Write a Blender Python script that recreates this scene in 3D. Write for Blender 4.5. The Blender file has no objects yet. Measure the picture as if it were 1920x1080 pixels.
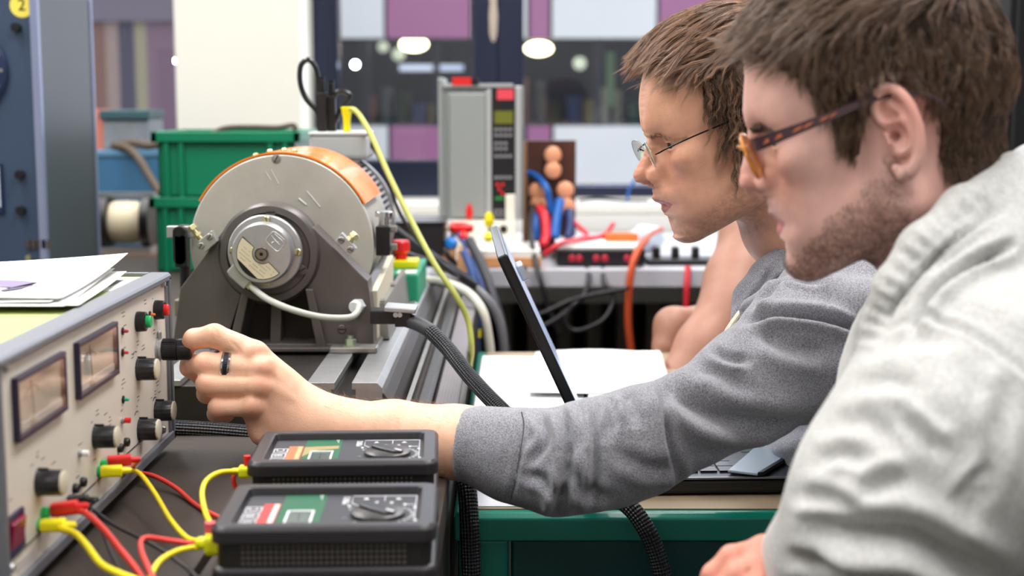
import bpy, math, random
import numpy as np
from mathutils import Vector, Matrix
random.seed(7); rng = np.random.default_rng(7)
scene = bpy.context.scene
C = scene.collection
# ---------------------------------------------------------------- camera
F_PX = 2667.0; CAM_Z = 1.16; PITCH = math.atan(350/F_PX)
cp, sp = math.cos(PITCH), math.sin(PITCH)
cam_d = bpy.data.cameras.new('camera'); cam = bpy.data.objects.new('camera', cam_d); C.objects.link(cam)
cam.location = (0, 0, CAM_Z); cam.rotation_euler = (math.pi/2 - PITCH, 0, 0)
cam_d.sensor_width = 36.0; cam_d.lens = F_PX/1920*36.0; cam_d.clip_start = 0.05; cam_d.clip_end = 200
cam_d.dof.use_dof = True; cam_d.dof.focus_distance = 1.5; cam_d.dof.aperture_fstop = 4.8
scene.camera = cam
# ---------------------------------------------------------------- world and exposure
w = bpy.data.worlds.new('world'); scene.world = w; w.use_nodes = True
bg = w.node_tree.nodes['Background']
sky = w.node_tree.nodes.new('ShaderNodeTexSky'); sky.sky_type = 'HOSEK_WILKIE'; sky.turbidity = 6.0
sky.sun_direction = (0.3, -0.4, 0.85); sky.ground_albedo = 0.4
mixw = w.node_tree.nodes.new('ShaderNodeMixRGB'); mixw.inputs[0].default_value = 0.8
w.node_tree.links.new(sky.outputs[0], mixw.inputs[1]); mixw.inputs[2].default_value = (0.93, 0.96, 1.0, 1)
w.node_tree.links.new(mixw.outputs[0], bg.inputs[0]); bg.inputs[1].default_value = 1.6
scene.view_settings.view_transform = 'Standard'; scene.view_settings.look = 'None'
scene.view_settings.gamma = 1.0; scene.view_settings.use_curve_mapping = False
scene.view_settings.exposure = 0.2
cy = scene.cycles
cy.use_denoising = True; cy.max_bounces = 7; cy.diffuse_bounces = 3; cy.glossy_bounces = 3
cy.transmission_bounces = 6; cy.transparent_max_bounces = 10; cy.caustics_reflective = False; cy.caustics_refractive = False
cy.sample_clamp_indirect = 4.0
def area_lamp(x, y, z, sx, sy, power, col=(1, 0.98, 0.96), rot=(0, 0, 0)):
    d = bpy.data.lights.new('ceiling_and_fill_light', 'AREA'); d.shape = 'RECTANGLE'; d.size = sx; d.size_y = sy
    d.energy = power; d.color = col
    o = bpy.data.objects.new('ceiling_and_fill_light', d); C.objects.link(o); o.location = (x, y, z); o.rotation_euler = rot
    return o
CEIL_Z = 3.0
LAMPS = [(-1.3, 0.2), (0.5, 0.2), (-1.3, 1.9), (0.5, 1.9), (-1.3, 3.5), (0.7, 3.5), (2.2, 1.0), (-2.6, 1.0), (-0.4, -1.2), (1.6, -1.2)]
for lx, ly in LAMPS:
    area_lamp(lx, ly, CEIL_Z-0.09, 0.5, 1.3, 9 if ly < 0 else (38 if ly < 2.5 and ly > 1.5 else (30 if ly > 2.5 else 26)))  # the unseen pair behind the camera is added as dim fill
# daylight coming in through the row of windows
area_lamp(0.3, 4.16, 1.75, 2.4, 1.6, 16, (0.82, 0.9, 1.0), (-math.pi/2, 0, 0)).data.cycles.is_caustics_light = False
# ---------------------------------------------------------------- pixel helpers
def ray(px, py):
    a = (px-960)/F_PX; b = (540-py)/F_PX
    return np.array([a, cp+b*sp, -sp+b*cp])
def at(px, py, Y):
    r = ray(px, py); k = Y/r[1]; return np.array([r[0]*k, Y, CAM_Z+r[2]*k])
def atz(px, py, z):
    r = ray(px, py); k = (z-CAM_Z)/r[2]; return np.array([r[0]*k, r[1]*k, z])
def atx(px, py, x):
    r = ray(px, py); k = x/r[0]; return np.array([x, r[1]*k, CAM_Z+r[2]*k])
def proj(P):
    P = np.asarray(P, float); z = P[..., 2]-CAM_Z; y = P[..., 1]
    d = y*cp-z*sp; u = y*sp+z*cp
    return 960+F_PX*P[..., 0]/d, 540-F_PX*u/d
# ---------------------------------------------------------------- materials
def lin(c):
    if max(c) > 1.001: c = [v/255.0 for v in c]
    return tuple(v/12.92 if v <= 0.04045 else ((v+0.055)/1.055)**2.4 for v in c[:3])
MATS = {}
def M(name, col, rough=0.5, metal=0.0, spec=0.5, noise=0.0, nscale=30.0, bump=0.0, bscale=200.0, emit=0.0, trans=0.0, alpha=1.0, coat=0.0, ior=1.45, sss=0.0, sheen=0.0):
    if name in MATS: return MATS[name]
    m = bpy.data.materials.new(name); m.use_nodes = True; nt = m.node_tree
    b = nt.nodes['Principled BSDF']; c = (*lin(col), 1)
    b.inputs['Base Color'].default_value = c; b.inputs['Roughness'].default_value = rough
    b.inputs['Metallic'].default_value = metal; b.inputs['Specular IOR Level'].default_value = spec
    b.inputs['IOR'].default_value = ior
    b.inputs['Transmission Weight'].default_value = trans; b.inputs['Alpha'].default_value = alpha
    b.inputs['Coat Weight'].default_value = coat
    b.inputs['Sheen Weight'].default_value = sheen
    if sss:
        b.inputs['Subsurface Weight'].default_value = sss; b.inputs['Subsurface Radius'].default_value = (1, .35, .2); b.inputs['Subsurface Scale'].default_value = 0.006
    if emit: b.inputs['Emission Color'].default_value = c; b.inputs['Emission Strength'].default_value = emit
    tc = nt.nodes.new('ShaderNodeTexCoord')
    if noise:
        n = nt.nodes.new('ShaderNodeTexNoise'); n.inputs['Scale'].default_value = nscale; n.inputs['Detail'].default_value = 4
        nt.links.new(tc.outputs['Object'], n.inputs['Vector'])
        r = nt.nodes.new('ShaderNodeMapRange'); r.inputs[1].default_value = .3; r.inputs[2].default_value = .7
        r.inputs[3].default_value = 1-noise; r.inputs[4].default_value = 1+noise
        nt.links.new(n.outputs['Fac'], r.inputs[0])
        mx = nt.nodes.new('ShaderNodeVectorMath'); mx.operation = 'SCALE'; mx.inputs[0].default_value = c[:3]
        nt.links.new(r.outputs[0], mx.inputs['Scale']); nt.links.new(mx.outputs[0], b.inputs['Base Color'])
    if bump:
        n = nt.nodes.new('ShaderNodeTexNoise'); n.inputs['Scale'].default_value = bscale; n.inputs['Detail'].default_value = 3
        nt.links.new(tc.outputs['Object'], n.inputs['Vector'])
        bp = nt.nodes.new('ShaderNodeBump'); bp.inputs['Strength'].default_value = bump; bp.inputs['Distance'].default_value = 0.001
        nt.links.new(n.outputs['Fac'], bp.inputs['Height']); nt.links.new(bp.outputs[0], b.inputs['Normal'])
    MATS[name] = m; return m
def clear_glass(name, tint=(1, 1, 1), refl=.06, rough=.02):
    m = bpy.data.materials.new(name); m.use_nodes = True; nt = m.node_tree; nt.nodes.clear()
    o = nt.nodes.new('ShaderNodeOutputMaterial'); t = nt.nodes.new('ShaderNodeBsdfTransparent'); t.inputs[0].default_value = (*tint, 1)
    g = nt.nodes.new('ShaderNodeBsdfGlossy'); g.inputs['Roughness'].default_value = rough
    f = nt.nodes.new('ShaderNodeLayerWeight'); f.inputs[0].default_value = .12
    r = nt.nodes.new('ShaderNodeMapRange'); r.inputs[3].default_value = refl; r.inputs[4].default_value = .75
    mx = nt.nodes.new('ShaderNodeMixShader'); nt.links.new(f.outputs['Facing'], r.inputs[0]); nt.links.new(r.outputs[0], mx.inputs[0])
    nt.links.new(t.outputs[0], mx.inputs[1]); nt.links.new(g.outputs[0], mx.inputs[2]); nt.links.new(mx.outputs[0], o.inputs[0])
    return m
# ---------------------------------------------------------------- shapes: (verts, faces)
def rotm(rx=0, ry=0, rz=0):
    from mathutils import Euler
    return np.array(Euler((rx, ry, rz)).to_matrix())
def T(s, loc=(0, 0, 0), rot=(0, 0, 0), sc=(1, 1, 1), R=None):
    V = s[0]*np.array(sc, float); R = rotm(*rot) if R is None else R
    return (V@R.T+np.array(loc, float), s[1])
def J(*ss):
    Vs = []; Fs = []; n = 0
    for s in ss:
        Vs.append(s[0]); Fs += [tuple(i+n for i in f) for f in s[1]]; n += len(s[0])
    return (np.vstack(Vs), Fs)
def box(x0, x1, y0, y1, z0, z1):
    V = np.array([(x, y, z) for x in (x0, x1) for y in (y0, y1) for z in (z0, z1)], float)
    return (V, [(0, 1, 3, 2), (4, 6, 7, 5), (0, 4, 5, 1), (2, 3, 7, 6), (0, 2, 6, 4), (1, 5, 7, 3)])
def cbox(c, s, rot=(0, 0, 0)):
    return T(box(-s[0]/2, s[0]/2, -s[1]/2, s[1]/2, -s[2]/2, s[2]/2), c, rot)
def lathe(prof, n=32, cap=True):          # profile of (r, z) about z
    V = []; F = []
    for r, z in prof:
        for i in range(n):
            a = 2*math.pi*i/n; V.append((r*math.cos(a), r*math.sin(a), z))
    for k in range(len(prof)-1):
        for i in range(n):
            j = (i+1) % n; F.append((k*n+i, k*n+j, (k+1)*n+j, (k+1)*n+i))
    if cap:
        F.append(tuple(range(n))[::-1]); F.append(tuple((len(prof)-1)*n+i for i in range(n)))
    return (np.array(V, float), F)
AX = {'x': (0, math.pi/2, 0), '-x': (0, -math.pi/2, 0), 'y': (-math.pi/2, 0, 0), '-y': (math.pi/2, 0, 0), 'z': (0, 0, 0), '-z': (math.pi, 0, 0)}
def cyl(r, h, n=28, axis='z', loc=(0, 0, 0), r2=None, ch=0.0):
    r2 = r if r2 is None else r2
    p = [(r, 0), (r2, h)] if not ch else [(r-ch, 0), (r, ch), (r2, h-ch), (r2-ch, h)]
    return T(lathe(p, n), loc, AX[axis])
def ball(r, loc=(0, 0, 0), n=20, sc=(1, 1, 1)):
    m = n//2; p = [(max(1e-5, r*math.sin(math.pi*k/m)), -r*math.cos(math.pi*k/m)) for k in range(m+1)]
    return T(lathe(p, n), loc, (0, 0, 0), sc)
def prism(poly, h, axis='z', loc=(0, 0, 0)):   # polygon in local xy, extruded along local z
    n = len(poly); V = [(x, y, 0) for x, y in poly]+[(x, y, h) for x, y in poly]
    F = [tuple(range(n))[::-1], tuple(range(n, 2*n))]+[(i, (i+1) % n, n+(i+1) % n, n+i) for i in range(n)]
    return T((np.array(V, float), F), loc, AX[axis])
def prism_xz(poly, y0, y1):                # polygon (x,z) extruded in y
    n = len(poly); V = [(x, y0, z) for x, z in poly]+[(x, y1, z) for x, z in poly]
    return (np.array(V, float), [tuple(range(n)), tuple(range(n, 2*n))[::-1]]+[(i, n+i, n+(i+1) % n, (i+1) % n) for i in range(n)])
def prism_yz(poly, x0, x1):
    n = len(poly); V = [(x0, y, z) for y, z in poly]+[(x1, y, z) for y, z in poly]
    return (np.array(V, float), [tuple(range(n)), tuple(range(n, 2*n))[::-1]]+[(i, n+i, n+(i+1) % n, (i+1) % n) for i in range(n)])
def rrect(w, h, r, k=6):
    P = []
    for cx, cy, a0 in ((w/2-r, h/2-r, 0), (-w/2+r, h/2-r, 90), (-w/2+r, -h/2+r, 180), (w/2-r, -h/2+r, 270)):
        for i in range(k+1):
            a = math.radians(a0+90*i/k); P.append((cx+r*math.cos(a), cy+r*math.sin(a)))
    return P
def spline(pts, n=10):
    P = np.array(pts, float); P = np.vstack([2*P[0]-P[1], P, 2*P[-1]-P[-2]]); out = []
    for i in range(1, len(P)-2):
        for t in np.linspace(0, 1, n, endpoint=False):
            a, b, c, d = P[i-1], P[i], P[i+1], P[i+2]
            out.append(0.5*((2*b)+(-a+c)*t+(2*a-5*b+4*c-d)*t*t+(-a+3*b-3*c+d)*t**3))
    out.append(P[-2]); return np.array(out)
def tube(path, r, n=10, smooth=8):
    P = spline(path, smooth) if smooth else np.array(path, float)
    R = np.full(len(P), r) if np.isscalar(r) else np.interp(np.linspace(0, 1, len(P)), np.linspace(0, 1, len(r)), r)
    t = np.gradient(P, axis=0); t /= np.linalg.norm(t, axis=1)[:, None]+1e-12
    nrm = np.cross(t[0], (0, 0, 1)); 
    if np.linalg.norm(nrm) < .1: nrm = np.cross(t[0], (0, 1, 0))
    nrm /= np.linalg.norm(nrm); V = []
    for i in range(len(P)):
        nrm = nrm-t[i]*nrm.dot(t[i]); nrm /= np.linalg.norm(nrm); b = np.cross(t[i], nrm)
        for k in range(n):
            a = 2*math.pi*k/n; V.append(P[i]+R[i]*(math.cos(a)*nrm+math.sin(a)*b))
    F = [(i*n+k, i*n+(k+1) % n, (i+1)*n+(k+1) % n, (i+1)*n+k) for i in range(len(P)-1) for k in range(n)]
    F.append(tuple(range(n))[::-1]); F.append(tuple((len(P)-1)*n+i for i in range(n)))
    L = np.concatenate([[0], np.cumsum(np.linalg.norm(np.diff(P, axis=0), axis=1))])
    tube.uv = (L, n)
    return (np.array(V), F)
def tube_uv(o, L, n):                       # u along the length in metres, v once round
    uv = o.data.uv_layers.new(name='uv'); k = 0
    d = uv.data
    for p in o.data.polygons:
        if p.loop_total == 4:
            i, q = divmod(p.index, n)
            if i < len(L)-1:
                for li, (a, b) in zip(p.loop_indices, ((0, 0), (0, 1), (1, 1), (1, 0))):
                    d[li].uv = (L[i+a], (q+b)/n)
def grid(f, nu, nv):                        # f(u,v)->xyz
    V = [f(i/(nu-1), j/(nv-1)) for i in range(nu) for j in range(nv)]
    F = [(i*nv+j, (i+1)*nv+j, (i+1)*nv+j+1, i*nv+j+1) for i in range(nu-1) for j in range(nv-1)]
    return (np.array(V, float), F)
# ---------------------------------------------------------------- objects
def mesh(name, s, mat, parent=None, smooth=False, bevel=0.0, seg=2, solid=0.0, angle=35, kind=None, label=None):
    me = bpy.data.meshes.new(name); me.from_pydata([tuple(v) for v in s[0].tolist()], [], [tuple(int(i) for i in f) for f in s[1]])
    me.materials.append(mat)
    if smooth: me.polygons.foreach_set('use_smooth', [True]*len(me.polygons))
    me.update()
    if smooth and angle < 180:
        try: me.set_sharp_from_angle(angle=math.radians(angle))
        except Exception: pass
    o = bpy.data.objects.new(name, me); C.objects.link(o)
    if solid:
        md = o.modifiers.new('solid', 'SOLIDIFY'); md.thickness = solid; md.offset = 0
    if bevel:
        md = o.modifiers.new('bevel', 'BEVEL'); md.width = bevel; md.segments = seg; md.limit_method = 'ANGLE'; md.angle_limit = math.radians(40)
        md.harden_normals = False
    if parent is not None: par(o, parent)
    if kind: o['kind'] = kind
    if label: o['label'] = label
    return o
def par(o, p):
    o.parent = p; o.matrix_parent_inverse = MW(p).inverted()
def MW(p):
    m = Matrix.Translation(p.location) @ p.rotation_euler.to_matrix().to_4x4()
    return MW(p.parent) @ p.matrix_parent_inverse @ m if p.parent else m
def tag(o, label, cat, group=None, kind=None):
    o['label'] = label; o['category'] = cat
    if group: o['group'] = group
    if kind: o['kind'] = kind
    return o
def thing(name, label, cat, loc=(0, 0, 0), group=None):
    o = bpy.data.objects.new(name, None); C.objects.link(o); o.location = tuple(float(v) for v in loc); o.empty_display_size = .05
    return tag(o, label, cat, group)
def struct(name, s, mat, **k):
    o = mesh(name, s, mat, **k); o['kind'] = 'structure'; return o
def dup(root, loc=None, rotz=None, label=None, group=None):
    r = root.copy(); C.objects.link(r)
    if loc is not None: r.location = tuple(float(v) for v in loc)
    if rotz is not None: r.rotation_euler = (0, 0, rotz)
    if label: r['label'] = label
    if group: r['group'] = group
    for ch in list(root.children):
        c = ch.copy(); C.objects.link(c); c.parent = r; c.matrix_parent_inverse = ch.matrix_parent_inverse
        for g in list(ch.children):
            d = g.copy(); C.objects.link(d); d.parent = c; d.matrix_parent_inverse = g.matrix_parent_inverse
    return r
def text_shape(txt, size, loc, R, depth=0.0002, align='CENTER'):
    cu = bpy.data.curves.new('t', 'FONT'); cu.body = txt; cu.size = size; cu.extrude = depth; cu.align_x = align; cu.align_y = 'CENTER'
    o = bpy.data.objects.new('t', cu); me = bpy.data.meshes.new_from_object(o)
    V = np.array([v.co for v in me.vertices]).reshape(-1, 3); F = [tuple(p.vertices) for p in me.polygons]
    bpy.data.objects.remove(o); bpy.data.curves.remove(cu); bpy.data.meshes.remove(me)
    return (V@np.array(R).T+np.array(loc), F)
# ================================================================ ROOM SHELL
m_wall = M('wall_paint', (222, 221, 214), .8, noise=.02, nscale=3)
m_pillar = M('pillar_paint', (224, 222, 212), .7, noise=.015, nscale=4)
m_ceil = M('ceiling_paint', (235, 234, 228), .9, noise=.02)
m_floor = M('floor_lino', (70, 66, 62), .5, noise=.12, nscale=8)
m_frame = M('window_aluminium', (52, 57, 78), .26, .7, bump=.05)
m_glass = clear_glass('window_glass', (.97, .98, 1), .03)
m_sill = M('sill_white', (214, 212, 206), .45)
RX0, RX1, RY0, RY1 = -3.6, 3.6, -2.4, 4.5
struct('floor', box(RX0, RX1, RY0, RY1, -.05, 0), m_floor)
struct('ceiling', box(RX0, RX1, RY0, RY1, CEIL_Z, CEIL_Z+.05), m_ceil)
struct('wall_left', box(RX0-.1, RX0, RY0, RY1, 0, CEIL_Z), m_wall)
struct('wall_right', box(RX1, RX1+.1, RY0, RY1, 0, CEIL_Z), M('wall_dark_board', (60, 60, 66), .8))
struct('wall_front', box(RX0, RX1, RY0-.1, RY0, 0, CEIL_Z), m_wall)
struct('wall_back', J(box(RX0, RX1, RY1-.25, RY1, 0, .84), box(RX0, RX1, RY1-.25, RY1, 2.75, CEIL_Z), box(RX0, -1.9, RY1-.25, RY1, .84, 2.75), box(2.1, RX1, RY1-.25, RY1, .84, 2.75)), m_wall)
struct('trim_1', box(-.942, -.59, 4.02, 4.3, 0, CEIL_Z), m_pillar, bevel=.006)   # broad pale pillar
struct('trim_2', box(-.59, 2.1, 3.98, 4.30, .845, .875), m_sill, bevel=.004)
struct('trim_3', box(-1.9, -1.0, 3.98, 4.30, .845, .875), m_sill, bevel=.004)
struct('trim_4', box(-.59, 2.1, 3.945, 3.975, .60, .845), m_sill)
def wframe(n, x0, x1, z0=.875, z1=2.75, tx=.06, tb=.12, y=4.3):
    struct(f'window_{n}', J(box(x0, x0+tx, y-.03, y+.06, z0, z1), box(x1-tx, x1, y-.03, y+.06, z0, z1), box(x0+tx, x1-tx, y-.03, y+.06, z0, z0+tb), box(x0+tx, x1-tx, y-.03, y+.06, z1-.1, z1)), m_frame, bevel=.004)
    g = mesh('glass_pane', box(x0+tx, x1-tx, y+.01, y+.016, z0+tb, z1-.1), m_glass); g['kind'] = 'structure'
wframe(1, -1.9, -.942, tb=.05, tx=.05)
wframe(2, -.59, -.041, tx=.075, tb=.11)
wframe(3, -.041, 2.1, tx=.075, tb=.035)
# ---- the opposite building seen through the windows
FY = 13.0
m_pw = M('facade_white', (236, 238, 238), .6, noise=.03, nscale=.6); m_pp = M('facade_purple', (172, 112, 152), .6, noise=.05, nscale=.7)
m_pd = M('facade_dark', (34, 38, 50), .4); m_pg = M('facade_grey', (120, 134, 152), .6)
def FX(px): return (px-960)/F_PX*FY
def FZ(py): return float(at(960, py, FY)[2])
b = thing('office_building', 'opposite building clad in white and purple panels, beyond the window panes', 'building', (0, FY, 0))
up = [(130, 172, m_pp), (172, 300, m_pw), (300, 420, m_pp), (420, 640, m_pw), (640, 727, m_pw), (727, 885, m_pp), (885, 990, m_pw), (990, 1031, m_pp), (1031, 1228, m_pw), (1228, 1420, m_pp), (1420, 1600, m_pw), (1600, 1760, m_pp), (1760, 1990, m_pw)]
for x0, x1, mm in up:
    mesh('cladding_panel', box(FX(x0)+.015, FX(x1)-.015, FY-.06, FY, FZ(72), FZ(-330)), mm, b)
lo = [(60, 640, m_pp), (640, 732, m_pw), (732, 830, m_pp), (830, 985, m_pg), (985, 1035, m_pp), (1035, 1430, m_pw), (1430, 1990, m_pp)]
for x0, x1, mm in lo:
    mesh('cladding_panel', box(FX(x0)+.015, FX(x1)-.015, FY-.06, FY, FZ(372), FZ(236)), mm, b)
mesh('wall', J(box(FX(-400), FX(2300), FY, FY+.2, -2, FZ(234)), box(FX(-400), FX(2300), FY, FY+.2, FZ(74), 5), box(FX(-400), FX(2300), FY+3.5, FY+3.7, -2, 5), box(FX(-400), FX(2300), FY+.2, FY+3.5, FZ(236)-.1, FZ(236))), m_pd, b)
for x in (560, 690, 820, 975, 1120, 1240, 1360, 1480, 1600):
    mesh('mullion', box(FX(x)-.03, FX(x)+.03, FY-.02, FY+.04, FZ(234), FZ(74)), m_pd, b)
# the hall behind its ribbon window: lamps and coloured racks
m_lit = M('hall_lamp', (255, 240, 190), .5, emit=9.0)
m_spot = M('hall_spot', (205, 215, 190), .5, emit=.7)
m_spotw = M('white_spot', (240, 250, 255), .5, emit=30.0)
hl = thing('pendant_lamp', 'round warm pendant lamp glowing behind the central post of the window', 'lamp', at(776, 83, FY+.6))
mesh('lamp_shade', T(ball(.13, (0, 0, 0), 20, (1, 1, .5)), at(776, 83, FY+.6)), m_lit, hl, smooth=True)
mesh('rod', T(box(-.01, .01, -.01, .01, .05, .8), at(776, 83, FY+.6)), m_pd, hl)
h2 = dup(hl, at(1010, 91, FY+.6), label='round warm pendant lamp glowing right of the central window post')
hl['label'] = 'round warm pendant lamp glowing left of the central window post'
for i, (x, y, rr, lab) in enumerate([(718, 88, .05, 'small dim round lamp beyond the window, farthest from the window post'), (747, 102, .06, 'small dim round lamp just below the left pendant lamp'), (1087, 119, .06, 'small dim round lamp beyond the window, above the grey student')]):
    tag(mesh('hall_lamp', T(ball(rr, (0, 0, 0), 16, (1, .6, 1)), at(x, y, FY+.5)), m_spot, smooth=True), lab, 'lamp', 'small lamps beyond the window')
for x, y, yy, lab in [(334, 114, 4.262, 'bright white reflection spot beside the left edge of the pillar'), (666, 121, 4.30, 'bright white reflection spot beside the dark window frame')]:
    tag(mesh('reflection_spot', T(ball(.012, (0, 0, 0), 16), at(x, y, yy)), m_spotw, smooth=True), lab, 'lamp', 'white reflection spots at the window')  # glowing balls added to imitate light reflected in the window glass
for (x0, x1, y0, y1, c, e) in [(735, 862, 116, 128, (190, 205, 235), .6), (1150, 1165, 90, 200, (120, 150, 120), 0)]:
    tag(mesh('light_strip', box(FX(x0), FX(x1), FY+1.0, FY+1.1, FZ(y1), FZ(y0)), M('strip_%d' % x0, c, .5, emit=e)), 'pale blue light strip in the hall beyond the left window' if x0 == 735 else 'pale green post in the hall beyond the right window', 'lamp' if x0 == 735 else 'post')
cols = [(92, 98, 104), (120, 110, 84), (60, 92, 84), (126, 92, 92), (70, 82, 120), (132, 132, 120), (84, 60, 54), (56, 68, 60), (150, 150, 140), (60, 64, 80)]
for i, x in enumerate(range(660, 1460, 32)):
    hgt = random.uniform(40, 96); c = cols[(i*7+3) % 10]
    x0, x1 = FX(x), FX(x+random.uniform(14, 30))
    z0 = FZ(238)
    mesh('storage_rack', box(x0, x1, FY+1.5, FY+1.9, z0, z0+hgt/F_PX*FY), M('rack_%d' % (i % 10), c, .6), b)
# the left window shows a brownish building end with drapes of colour
bl = thing('brick_building', 'brown and mauve building seen through the window beside the blue cabinet', 'building', (-3, 11, 0))
for x0, x1, c in [(60, 178, (128, 96, 88)), (178, 208, (122, 90, 82)), (208, 232, (150, 130, 124)), (232, 262, (70, 66, 86)), (262, 284, (150, 142, 118)), (284, 336, (120, 96, 112)), (336, 480, (150, 130, 140))]:
    k = 11/F_PX
    mesh('facade_strip', box((x0-960)*k, (x1-960)*k, 11, 11.3, -1.0, 1.16+(190-44)*k), M('bb_%d' % x0, c, .7), bl)
mesh('roof_band', box((60-960)*11/F_PX, (480-960)*11/F_PX, 10.95, 11.3, 1.16+(190-44)*11/F_PX, 1.16+(190+260)*11/F_PX), M('bb_roof', (112, 104, 118), .7), bl)
struct('ground', box(-20, 20, RY1+.2, 40, -3.0, -2.9), M('yard_asphalt', (90, 92, 96), .9, noise=.1, nscale=2))
area_lamp(-1.0, FY+1.8, 2.6, 6, 1.5, 60); area_lamp(4.5, FY+1.8, 2.6, 5, 1.5, 60)  # unseen area lights added to brighten the racks in the hall
# hanging chain with wooden handle at the window post
ch = thing('blind_pull', 'pale knotted blind pull hanging in front of the central window post', 'blind pull', at(925, 0, 4.1))
P0 = at(925, -60, 4.1); P1 = at(925, 78, 4.1)
mesh('cord', tube([P0, (P0+P1)/2+np.array([.002, 0, 0]), P1+np.array([0, 0, .12])], .003, 8), M('cord_beige', (190, 176, 160), .7), ch, smooth=True)
mesh('handle', T(lathe([(.004, -.11), (.010, -.09), (.012, -.04), (.009, 0), (.014, .03), (.016, .06), (.008, .075)], 14), P1+np.array([0, 0, .11])), M('pull_wood', (176, 160, 146), .5), ch, smooth=True)
# black mass at the upper right: an open cupboard behind the second student
cb = thing('dark_cupboard', 'tall black cupboard behind the student in the cream hoodie', 'cupboard', (1.6, 3.0, 0))
mesh('cupboard_body', box(1.0, 2.4, 2.9, 3.4, 0, 2.3), M('cupboard_black', (7, 7, 9), .9), cb, bevel=.005)
mesh('door', box(1.01, 1.7, 2.88, 2.9, .05, 2.25), M('cupboard_door', (9, 9, 11), .9), cb, bevel=.003)
mesh('door', box(1.72, 2.39, 2.88, 2.9, .05, 2.25), M('cupboard_door', (9, 9, 11), .9), cb, bevel=.003)
# ================================================================ BENCH WITH THE MACHINE BED
BZ = 0.80
m_bench = M('bench_brown', (56, 47, 41), .6, noise=.07, nscale=60, bump=.15, bscale=300)
m_benchd = M('bench_dark_edge', (42, 36, 32), .5)
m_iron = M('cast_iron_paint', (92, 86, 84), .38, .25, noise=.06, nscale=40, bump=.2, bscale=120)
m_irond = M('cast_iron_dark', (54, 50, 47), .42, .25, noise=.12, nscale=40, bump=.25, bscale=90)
m_steel = M('bright_steel', (176, 177, 178), .4, .75, noise=.07, nscale=60, bump=.12, bscale=260)
m_steelw = M('worn_steel', (150, 148, 144), .4, .6, noise=.12, nscale=50, bump=.2, bscale=160)
m_black = M('black_plastic', (22, 22, 24), .38, bump=.05)
m_blackm = M('black_matt', (30, 29, 30), .7)
m_brass = M('brass', (198, 190, 146), .32, .85)
m_alu = M('aluminium', (184, 184, 186), .36, .7, noise=.05, nscale=80, bump=.12, bscale=300)
m_cream = M('cream_paint', (224, 216, 200), .42, noise=.02, nscale=20)
m_white = M('white_plastic', (238, 238, 236), .4)
m_red = M('red_plastic', (214, 34, 34), .35)
m_green = M('green_plastic', (30, 176, 96), .35)
m_yellow = M('yellow_plastic', (240, 226, 20), .38)
bench = thing('workbench', 'long brown workbench carrying the power supply, the meters and the machine bed', 'workbench', (-1, 1.8, 0))
mesh('worktop', J(box(-1.7, -.247, .62, 3.34, BZ-.035, BZ), box(-.240, -.062, .62, 1.56, BZ-.035, BZ), box(-.247, -.062, 1.56, 2.78, BZ-.035, BZ), box(-.247, -.240, .62, 1.56, BZ-.035, BZ-.02)), m_bench, bench, bevel=.0015)
mesh('apron', box(-.075, -.064, .64, 2.76, BZ-.16, BZ-.035), m_benchd, bench)
for x, y in ((-1.6, .7), (-.12, .7), (-.12, 2.68), (-1.6, 3.2)):
    mesh('leg', box(x-.03, x+.03, y-.03, y+.03, 0, BZ-.035), m_irond, bench, bevel=.003)
# ---- machine bed with T slots
bed = thing('machine_bed', 'grey cast iron machine bed with bright slotted rails under the motor', 'machine bed', (-.3, 2.0, BZ))
BY0, BY1, BT = 1.555, 2.66, .850
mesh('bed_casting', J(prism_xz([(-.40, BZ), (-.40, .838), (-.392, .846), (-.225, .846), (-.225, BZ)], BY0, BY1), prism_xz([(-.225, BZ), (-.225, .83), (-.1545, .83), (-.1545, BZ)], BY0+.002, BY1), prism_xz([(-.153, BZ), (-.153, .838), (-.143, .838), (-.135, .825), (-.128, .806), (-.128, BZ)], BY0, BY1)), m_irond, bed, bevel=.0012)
for x0, x1, sgn in ((-.228, -.197, 1), (-.178, -.150, -1)):
    mesh('slotted_rail', prism_xz([(x0, .830), (x0, .8505), (x1, .8505), (x1, .842), (x1-sgn*.004 if sgn > 0 else x1, .842), (x1-sgn*.004 if sgn > 0 else x1, .830)] if sgn > 0 else [(x0, .842), (x0, .8505), (x1, .8505), (x1+.006, .844), (x1+.006, .830), (x0+.004, .830), (x0+.004, .842)], BY0-.003, BY1), m_steel, bed, bevel=.0008)
mesh('slotted_rail', prism_xz([(-.398, .846), (-.398, .853), (-.368, .853), (-.368, .846)], BY0-.003, BY1), m_steel, bed, bevel=.0008)
mesh('edge_strip', box(-.1245, -.119, BY0, BY1, .8, .812), m_steelw, bed)
mesh('side_rail', prism_xz([(-.112, BZ), (-.112, .812), (-.108, .816), (-.098, .816), (-.094, .812), (-.094, BZ)], 1.6, 2.74), m_irond, bed, bevel=.001)
dct = thing('cable_duct', 'grey speckled cable duct running along the edge of the workbench', 'cable duct', (-.075, 2.1, BZ))
md = M('duct_grey', (128, 122, 126), .6)
nt = md.node_tree; tc = nt.nodes['Texture Coordinate'] if 'Texture Coordinate' in nt.nodes else nt.nodes.new('ShaderNodeTexCoord')
vo = nt.nodes.new('ShaderNodeTexVoronoi'); vo.inputs['Scale'].default_value = 260; vo.inputs['Randomness'].default_value = 0
cr = nt.nodes.new('ShaderNodeMapRange'); cr.inputs[1].default_value = .2; cr.inputs[2].default_value = .35; cr.inputs[3].default_value = .55; cr.inputs[4].default_value = 1
sc_ = nt.nodes.new('ShaderNodeVectorMath'); sc_.operation = 'SCALE'; sc_.inputs[0].default_value = lin((128, 122, 126))
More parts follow.
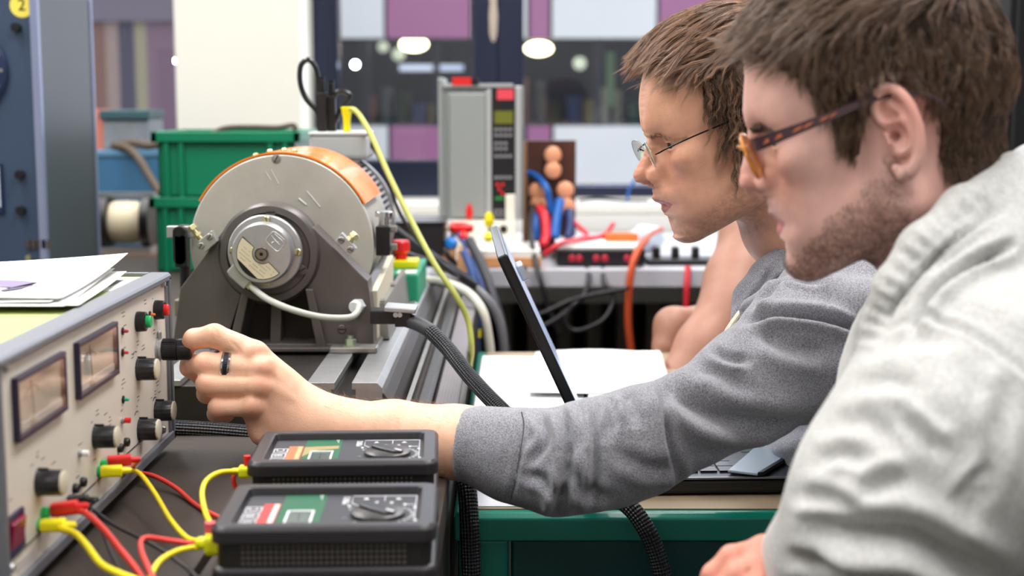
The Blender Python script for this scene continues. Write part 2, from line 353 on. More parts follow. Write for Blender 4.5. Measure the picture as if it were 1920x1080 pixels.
nt.links.new(tc.outputs['Object'], vo.inputs['Vector']); nt.links.new(vo.outputs['Distance'], cr.inputs[0]); nt.links.new(cr.outputs[0], sc_.inputs['Scale']); nt.links.new(sc_.outputs[0], nt.nodes['Principled BSDF'].inputs['Base Color'])
mesh('duct_body', box(-.0905, -.063, 1.60, 2.74, BZ, .8085), md, dct, bevel=.001)
mesh('duct_rim', box(-.0628, -.0615, 1.60, 2.74, .79, .812), m_benchd, dct)

# ================================================================ MOTOR
MX, MZ = -.301, .972
mot = thing('electric_motor', 'grey electric motor with an orange guard over its round end plate', 'motor', (MX, 2.0, BT))
def ring(cx, cz, r0, r1, y0, y1, a0=0, a1=360, n=72):
    V = []; F = []; full = (a1-a0) >= 360
    k = n if full else n+1
    for i in range(k):
        a = math.radians(a0+(a1-a0)*i/n)
        for r, y in ((r0, y0), (r1, y0), (r1, y1), (r0, y1)): V.append((cx+r*math.cos(a), y, cz+r*math.sin(a)))
    for i in range(n):
        j = (i+1) % k
        for q in range(4): F.append((i*4+q, i*4+(q+1) % 4, j*4+(q+1) % 4, j*4+q))
    if not full: F += [(0, 1, 2, 3), tuple((k-1)*4+q for q in (3, 2, 1, 0))]
    return (np.array(V), F)
RD = .1195
def disc(cx, cz, r, y0, y1, ch=.001, n=96):
    return T(lathe([(r-ch, 0), (r, ch), (r, (y1-y0)-ch), (r-ch, y1-y0)], n), (cx, y0, cz), AX['y'])
m_plate = M('end_plate_grey', (184, 180, 170), .45, .15, noise=.10, nscale=22, bump=.08, bscale=200)
# fine scratches and stains on the plate
mesh('end_plate', disc(MX, MZ, RD, 1.850, 1.862, .0015), m_plate, mot, smooth=True)
mesh('stator_housing', disc(MX, MZ, RD-.006, 1.862, 2.12, .002), M('housing_grey', (168, 164, 156), .5, .1, noise=.05), mot, smooth=True)
m_or = M('orange_guard', (252, 128, 0), .28, coat=.25, spec=.4, noise=.06, nscale=14)
mesh('guard', ring(MX, MZ, RD+.0012, RD+.0035, 1.853, 2.075, 27, 151, 90), m_or, mot, smooth=True, label='bent orange guard sheet')
mesh('guard_edge', ring(MX, MZ, RD-.001, RD+.0012, 1.8515, 2.07, 27.5, 150.5, 90), m_black, mot, smooth=True)
for a, y in ((91, 1.90), (100, 1.90), (84, 1.89), (110, 1.91)):
    ar = math.radians(a); p = np.array([MX+(RD+.003)*math.cos(ar), y, MZ+(RD+.003)*math.sin(ar)])
    mesh('guard_screw', T(lathe([(.0045, 0), (.0045, .002), (.003, .004), (.0005, .0045)], 14), p, R=rotm(0, math.pi/2-ar, 0)), m_brass, mot, smooth=True)
def slot_screw(p, r, mat, ang, parent, name='screw', axis='-y', h=.0022):
    s = T(lathe([(r, 0), (r, h*.6), (r*.8, h), (.0002, h)], 20), p, AX[axis])
    o = mesh(name, s, mat, parent, smooth=True)
    sl = cbox((0, 0, 0), (r*1.7, .0006, r*.22)); sl = T(sl, (0, 0, 0), (0, ang, 0))
    if axis == '-y': sl = T(sl, (p[0], p[1]-h-.0001, p[2]))
    else: sl = T(T(sl, (0, 0, 0), (0, 0, math.pi/2)), (p[0]+h+.0001, p[1], p[2]))
    mesh('slot', sl, m_black, o); return o
slot_screw(at(518, 298, 1.850), .0060, m_steelw, math.radians(-62), mot, h=.0010)
for q in ((388, 300), (430, 560), (640, 520)): pass
# scratches: short pale raised burrs
for (x0, y0, x1, y1, ww) in ((508, 318, 522, 344, .0006), (575, 358, 600, 388, .0008), (560, 372, 574, 384, .0012), (582, 366, 590, 376, .0010), (498, 322, 508, 338, .0005)):
    a, b2 = at(x0, y0, 1.8497), at(x1, y1, 1.8497); mesh('scratch', tube([a, (a+b2)/2, b2], ww, 6, 2), M('bare_metal', (214, 212, 208), .4, .2), mot)
# clamp blocks with bolt heads at both sides
for sx in (0, 1):
    if sx == 0: quad = [(372, 452), (397, 432), (409, 452), (384, 474)]; bolt = [(378, 450), (361, 428)]; sc1 = [(393, 444), (377, 461)]; 
    else: quad = [(636, 442), (648, 437), (670, 470), (655, 480)]; quad = [(628, 452), (641, 436), (669, 466), (654, 481)]; bolt = [(650, 455), (664, 443)]; sc1 = [(640, 450), (657, 468)]
    pl = [at(x, y, 1.752) for x, y in quad]
    s = prism_xz([(p[0], p[2]) for p in pl], 1.750, 1.763); mesh('clamp_block', s, m_alu, mot, bevel=.001)
    for x, y in sc1: slot_screw(at(x, y, 1.750), .0042, m_steelw, math.radians(-60 if sx == 0 else 20), mot)
    p0, p1 = at(*bolt[0], 1.756), at(*bolt[1], 1.756); dv = p1-p0; L = np.linalg.norm(dv); Rz = np.array(Vector(dv).to_track_quat('Z', 'Y').to_matrix())
    bo = mesh('bolt', T(J(lathe([(.0036, -.004), (.0036, L)], 12)), p0, R=Rz), m_brass, mot, smooth=True)
    mesh('bolt_head', T(J(lathe([(.0062, L*.35), (.0062, L*.35+.004)], 6), lathe([(.0072, L-.002), (.0072, L+.003), (.004, L+.0045)], 6)), p0, R=Rz), m_brass, bo)
# rear bell: ring of cooling fins
mesh('rear_flange', ring(MX, MZ, .10, .112, 2.12, 2.15), m_plate, mot, smooth=True)
bell = mesh('rear_bell', disc(MX, MZ, .094, 2.12, 2.40, .012), M('bell_dark', (58, 60, 64), .5), mot, smooth=True)
fins = J(*[T(box(.092, .109, -.0018, .0018, -.055, .055), (0, 0, 0), (0, 0, 2*math.pi*i/72)) for i in range(72)])
mesh('cooling_fins', T(fins, (MX, 2.215, MZ), (-math.pi/2, 0, 0)), m_alu, mot)
mesh('rear_ring', ring(MX, MZ, .098, .113, 2.27, 2.29), m_alu, mot, smooth=True)
# pedestal
ped = thing('bearing_pedestal', 'dark grey cast bearing pedestal holding the motor shaft above the bed', 'bearing pedestal', (MX, 1.76, BT))
PYF = 1.762
def Q(x, y, Y=PYF): p = at(x, y, Y); return (p[0], p[2])
hubc = Q(505, 476); HR = .0635
arcp = []
for i in range(0, 19):
    a = math.radians(200-220*i/18); arcp.append((hubc[0]+HR*math.cos(a)*1.02, hubc[1]+HR*math.sin(a)))
# side plate outline built from two legs, a web and the hub
zb = .8522
legL = [Q(338, 540), Q(424, 425), (hubc[0]-.03, hubc[1]), Q(455, 548), Q(424, 640), (Q(424, 640)[0], zb), (Q(322, 640)[0], zb)]
legR = [Q(586, 425), Q(689, 527), Q(700, 612), (Q(700, 620)[0], zb), (Q(618, 640)[0], zb), Q(606, 640), Q(576, 545), (hubc[0]+.03, hubc[1])]
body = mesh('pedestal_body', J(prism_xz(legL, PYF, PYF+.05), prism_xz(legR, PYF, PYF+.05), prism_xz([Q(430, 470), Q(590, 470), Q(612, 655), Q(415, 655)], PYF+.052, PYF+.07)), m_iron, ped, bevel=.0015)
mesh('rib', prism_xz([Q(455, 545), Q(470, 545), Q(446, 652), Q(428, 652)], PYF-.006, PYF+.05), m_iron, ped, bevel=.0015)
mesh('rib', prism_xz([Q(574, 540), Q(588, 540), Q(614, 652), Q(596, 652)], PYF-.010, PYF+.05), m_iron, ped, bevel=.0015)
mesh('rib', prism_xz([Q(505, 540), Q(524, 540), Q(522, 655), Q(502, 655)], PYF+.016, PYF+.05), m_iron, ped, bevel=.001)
mesh('recess_web', prism_xz([Q(440, 540), Q(600, 540), Q(612, 655), Q(420, 655)], PYF+.048, PYF+.053), M('recess_shade', (48, 42, 38), .6), ped)  # web coloured dark to imitate the shade deep inside the recess
mesh('hub', T(lathe([(.0635, .03), (.0635, 0), (.060, -.006), (.052, -.007), (.050, -.002)], 72), (hubc[0], PYF, hubc[1]), AX['y']), m_iron, ped, smooth=True)
mesh('foot', J(box(Q(318, 0)[0], Q(703, 0)[0], PYF-.004, PYF+.055, zb-.0016, zb+.0065), box(Q(380, 0)[0], Q(690, 0)[0], PYF-.018, PYF, zb-.0016, zb+.004)), m_iron, ped, bevel=.0015)
mesh('bolt_pad', box(Q(612, 0)[0], Q(703, 0)[0], PYF-.028, PYF, zb-.0016, zb+.0062), m_steelw, ped, bevel=.002)
pb = at(657, 632, PYF-.014); pb[2] = zb+.0062
bo = mesh('foot_bolt', T(J(lathe([(.0105, 0), (.0105, .0012)], 24), lathe([(.0075, .0012), (.0075, .0075), (.006, .0085)], 6), lathe([(.004, .008), (.004, .0125)], 16)), pb), M('zinc_green', (186, 200, 176), .3, .8), ped)
slot_screw(at(641, 617, PYF), .0055, m_iron, 0, ped)
for x, y, a in ((508, 398, 0), (567, 506, -.5)): slot_screw(at(x, y, PYF-.0065), .0062, m_iron, a, ped, h=.0008)
# cable gland on the pedestal with its grey cable
gl = at(673, 573, PYF)
mesh('cable_gland', T(J(lathe([(.0095, 0), (.0095, .008)], 6), lathe([(.008, .008), (.0085, .014), (.0065, .018), (.0042, .018)], 20)), gl, (math.pi/2, 0, -.25)), M('gland_white', (206, 208, 210), .35), ped)
# ---- encoder on the hub
enc = thing('shaft_encoder', 'round aluminium shaft encoder with a cream data label on the pedestal hub', 'shaft encoder', (hubc[0], PYF-.01, hubc[1]))
EC = at(496, 473, 1.745); EY = 1.756
mesh('flange', T(lathe([(.046, 0), (.046, -.008), (.0445, -.0095), (.0375, -.0095), (.0375, -.012)], 80), (EC[0], EY, EC[2]), AX['y']), m_alu, enc, smooth=True)
EC2 = at(492, 475, 1.725)
mesh('housing', T(lathe([(.0375, 0), (.0375, -.018), (.0352, -.0215), (.0005, -.0215)], 80), (EC2[0]-.0006, 1.744, EC2[2]), AX['y']), m_alu, enc, smooth=True)
FYE = 1.7225
ec = at(491, 476, FYE)
def onface(pts, y=FYE-.0003): return [(p[0], p[2]) for p in (at(a, b2, y) for a, b2 in pts)]
def cf(x, y): return (420+x*180/1144, 390+y*170/1080)       # a close-up frame on the encoder face
lab = []
ccx, ccy = 462, 540
for a in np.linspace(200, 104, 0): pass
def arcpx(r, a0, a1, n=16): return [cf(ccx+r*math.cos(math.radians(a)), ccy+r*math.sin(math.radians(a))) for a in np.linspace(a0, a1, n)]
lab = arcpx(306, 218, 51, 26)+arcpx(128, 58, 214, 16)
mesh('data_label_edge', prism_xz(onface(arcpx(314, 220.5, 49.5, 26)+arcpx(121, 56, 216, 16)), FYE-.0004, FYE), m_black, enc)
mesh('data_label', prism_xz(onface(lab, FYE), FYE-.0007, FYE-.0004), M('label_cream', (216, 206, 176), .5), enc, label='cream data label')
seg = arcpx(306, 168, 102, 12); mesh('label_band', prism_xz(onface(seg), FYE-.0010, FYE-.0007), m_black, enc)
# lines of print on the label, each a row of dashes
pr_ = []
u = np.array([.76, .65]); vv = np.array([-.65, .76])
for row, off in enumerate((86, 128, 168, 206)):
    for k in range(-9, 10):
        c = np.array([ccx, ccy])+vv*off*1.02+u*k*27+np.array([0, 0])
        rr = np.hypot(*(c-[ccx, ccy]))
        if rr < 285 and rr > 140 and random.random() < .75 and (vv.dot(c-[ccx, ccy]) > 0):
            a = cf(*(c-u*9)); b3 = cf(*(c+u*9)); pr_.append(tube([at(*a, FYE-.0008), at(*b3, FYE-.0008)], .00022, 4, 0))
mesh('label_print', J(*pr_), M('print_brown', (70, 62, 50), .6), enc)
mesh('shaft_boss', T(lathe([(.0085, 0), (.0085, -.003), (.0078, -.0042), (.0072, -.003), (.0066, -.0042), (.0022, -.0042), (.0022, -.001)], 36), (ec[0], FYE, ec[2]), AX['y']), M('boss_steel', (160, 150, 140), .25, .9), enc, smooth=True)
mesh('shaft_bore', disc(ec[0], ec[2], .0022, FYE-.0015, FYE-.001, .0001, 20), m_black, enc)
# embossed emblem: rounded square with a small leaping figure
eo = [cf(x, y) for x, y in ((590, 268), (745, 400), (640, 530), (485, 385))]
ep = [at(a, b2, FYE-.0003) for a, b2 in eo]; ctr = sum(ep)/4
loop = []
for i in range(4):
    p, q, r = ep[i-1], ep[i], ep[(i+1) % 4]
    loop += [q+(p-q)*.22, q+(p-q)*.06+(r-q)*.06, q+(r-q)*.22]
mesh('emblem_frame', tube(loop+[loop[0]], .00045, 6, 4), M('emblem_metal', (206, 204, 206), .3, .8), enc, smooth=True)
def strk(pts, r): return tube([at(*cf(x, y), FYE-.0003) for x, y in pts], r, 6, 4)
mesh('emblem_figure', J(strk([(560, 325), (600, 375), (660, 440)], .0006), strk([(595, 360), (630, 400), (655, 405)], .0004), strk([(600, 400), (565, 415)], .0004), strk([(575, 400), (570, 425)], .0004), strk([(640, 345), (690, 385), (715, 420)], .0005), strk([(600, 305), (640, 340)], .0004)), M('emblem_metal', (206, 204, 206), .3, .8), enc, smooth=True)
for x, y, a in ((500, 412, 0), (559, 473, .6), (437, 470, 1.2)): slot_screw(at(x, y, 1.7465), .0046, m_brass, a+1.2, enc, h=.003)
g = at(495, 531, 1.747); mesh('clamp_tab', cbox(g, (.013, .004, .005)), m_brass, enc, bevel=.0006)
# cable outlet of the encoder
o1, o2 = at(455, 512, 1.737), at(437, 519, 1.735)
def ob(p0, p1, wx, wy, ext=0):
    dv = np.array(p1)-np.array(p0); L = np.linalg.norm(dv); Rz = np.array(Vector(dv).to_track_quat('Z', 'Y').to_matrix())
    return T(box(-wx/2, wx/2, -wy/2, wy/2, -ext, L), p0, R=Rz)
mesh('cable_outlet', J(prism_xz([(p[0], p[2]) for p in (at(444, 488, 1.735), at(426, 508, 1.735), at(431, 518, 1.735), at(459, 542, 1.735), at(480, 520, 1.735))], 1.729, 1.745)), m_alu, enc, bevel=.002)
mesh('outlet_nut', ob(at(462, 537, 1.735), at(472, 529, 1.735), .010, .010), m_brass, enc, bevel=.001)
def cable(name, pts, r, mat, label, cat='cable', group=None, n=10, uv=False):
    s = tube(pts, r, n); L, nn = tube.uv; o = mesh(name, s, mat, smooth=True, angle=180)
    if uv: tube_uv(o, L, nn)
    if label: tag(o, label, cat, group)
    return o
m_cgrey = M('cable_grey', (186, 188, 180), .45)
cable('sensor_cable', [at(468, 535, 1.735), at(500, 560, 1.72), at(545, 580, 1.71), at(600, 594, 1.715), at(650, 596, 1.725), at(668, 588, 1.735), at(674, 574, 1.745)], .0042, m_cgrey, 'light grey cable looping from the round encoder to the pedestal gland')
# lever clamp on the left of the motor
lev = thing('clamp_lever', 'black clamp lever on a grey bar left of the motor', 'clamp lever', at(325, 585, 1.80))
mesh('bar', box(at(299, 0, 1.83)[0], at(352, 0, 1.83)[0], 1.828, 1.84, at(0, 446, 1.83)[2], at(0, 424, 1.83)[2]), m_alu, lev, bevel=.001)
def zz(y, Y=1.82): return float(at(960, y, Y)[2])
lx = float(at(325, 0, 1.82)[0])
mesh('lever', J(T(rrp := prism([(x, y) for x, y in rrect(.017, .05, .008)], .012, 'y'), (lx, 1.812, (zz(425)+zz(500))/2+.002)), box(lx-.0065, lx+.009, 1.812, 1.824, zz(500), zz(440)), cyl(.0045, zz(495)-zz(565), 12, 'z', (lx+.003, 1.818, zz(565)))), m_black, lev, bevel=.001)
mesh('pivot', cyl(.0045, .003, 16, '-y', (lx, 1.812, zz(436))), m_black, lev)
mesh('bracket', J(cbox((lx, 1.83, zz(578)), (.022, .02, .022)), box(lx-.008, lx+.012, 1.82, 1.84, .852, zz(585))), M('bracket_olive', (128, 122, 104), .5, .3), lev, bevel=.002)
mesh('post', box(lx-.006, lx+.006, 1.835, 1.845, .852, zz(424)), m_irond, lev)
# thumb screw at the right side of the motor
ts = thing('knurled_thumbscrew', 'chrome knurled screw on a black block at the right side of the motor', 'thumbscrew', at(713, 480, 1.92))
tx_, ty_ = float(at(714, 0, 1.92)[0]), 1.92
mesh('block', box(at(700, 0, 1.92)[0], at(727, 0, 1.92)[0], 1.91, 1.95, zz(478, 1.92), zz(424, 1.92)), m_black, ts, bevel=.001)
mesh('screw_head', J(T(lathe([(.0125, 0), (.0125, .006), (.0105, .0072)], 30), (tx_, 1.93, zz(407, 1.92))), T(lathe([(.007, 0), (.007, .02)], 20), (tx_, 1.93, zz(427, 1.92)))), M('chrome', (214, 214, 214), .18, 1.0), ts, smooth=True)
for y in (430, 464): mesh('side_bolt', cyl(.005, .008, 6, 'x', (at(727, 0, 1.92)[0], 1.93, zz(y, 1.92))), m_steelw, ts)
# cream plate and the grey cast bracket right of the motor
fp = thing('mounting_plate', 'upright cream mounting plate at the right side of the motor foot', 'mounting plate', at(715, 600, 1.85))
a, b2, c2, d2 = at(698, 550, 1.80), at(735, 483, 1.99), at(735, 565, 2.05), at(698, 630, 1.80)
xx = -.180
mesh('plate', prism_yz([(1.80, .853), (1.80, zz(545, 1.8)), (2.05, zz(478, 2.05)), (2.05, .853)], xx, xx+.008), M('plate_cream', (214, 206, 184), .5), fp, bevel=.001)
for y in (1.84, 2.0): mesh('bolt', cyl(.005, .006, 6, 'x', (xx+.008, y, .90)), m_steelw, fp)
mesh('foot_rail', prism_xz([(-.172, .853), (-.172, .90), (-.166, .90), (-.160, .853)], 1.83, 2.2), m_steelw, fp)
# second pale terminal box on top
tb = thing('terminal_box', 'pale grey terminal box with sockets on top of the rear motor', 'terminal box', at(632, 300, 2.23))
x0, x1 = float(at(577, 0, 2.2)[0]), float(at(686, 0, 2.2)[0])
mesh('box_body', box(x0, x1, 2.18, 2.30, zz(300, 2.2), zz(250, 2.2)), M('box_grey', (172, 174, 174), .5), tb, bevel=.008, seg=3)
mesh('lid', box(x0-.001, x1+.001, 2.178, 2.302, zz(254, 2.2), zz(247, 2.2)), M('lid_grey', (186, 188, 188), .5), tb, bevel=.003)
mesh('neck', box(x0+.02, x1-.02, 2.19, 2.29, 1.06, zz(298, 2.2)), m_plate, tb)
tz = zz(247, 2.2)
def stackplug(px0, Y, mat, nm, lab, wd=.012, h=.035, cat='plug'):
    X = float(at(px0, 0, Y)[0]); p = thing(nm, lab, cat, (X, Y, tz))
    mesh('plug_body', J(box(X-wd/2, X+wd/2, Y-.007, Y+.007, tz, tz+h), cyl(.005, .02, 12, 'z', (X, Y, tz+h))), mat, p, bevel=.0015)
    mesh('socket_rim', T(lathe([(.0055, 0), (.0055, .004), (.003, .004)], 14), (X, Y, tz+h+.02)), mat, p); return p
stackplug(600, 2.22, m_black, 'banana_plug', 'black stacking plug on the terminal box, beneath the cable loop', .014, .06)
stackplug(618, 2.24, m_black, 'banana_plug', 'black stacking plug on the terminal box, middle of the three', .014, .055)
yp = thing('banana_plug', 'yellow flared plug on the pale terminal box behind the motor', 'plug', at(648, 247, 2.2))
yx = float(at(647, 0, 2.2)[0])
mesh('plug_body', T(lathe([(.0075, 0), (.0068, .010), (.008, .022), (.0115, .036), (.0115, .038)], 4), (yx, 2.2, tz), (0, 0, math.pi/4)), m_yellow, yp, bevel=.001)
m_cblack = M('cable_black', (18, 18, 20), .3, coat=.3)
P2 = lambda l: [at(x, y, Y) for x, y, Y in l]
cable('plug_lead', P2([(600, 215, 2.22), (598, 170, 2.22), (592, 128, 2.22), (578, 112, 2.22), (564, 124, 2.22), (563, 155, 2.22), (574, 185, 2.22), (592, 205, 2.22), (600, 222, 2.22)]), .0042, m_cblack, 'black lead looping high above the terminal box')
cable('plug_lead', P2([(620, 210, 2.24), (628, 178, 2.24), (640, 172, 2.24), (654, 176, 2.24), (655, 184, 2.24), (640, 205, 2.24), (628, 230, 2.24)]), .0038, m_cblack, 'short black lead bent over the middle plug of the terminal box')
m_cyg = M('cable_yellow_green', (172, 176, 88), .4)
cable('earth_cable', P2([(650, 207, 2.2), (664, 206, 2.19), (680, 225, 2.17), (700, 262, 2.14), (730, 330, 2.1), (772, 415, 2.05), (815, 495, 2.0), (855, 555, 1.98), (877, 600, 1.98), (884, 650, 1.97), (880, 690, 1.98)]), .0042, m_cyg, 'yellow green earth cable running down from the terminal box to the bench edge')
cable('thin_lead', P2([(690, 262, 2.24), (718, 310, 2.26), (750, 400, 2.3), (800, 470, 2.35), (860, 520, 2.42)]), .003, m_cblack, 'thin black lead falling behind the yellow green earth cable')
# big connector with braided hose
m_braid = bpy.data.materials.new('braided_hose'); m_braid.use_nodes = True
nt = m_braid.node_tree; bs = nt.nodes['Principled BSDF']; bs.inputs['Base Color'].default_value = (*lin((16, 16, 18)), 1); bs.inputs['Roughness'].default_value = .32
uvn = nt.nodes.new('ShaderNodeUVMap'); sep = nt.nodes.new('ShaderNodeSeparateXYZ'); nt.links.new(uvn.outputs[0], sep.inputs[0])
def mth(op, a, b=None, v=None):
    n = nt.nodes.new('ShaderNodeMath'); n.operation = op
    for i, q in enumerate((a, b)):
        if q is None: continue
        if isinstance(q, (int, float)): n.inputs[i].default_value = q
        else: nt.links.new(q, n.inputs[i])
    return n.outputs[0]
uu = mth('MULTIPLY', sep.outputs[0], 300.0); v1 = mth('MULTIPLY', sep.outputs[1], 18.0)
s1 = mth('SINE', mth('MULTIPLY', mth('ADD', uu, v1), math.pi)); s2 = mth('SINE', mth('MULTIPLY', mth('SUBTRACT', uu, v1), math.pi))
hh = mth('MULTIPLY', s1, s2); bpn = nt.nodes.new('ShaderNodeBump'); bpn.inputs['Strength'].default_value = 1.0; bpn.inputs['Distance'].default_value = .0012
nt.links.new(hh, bpn.inputs['Height']); nt.links.new(bpn.outputs[0], bs.inputs['Normal'])
mr = nt.nodes.new('ShaderNodeMapRange'); mr.inputs[1].default_value = -.15; mr.inputs[2].default_value = .35; nt.links.new(hh, mr.inputs[0])
mxc = nt.nodes.new('ShaderNodeMixRGB'); mxc.inputs[1].default_value = (*lin((9, 9, 10)), 1); mxc.inputs[2].default_value = (*lin((62, 64, 72)), 1)
nt.links.new(mr.outputs[0], mxc.inputs[0]); nt.links.new(mxc.outputs[0], bs.inputs['Base Color'])
cn = thing('hose_connector', 'black and steel connector at the end of the braided hose beside the motor foot', 'connector', at(740, 590, 1.7))
mesh('connector_body', J(cbox(at(722, 592, 1.72), (.034, .03, .017)), cbox(at(757, 597, 1.70), (.02, .022, .018))), m_black, cn, bevel=.0015)
mesh('steel_cover', cbox(at(752, 582, 1.705)+np.array([0, 0, .003]), (.038, .04, .006), (0, .08, 0)), m_steel, cn, bevel=.0015)
for dx in (-4, 4): mesh('screw', cyl(.003, .003, 12, '-y', at(746+dx, 590, 1.688)), m_steel, cn)
cable('hose_sleeve', P2([(762, 600, 1.70), (785, 608, 1.69), (806, 620, 1.68), (816, 630, 1.675)]), .0088, M('rubber_grey', (58, 58, 62), .5), 'smooth dark rubber sleeve between connector and braided hose', 'sleeve', n=16)
cable('braided_hose', P2([(806, 620, 1.68), (838, 652, 1.66), (876, 700, 1.62), (910, 738, 1.58), (950, 778, 1.54), (1010, 838, 1.49), (1080, 895, 1.44), (1140, 925, 1.405), (1180, 950, 1.385), (1210, 990, 1.375), (1230, 1035, 1.37), (1243, 1085, 1.365), (1250, 1150, 1.36)]), [.0092]*13, m_braid, 'black braided hose passing under the grey sleeve and over the green desk', 'hose', n=24, uv=True)
cable('braided_hose', P2([(262, 806, 1.51), (300, 803, 1.515), (330, 804, 1.52), (400, 808, 1.52), (470, 814, 1.515), (540, 822, 1.505), (640, 826, 1.48), (740, 838, 1.44), (815, 846, 1.42), (858, 862, 1.40), (874, 905, 1.385), (880, 980, 1.37), (882, 1030, 1.365), (884, 1090, 1.36), (885, 1160, 1.36)]), .0098, m_braid, 'black braided hose lying before the machine bed and hanging down at the bench corner', 'hose', n=24, uv=True)
# emergency stop on a yellow and green box
es = thing('emergency_stop', 'red emergency stop button on a yellow base atop a green box', 'emergency stop', at(748, 540, 2.3))
xe, ze = float(at(747, 0, 2.3)[0]), zz(486, 2.3)
mesh('button', T(lathe([(.010, 0), (.010, .010), (.0145, .014), (.0145, .028), (.012, .031), (.0005, .032)], 28), (xe, 2.3, ze)), m_red, es, smooth=True)
mesh('yellow_base', box(xe-.02, xe+.028, 2.27, 2.33, ze-.012, ze), m_yellow, es, bevel=.002)
mesh('green_box', box(xe-.022, xe+.034, 2.2, 2.42, .815, ze-.012), M('teal_box', (34, 150, 112), .5), es, bevel=.004)
mesh('paper_label', box(xe+.0, xe+.03, 2.205, 2.25, ze-.0119, ze-.0114), m_white, es)
# pale hoses arching over the bench edge
m_hose = M('hose_pale', (206, 204, 192), .45); m_hg = M('hose_grey', (108, 108, 112), .45); m_hb = M('cable_blue', (34, 66, 124), .45); m_hd = M('hose_dark', (44, 44, 50), .45)
cable('pale_hose', P2([(770, 540, 2.5), (800, 527, 2.48), (840, 532, 2.45), (880, 552, 2.42), (905, 585, 2.4), (915, 630, 2.4), (920, 680, 2.4), (922, 760, 2.4)]), .0085, m_hose, 'pale hose arching over the bench edge beneath the earth cable', 'hose', n=12)
cable('grey_hose', P2([(790, 522, 2.56), (830, 520, 2.55), (875, 533, 2.52), (912, 560, 2.5), (935, 600, 2.5), (944, 650, 2.5), (946, 720, 2.5)]), .0085, m_hg, 'grey hose arching over the bench edge behind the pale hose', 'hose', n=12)
cable('blue_cable', P2([(870, 470, 2.75), (888, 520, 2.72), (894, 580, 2.7), (893, 640, 2.7), (890, 740, 2.7)]), .008, m_hb, 'dark blue cable hanging down behind the bench edge', n=12)
mesh('cable_band', cyl(.0092, .016, 14, 'z', at(893, 632, 2.7)), m_yellow, bpy.data.objects['blue_cable'])
cable('dark_cable', P2([(880, 450, 2.85), (905, 500, 2.8), (925, 560, 2.75), (942, 620, 2.72), (950, 700, 2.7)]), .010, m_hd, 'thick dark cable hanging between the bench and the laptop', n=12)
cable('flat_dark_cable', P2([(728, 420, 2.5), (775, 455, 2.5), (830, 492, 2.5), (880, 525, 2.52), (915, 560, 2.55)]), .007, m_hd, 'dark cable crossing behind the earth cable, upper of two', n=10)
cable('flat_dark_cable', P2([(728, 466, 2.42), (790, 487, 2.44), (840, 505, 2.46), (890, 535, 2.5)]), .007, m_hd, 'dark cable crossing behind the earth cable, lower of two', n=10)
# ================================================================ BENCH POWER SUPPLY
PX = -.355; PY0, PY1 = .955, 1.452; PZ0, PZ1 = .812, .986
psu = thing('power_supply', 'cream front panelled power supply with two analogue meters and a green top', 'power supply', (-.5, 1.2, BZ))
m_panel = M('panel_cream', (214, 206, 194), .42, noise=.015, nscale=15, bump=.04, bscale=400)
m_gtop = M('top_green', (170, 182, 116), .5, noise=.03, nscale=10)
m_fr = M('frame_alu', (128, 130, 138), .42, .5)
mesh('case', J(box(-.76, PX-.012, PY0+.004, PY1-.004, PZ0+.006, PZ1-.004)), m_gtop, psu, bevel=.002)
mesh('front_panel', box(PX-.006, PX, PY0+.006, PY1-.012, PZ0+.008, PZ1-.007), m_panel, psu)
fw = .013
mesh('frame', J(prism_xz([(PX-.017, PZ1-.006), (PX-.017, PZ1), (PX+.002, PZ1), (PX+.0045, PZ1-.003), (PX+.0045, PZ1-.008), (PX-.002, PZ1-.008)], PY0, PY1), box(PX-.012, PX+.0045, PY0, PY1, PZ0, PZ0+.009), box(PX-.012, PX+.0045, PY1-.007, PY1, PZ0, PZ1-.004), box(PX-.012, PX+.003, PY1-.0125, PY1-.0085, PZ0+.009, PZ1-.013), box(PX-.012, PX+.0045, PY0, PY0+.007, PZ0, PZ1-.004)), m_fr, psu, bevel=.0012)
mesh('frame_rear', box(-.76, PX-.017, PY1-.006, PY1, PZ1-.012, PZ1), m_fr, psu, bevel=.001)
mesh('frame_side', box(-.76, PX-.017, PY0, PY0+.006, PZ1-.012, PZ1), m_fr, psu, bevel=.001)
for x, y in ((PX-.05, PY0+.05), (PX-.05, PY1-.05), (-.72, PY0+.05), (-.72, PY1-.05)): mesh('foot', cyl(.012, PZ0-BZ, 18, 'z', (x, y, BZ), r2=.013), m_blackm, psu)
def PP(px, py, x=PX): return atx(px, py, x)
mesh('panel_seam', box(PX, PX+.0006, PY0+.01, PY1-.10, PP(175, 908)[2]-.0004, PP(175, 908)[2]+.0004), m_black, psu)
m_bez = M('bezel_violet_black', (40, 32, 56), .35); m_scale = M('scale_white', (226, 220, 206), .5); m_mglass = clear_glass('meter_glass', (.96, .96, .95), .05, .05)
def yz(p): return (p[1], p[2])
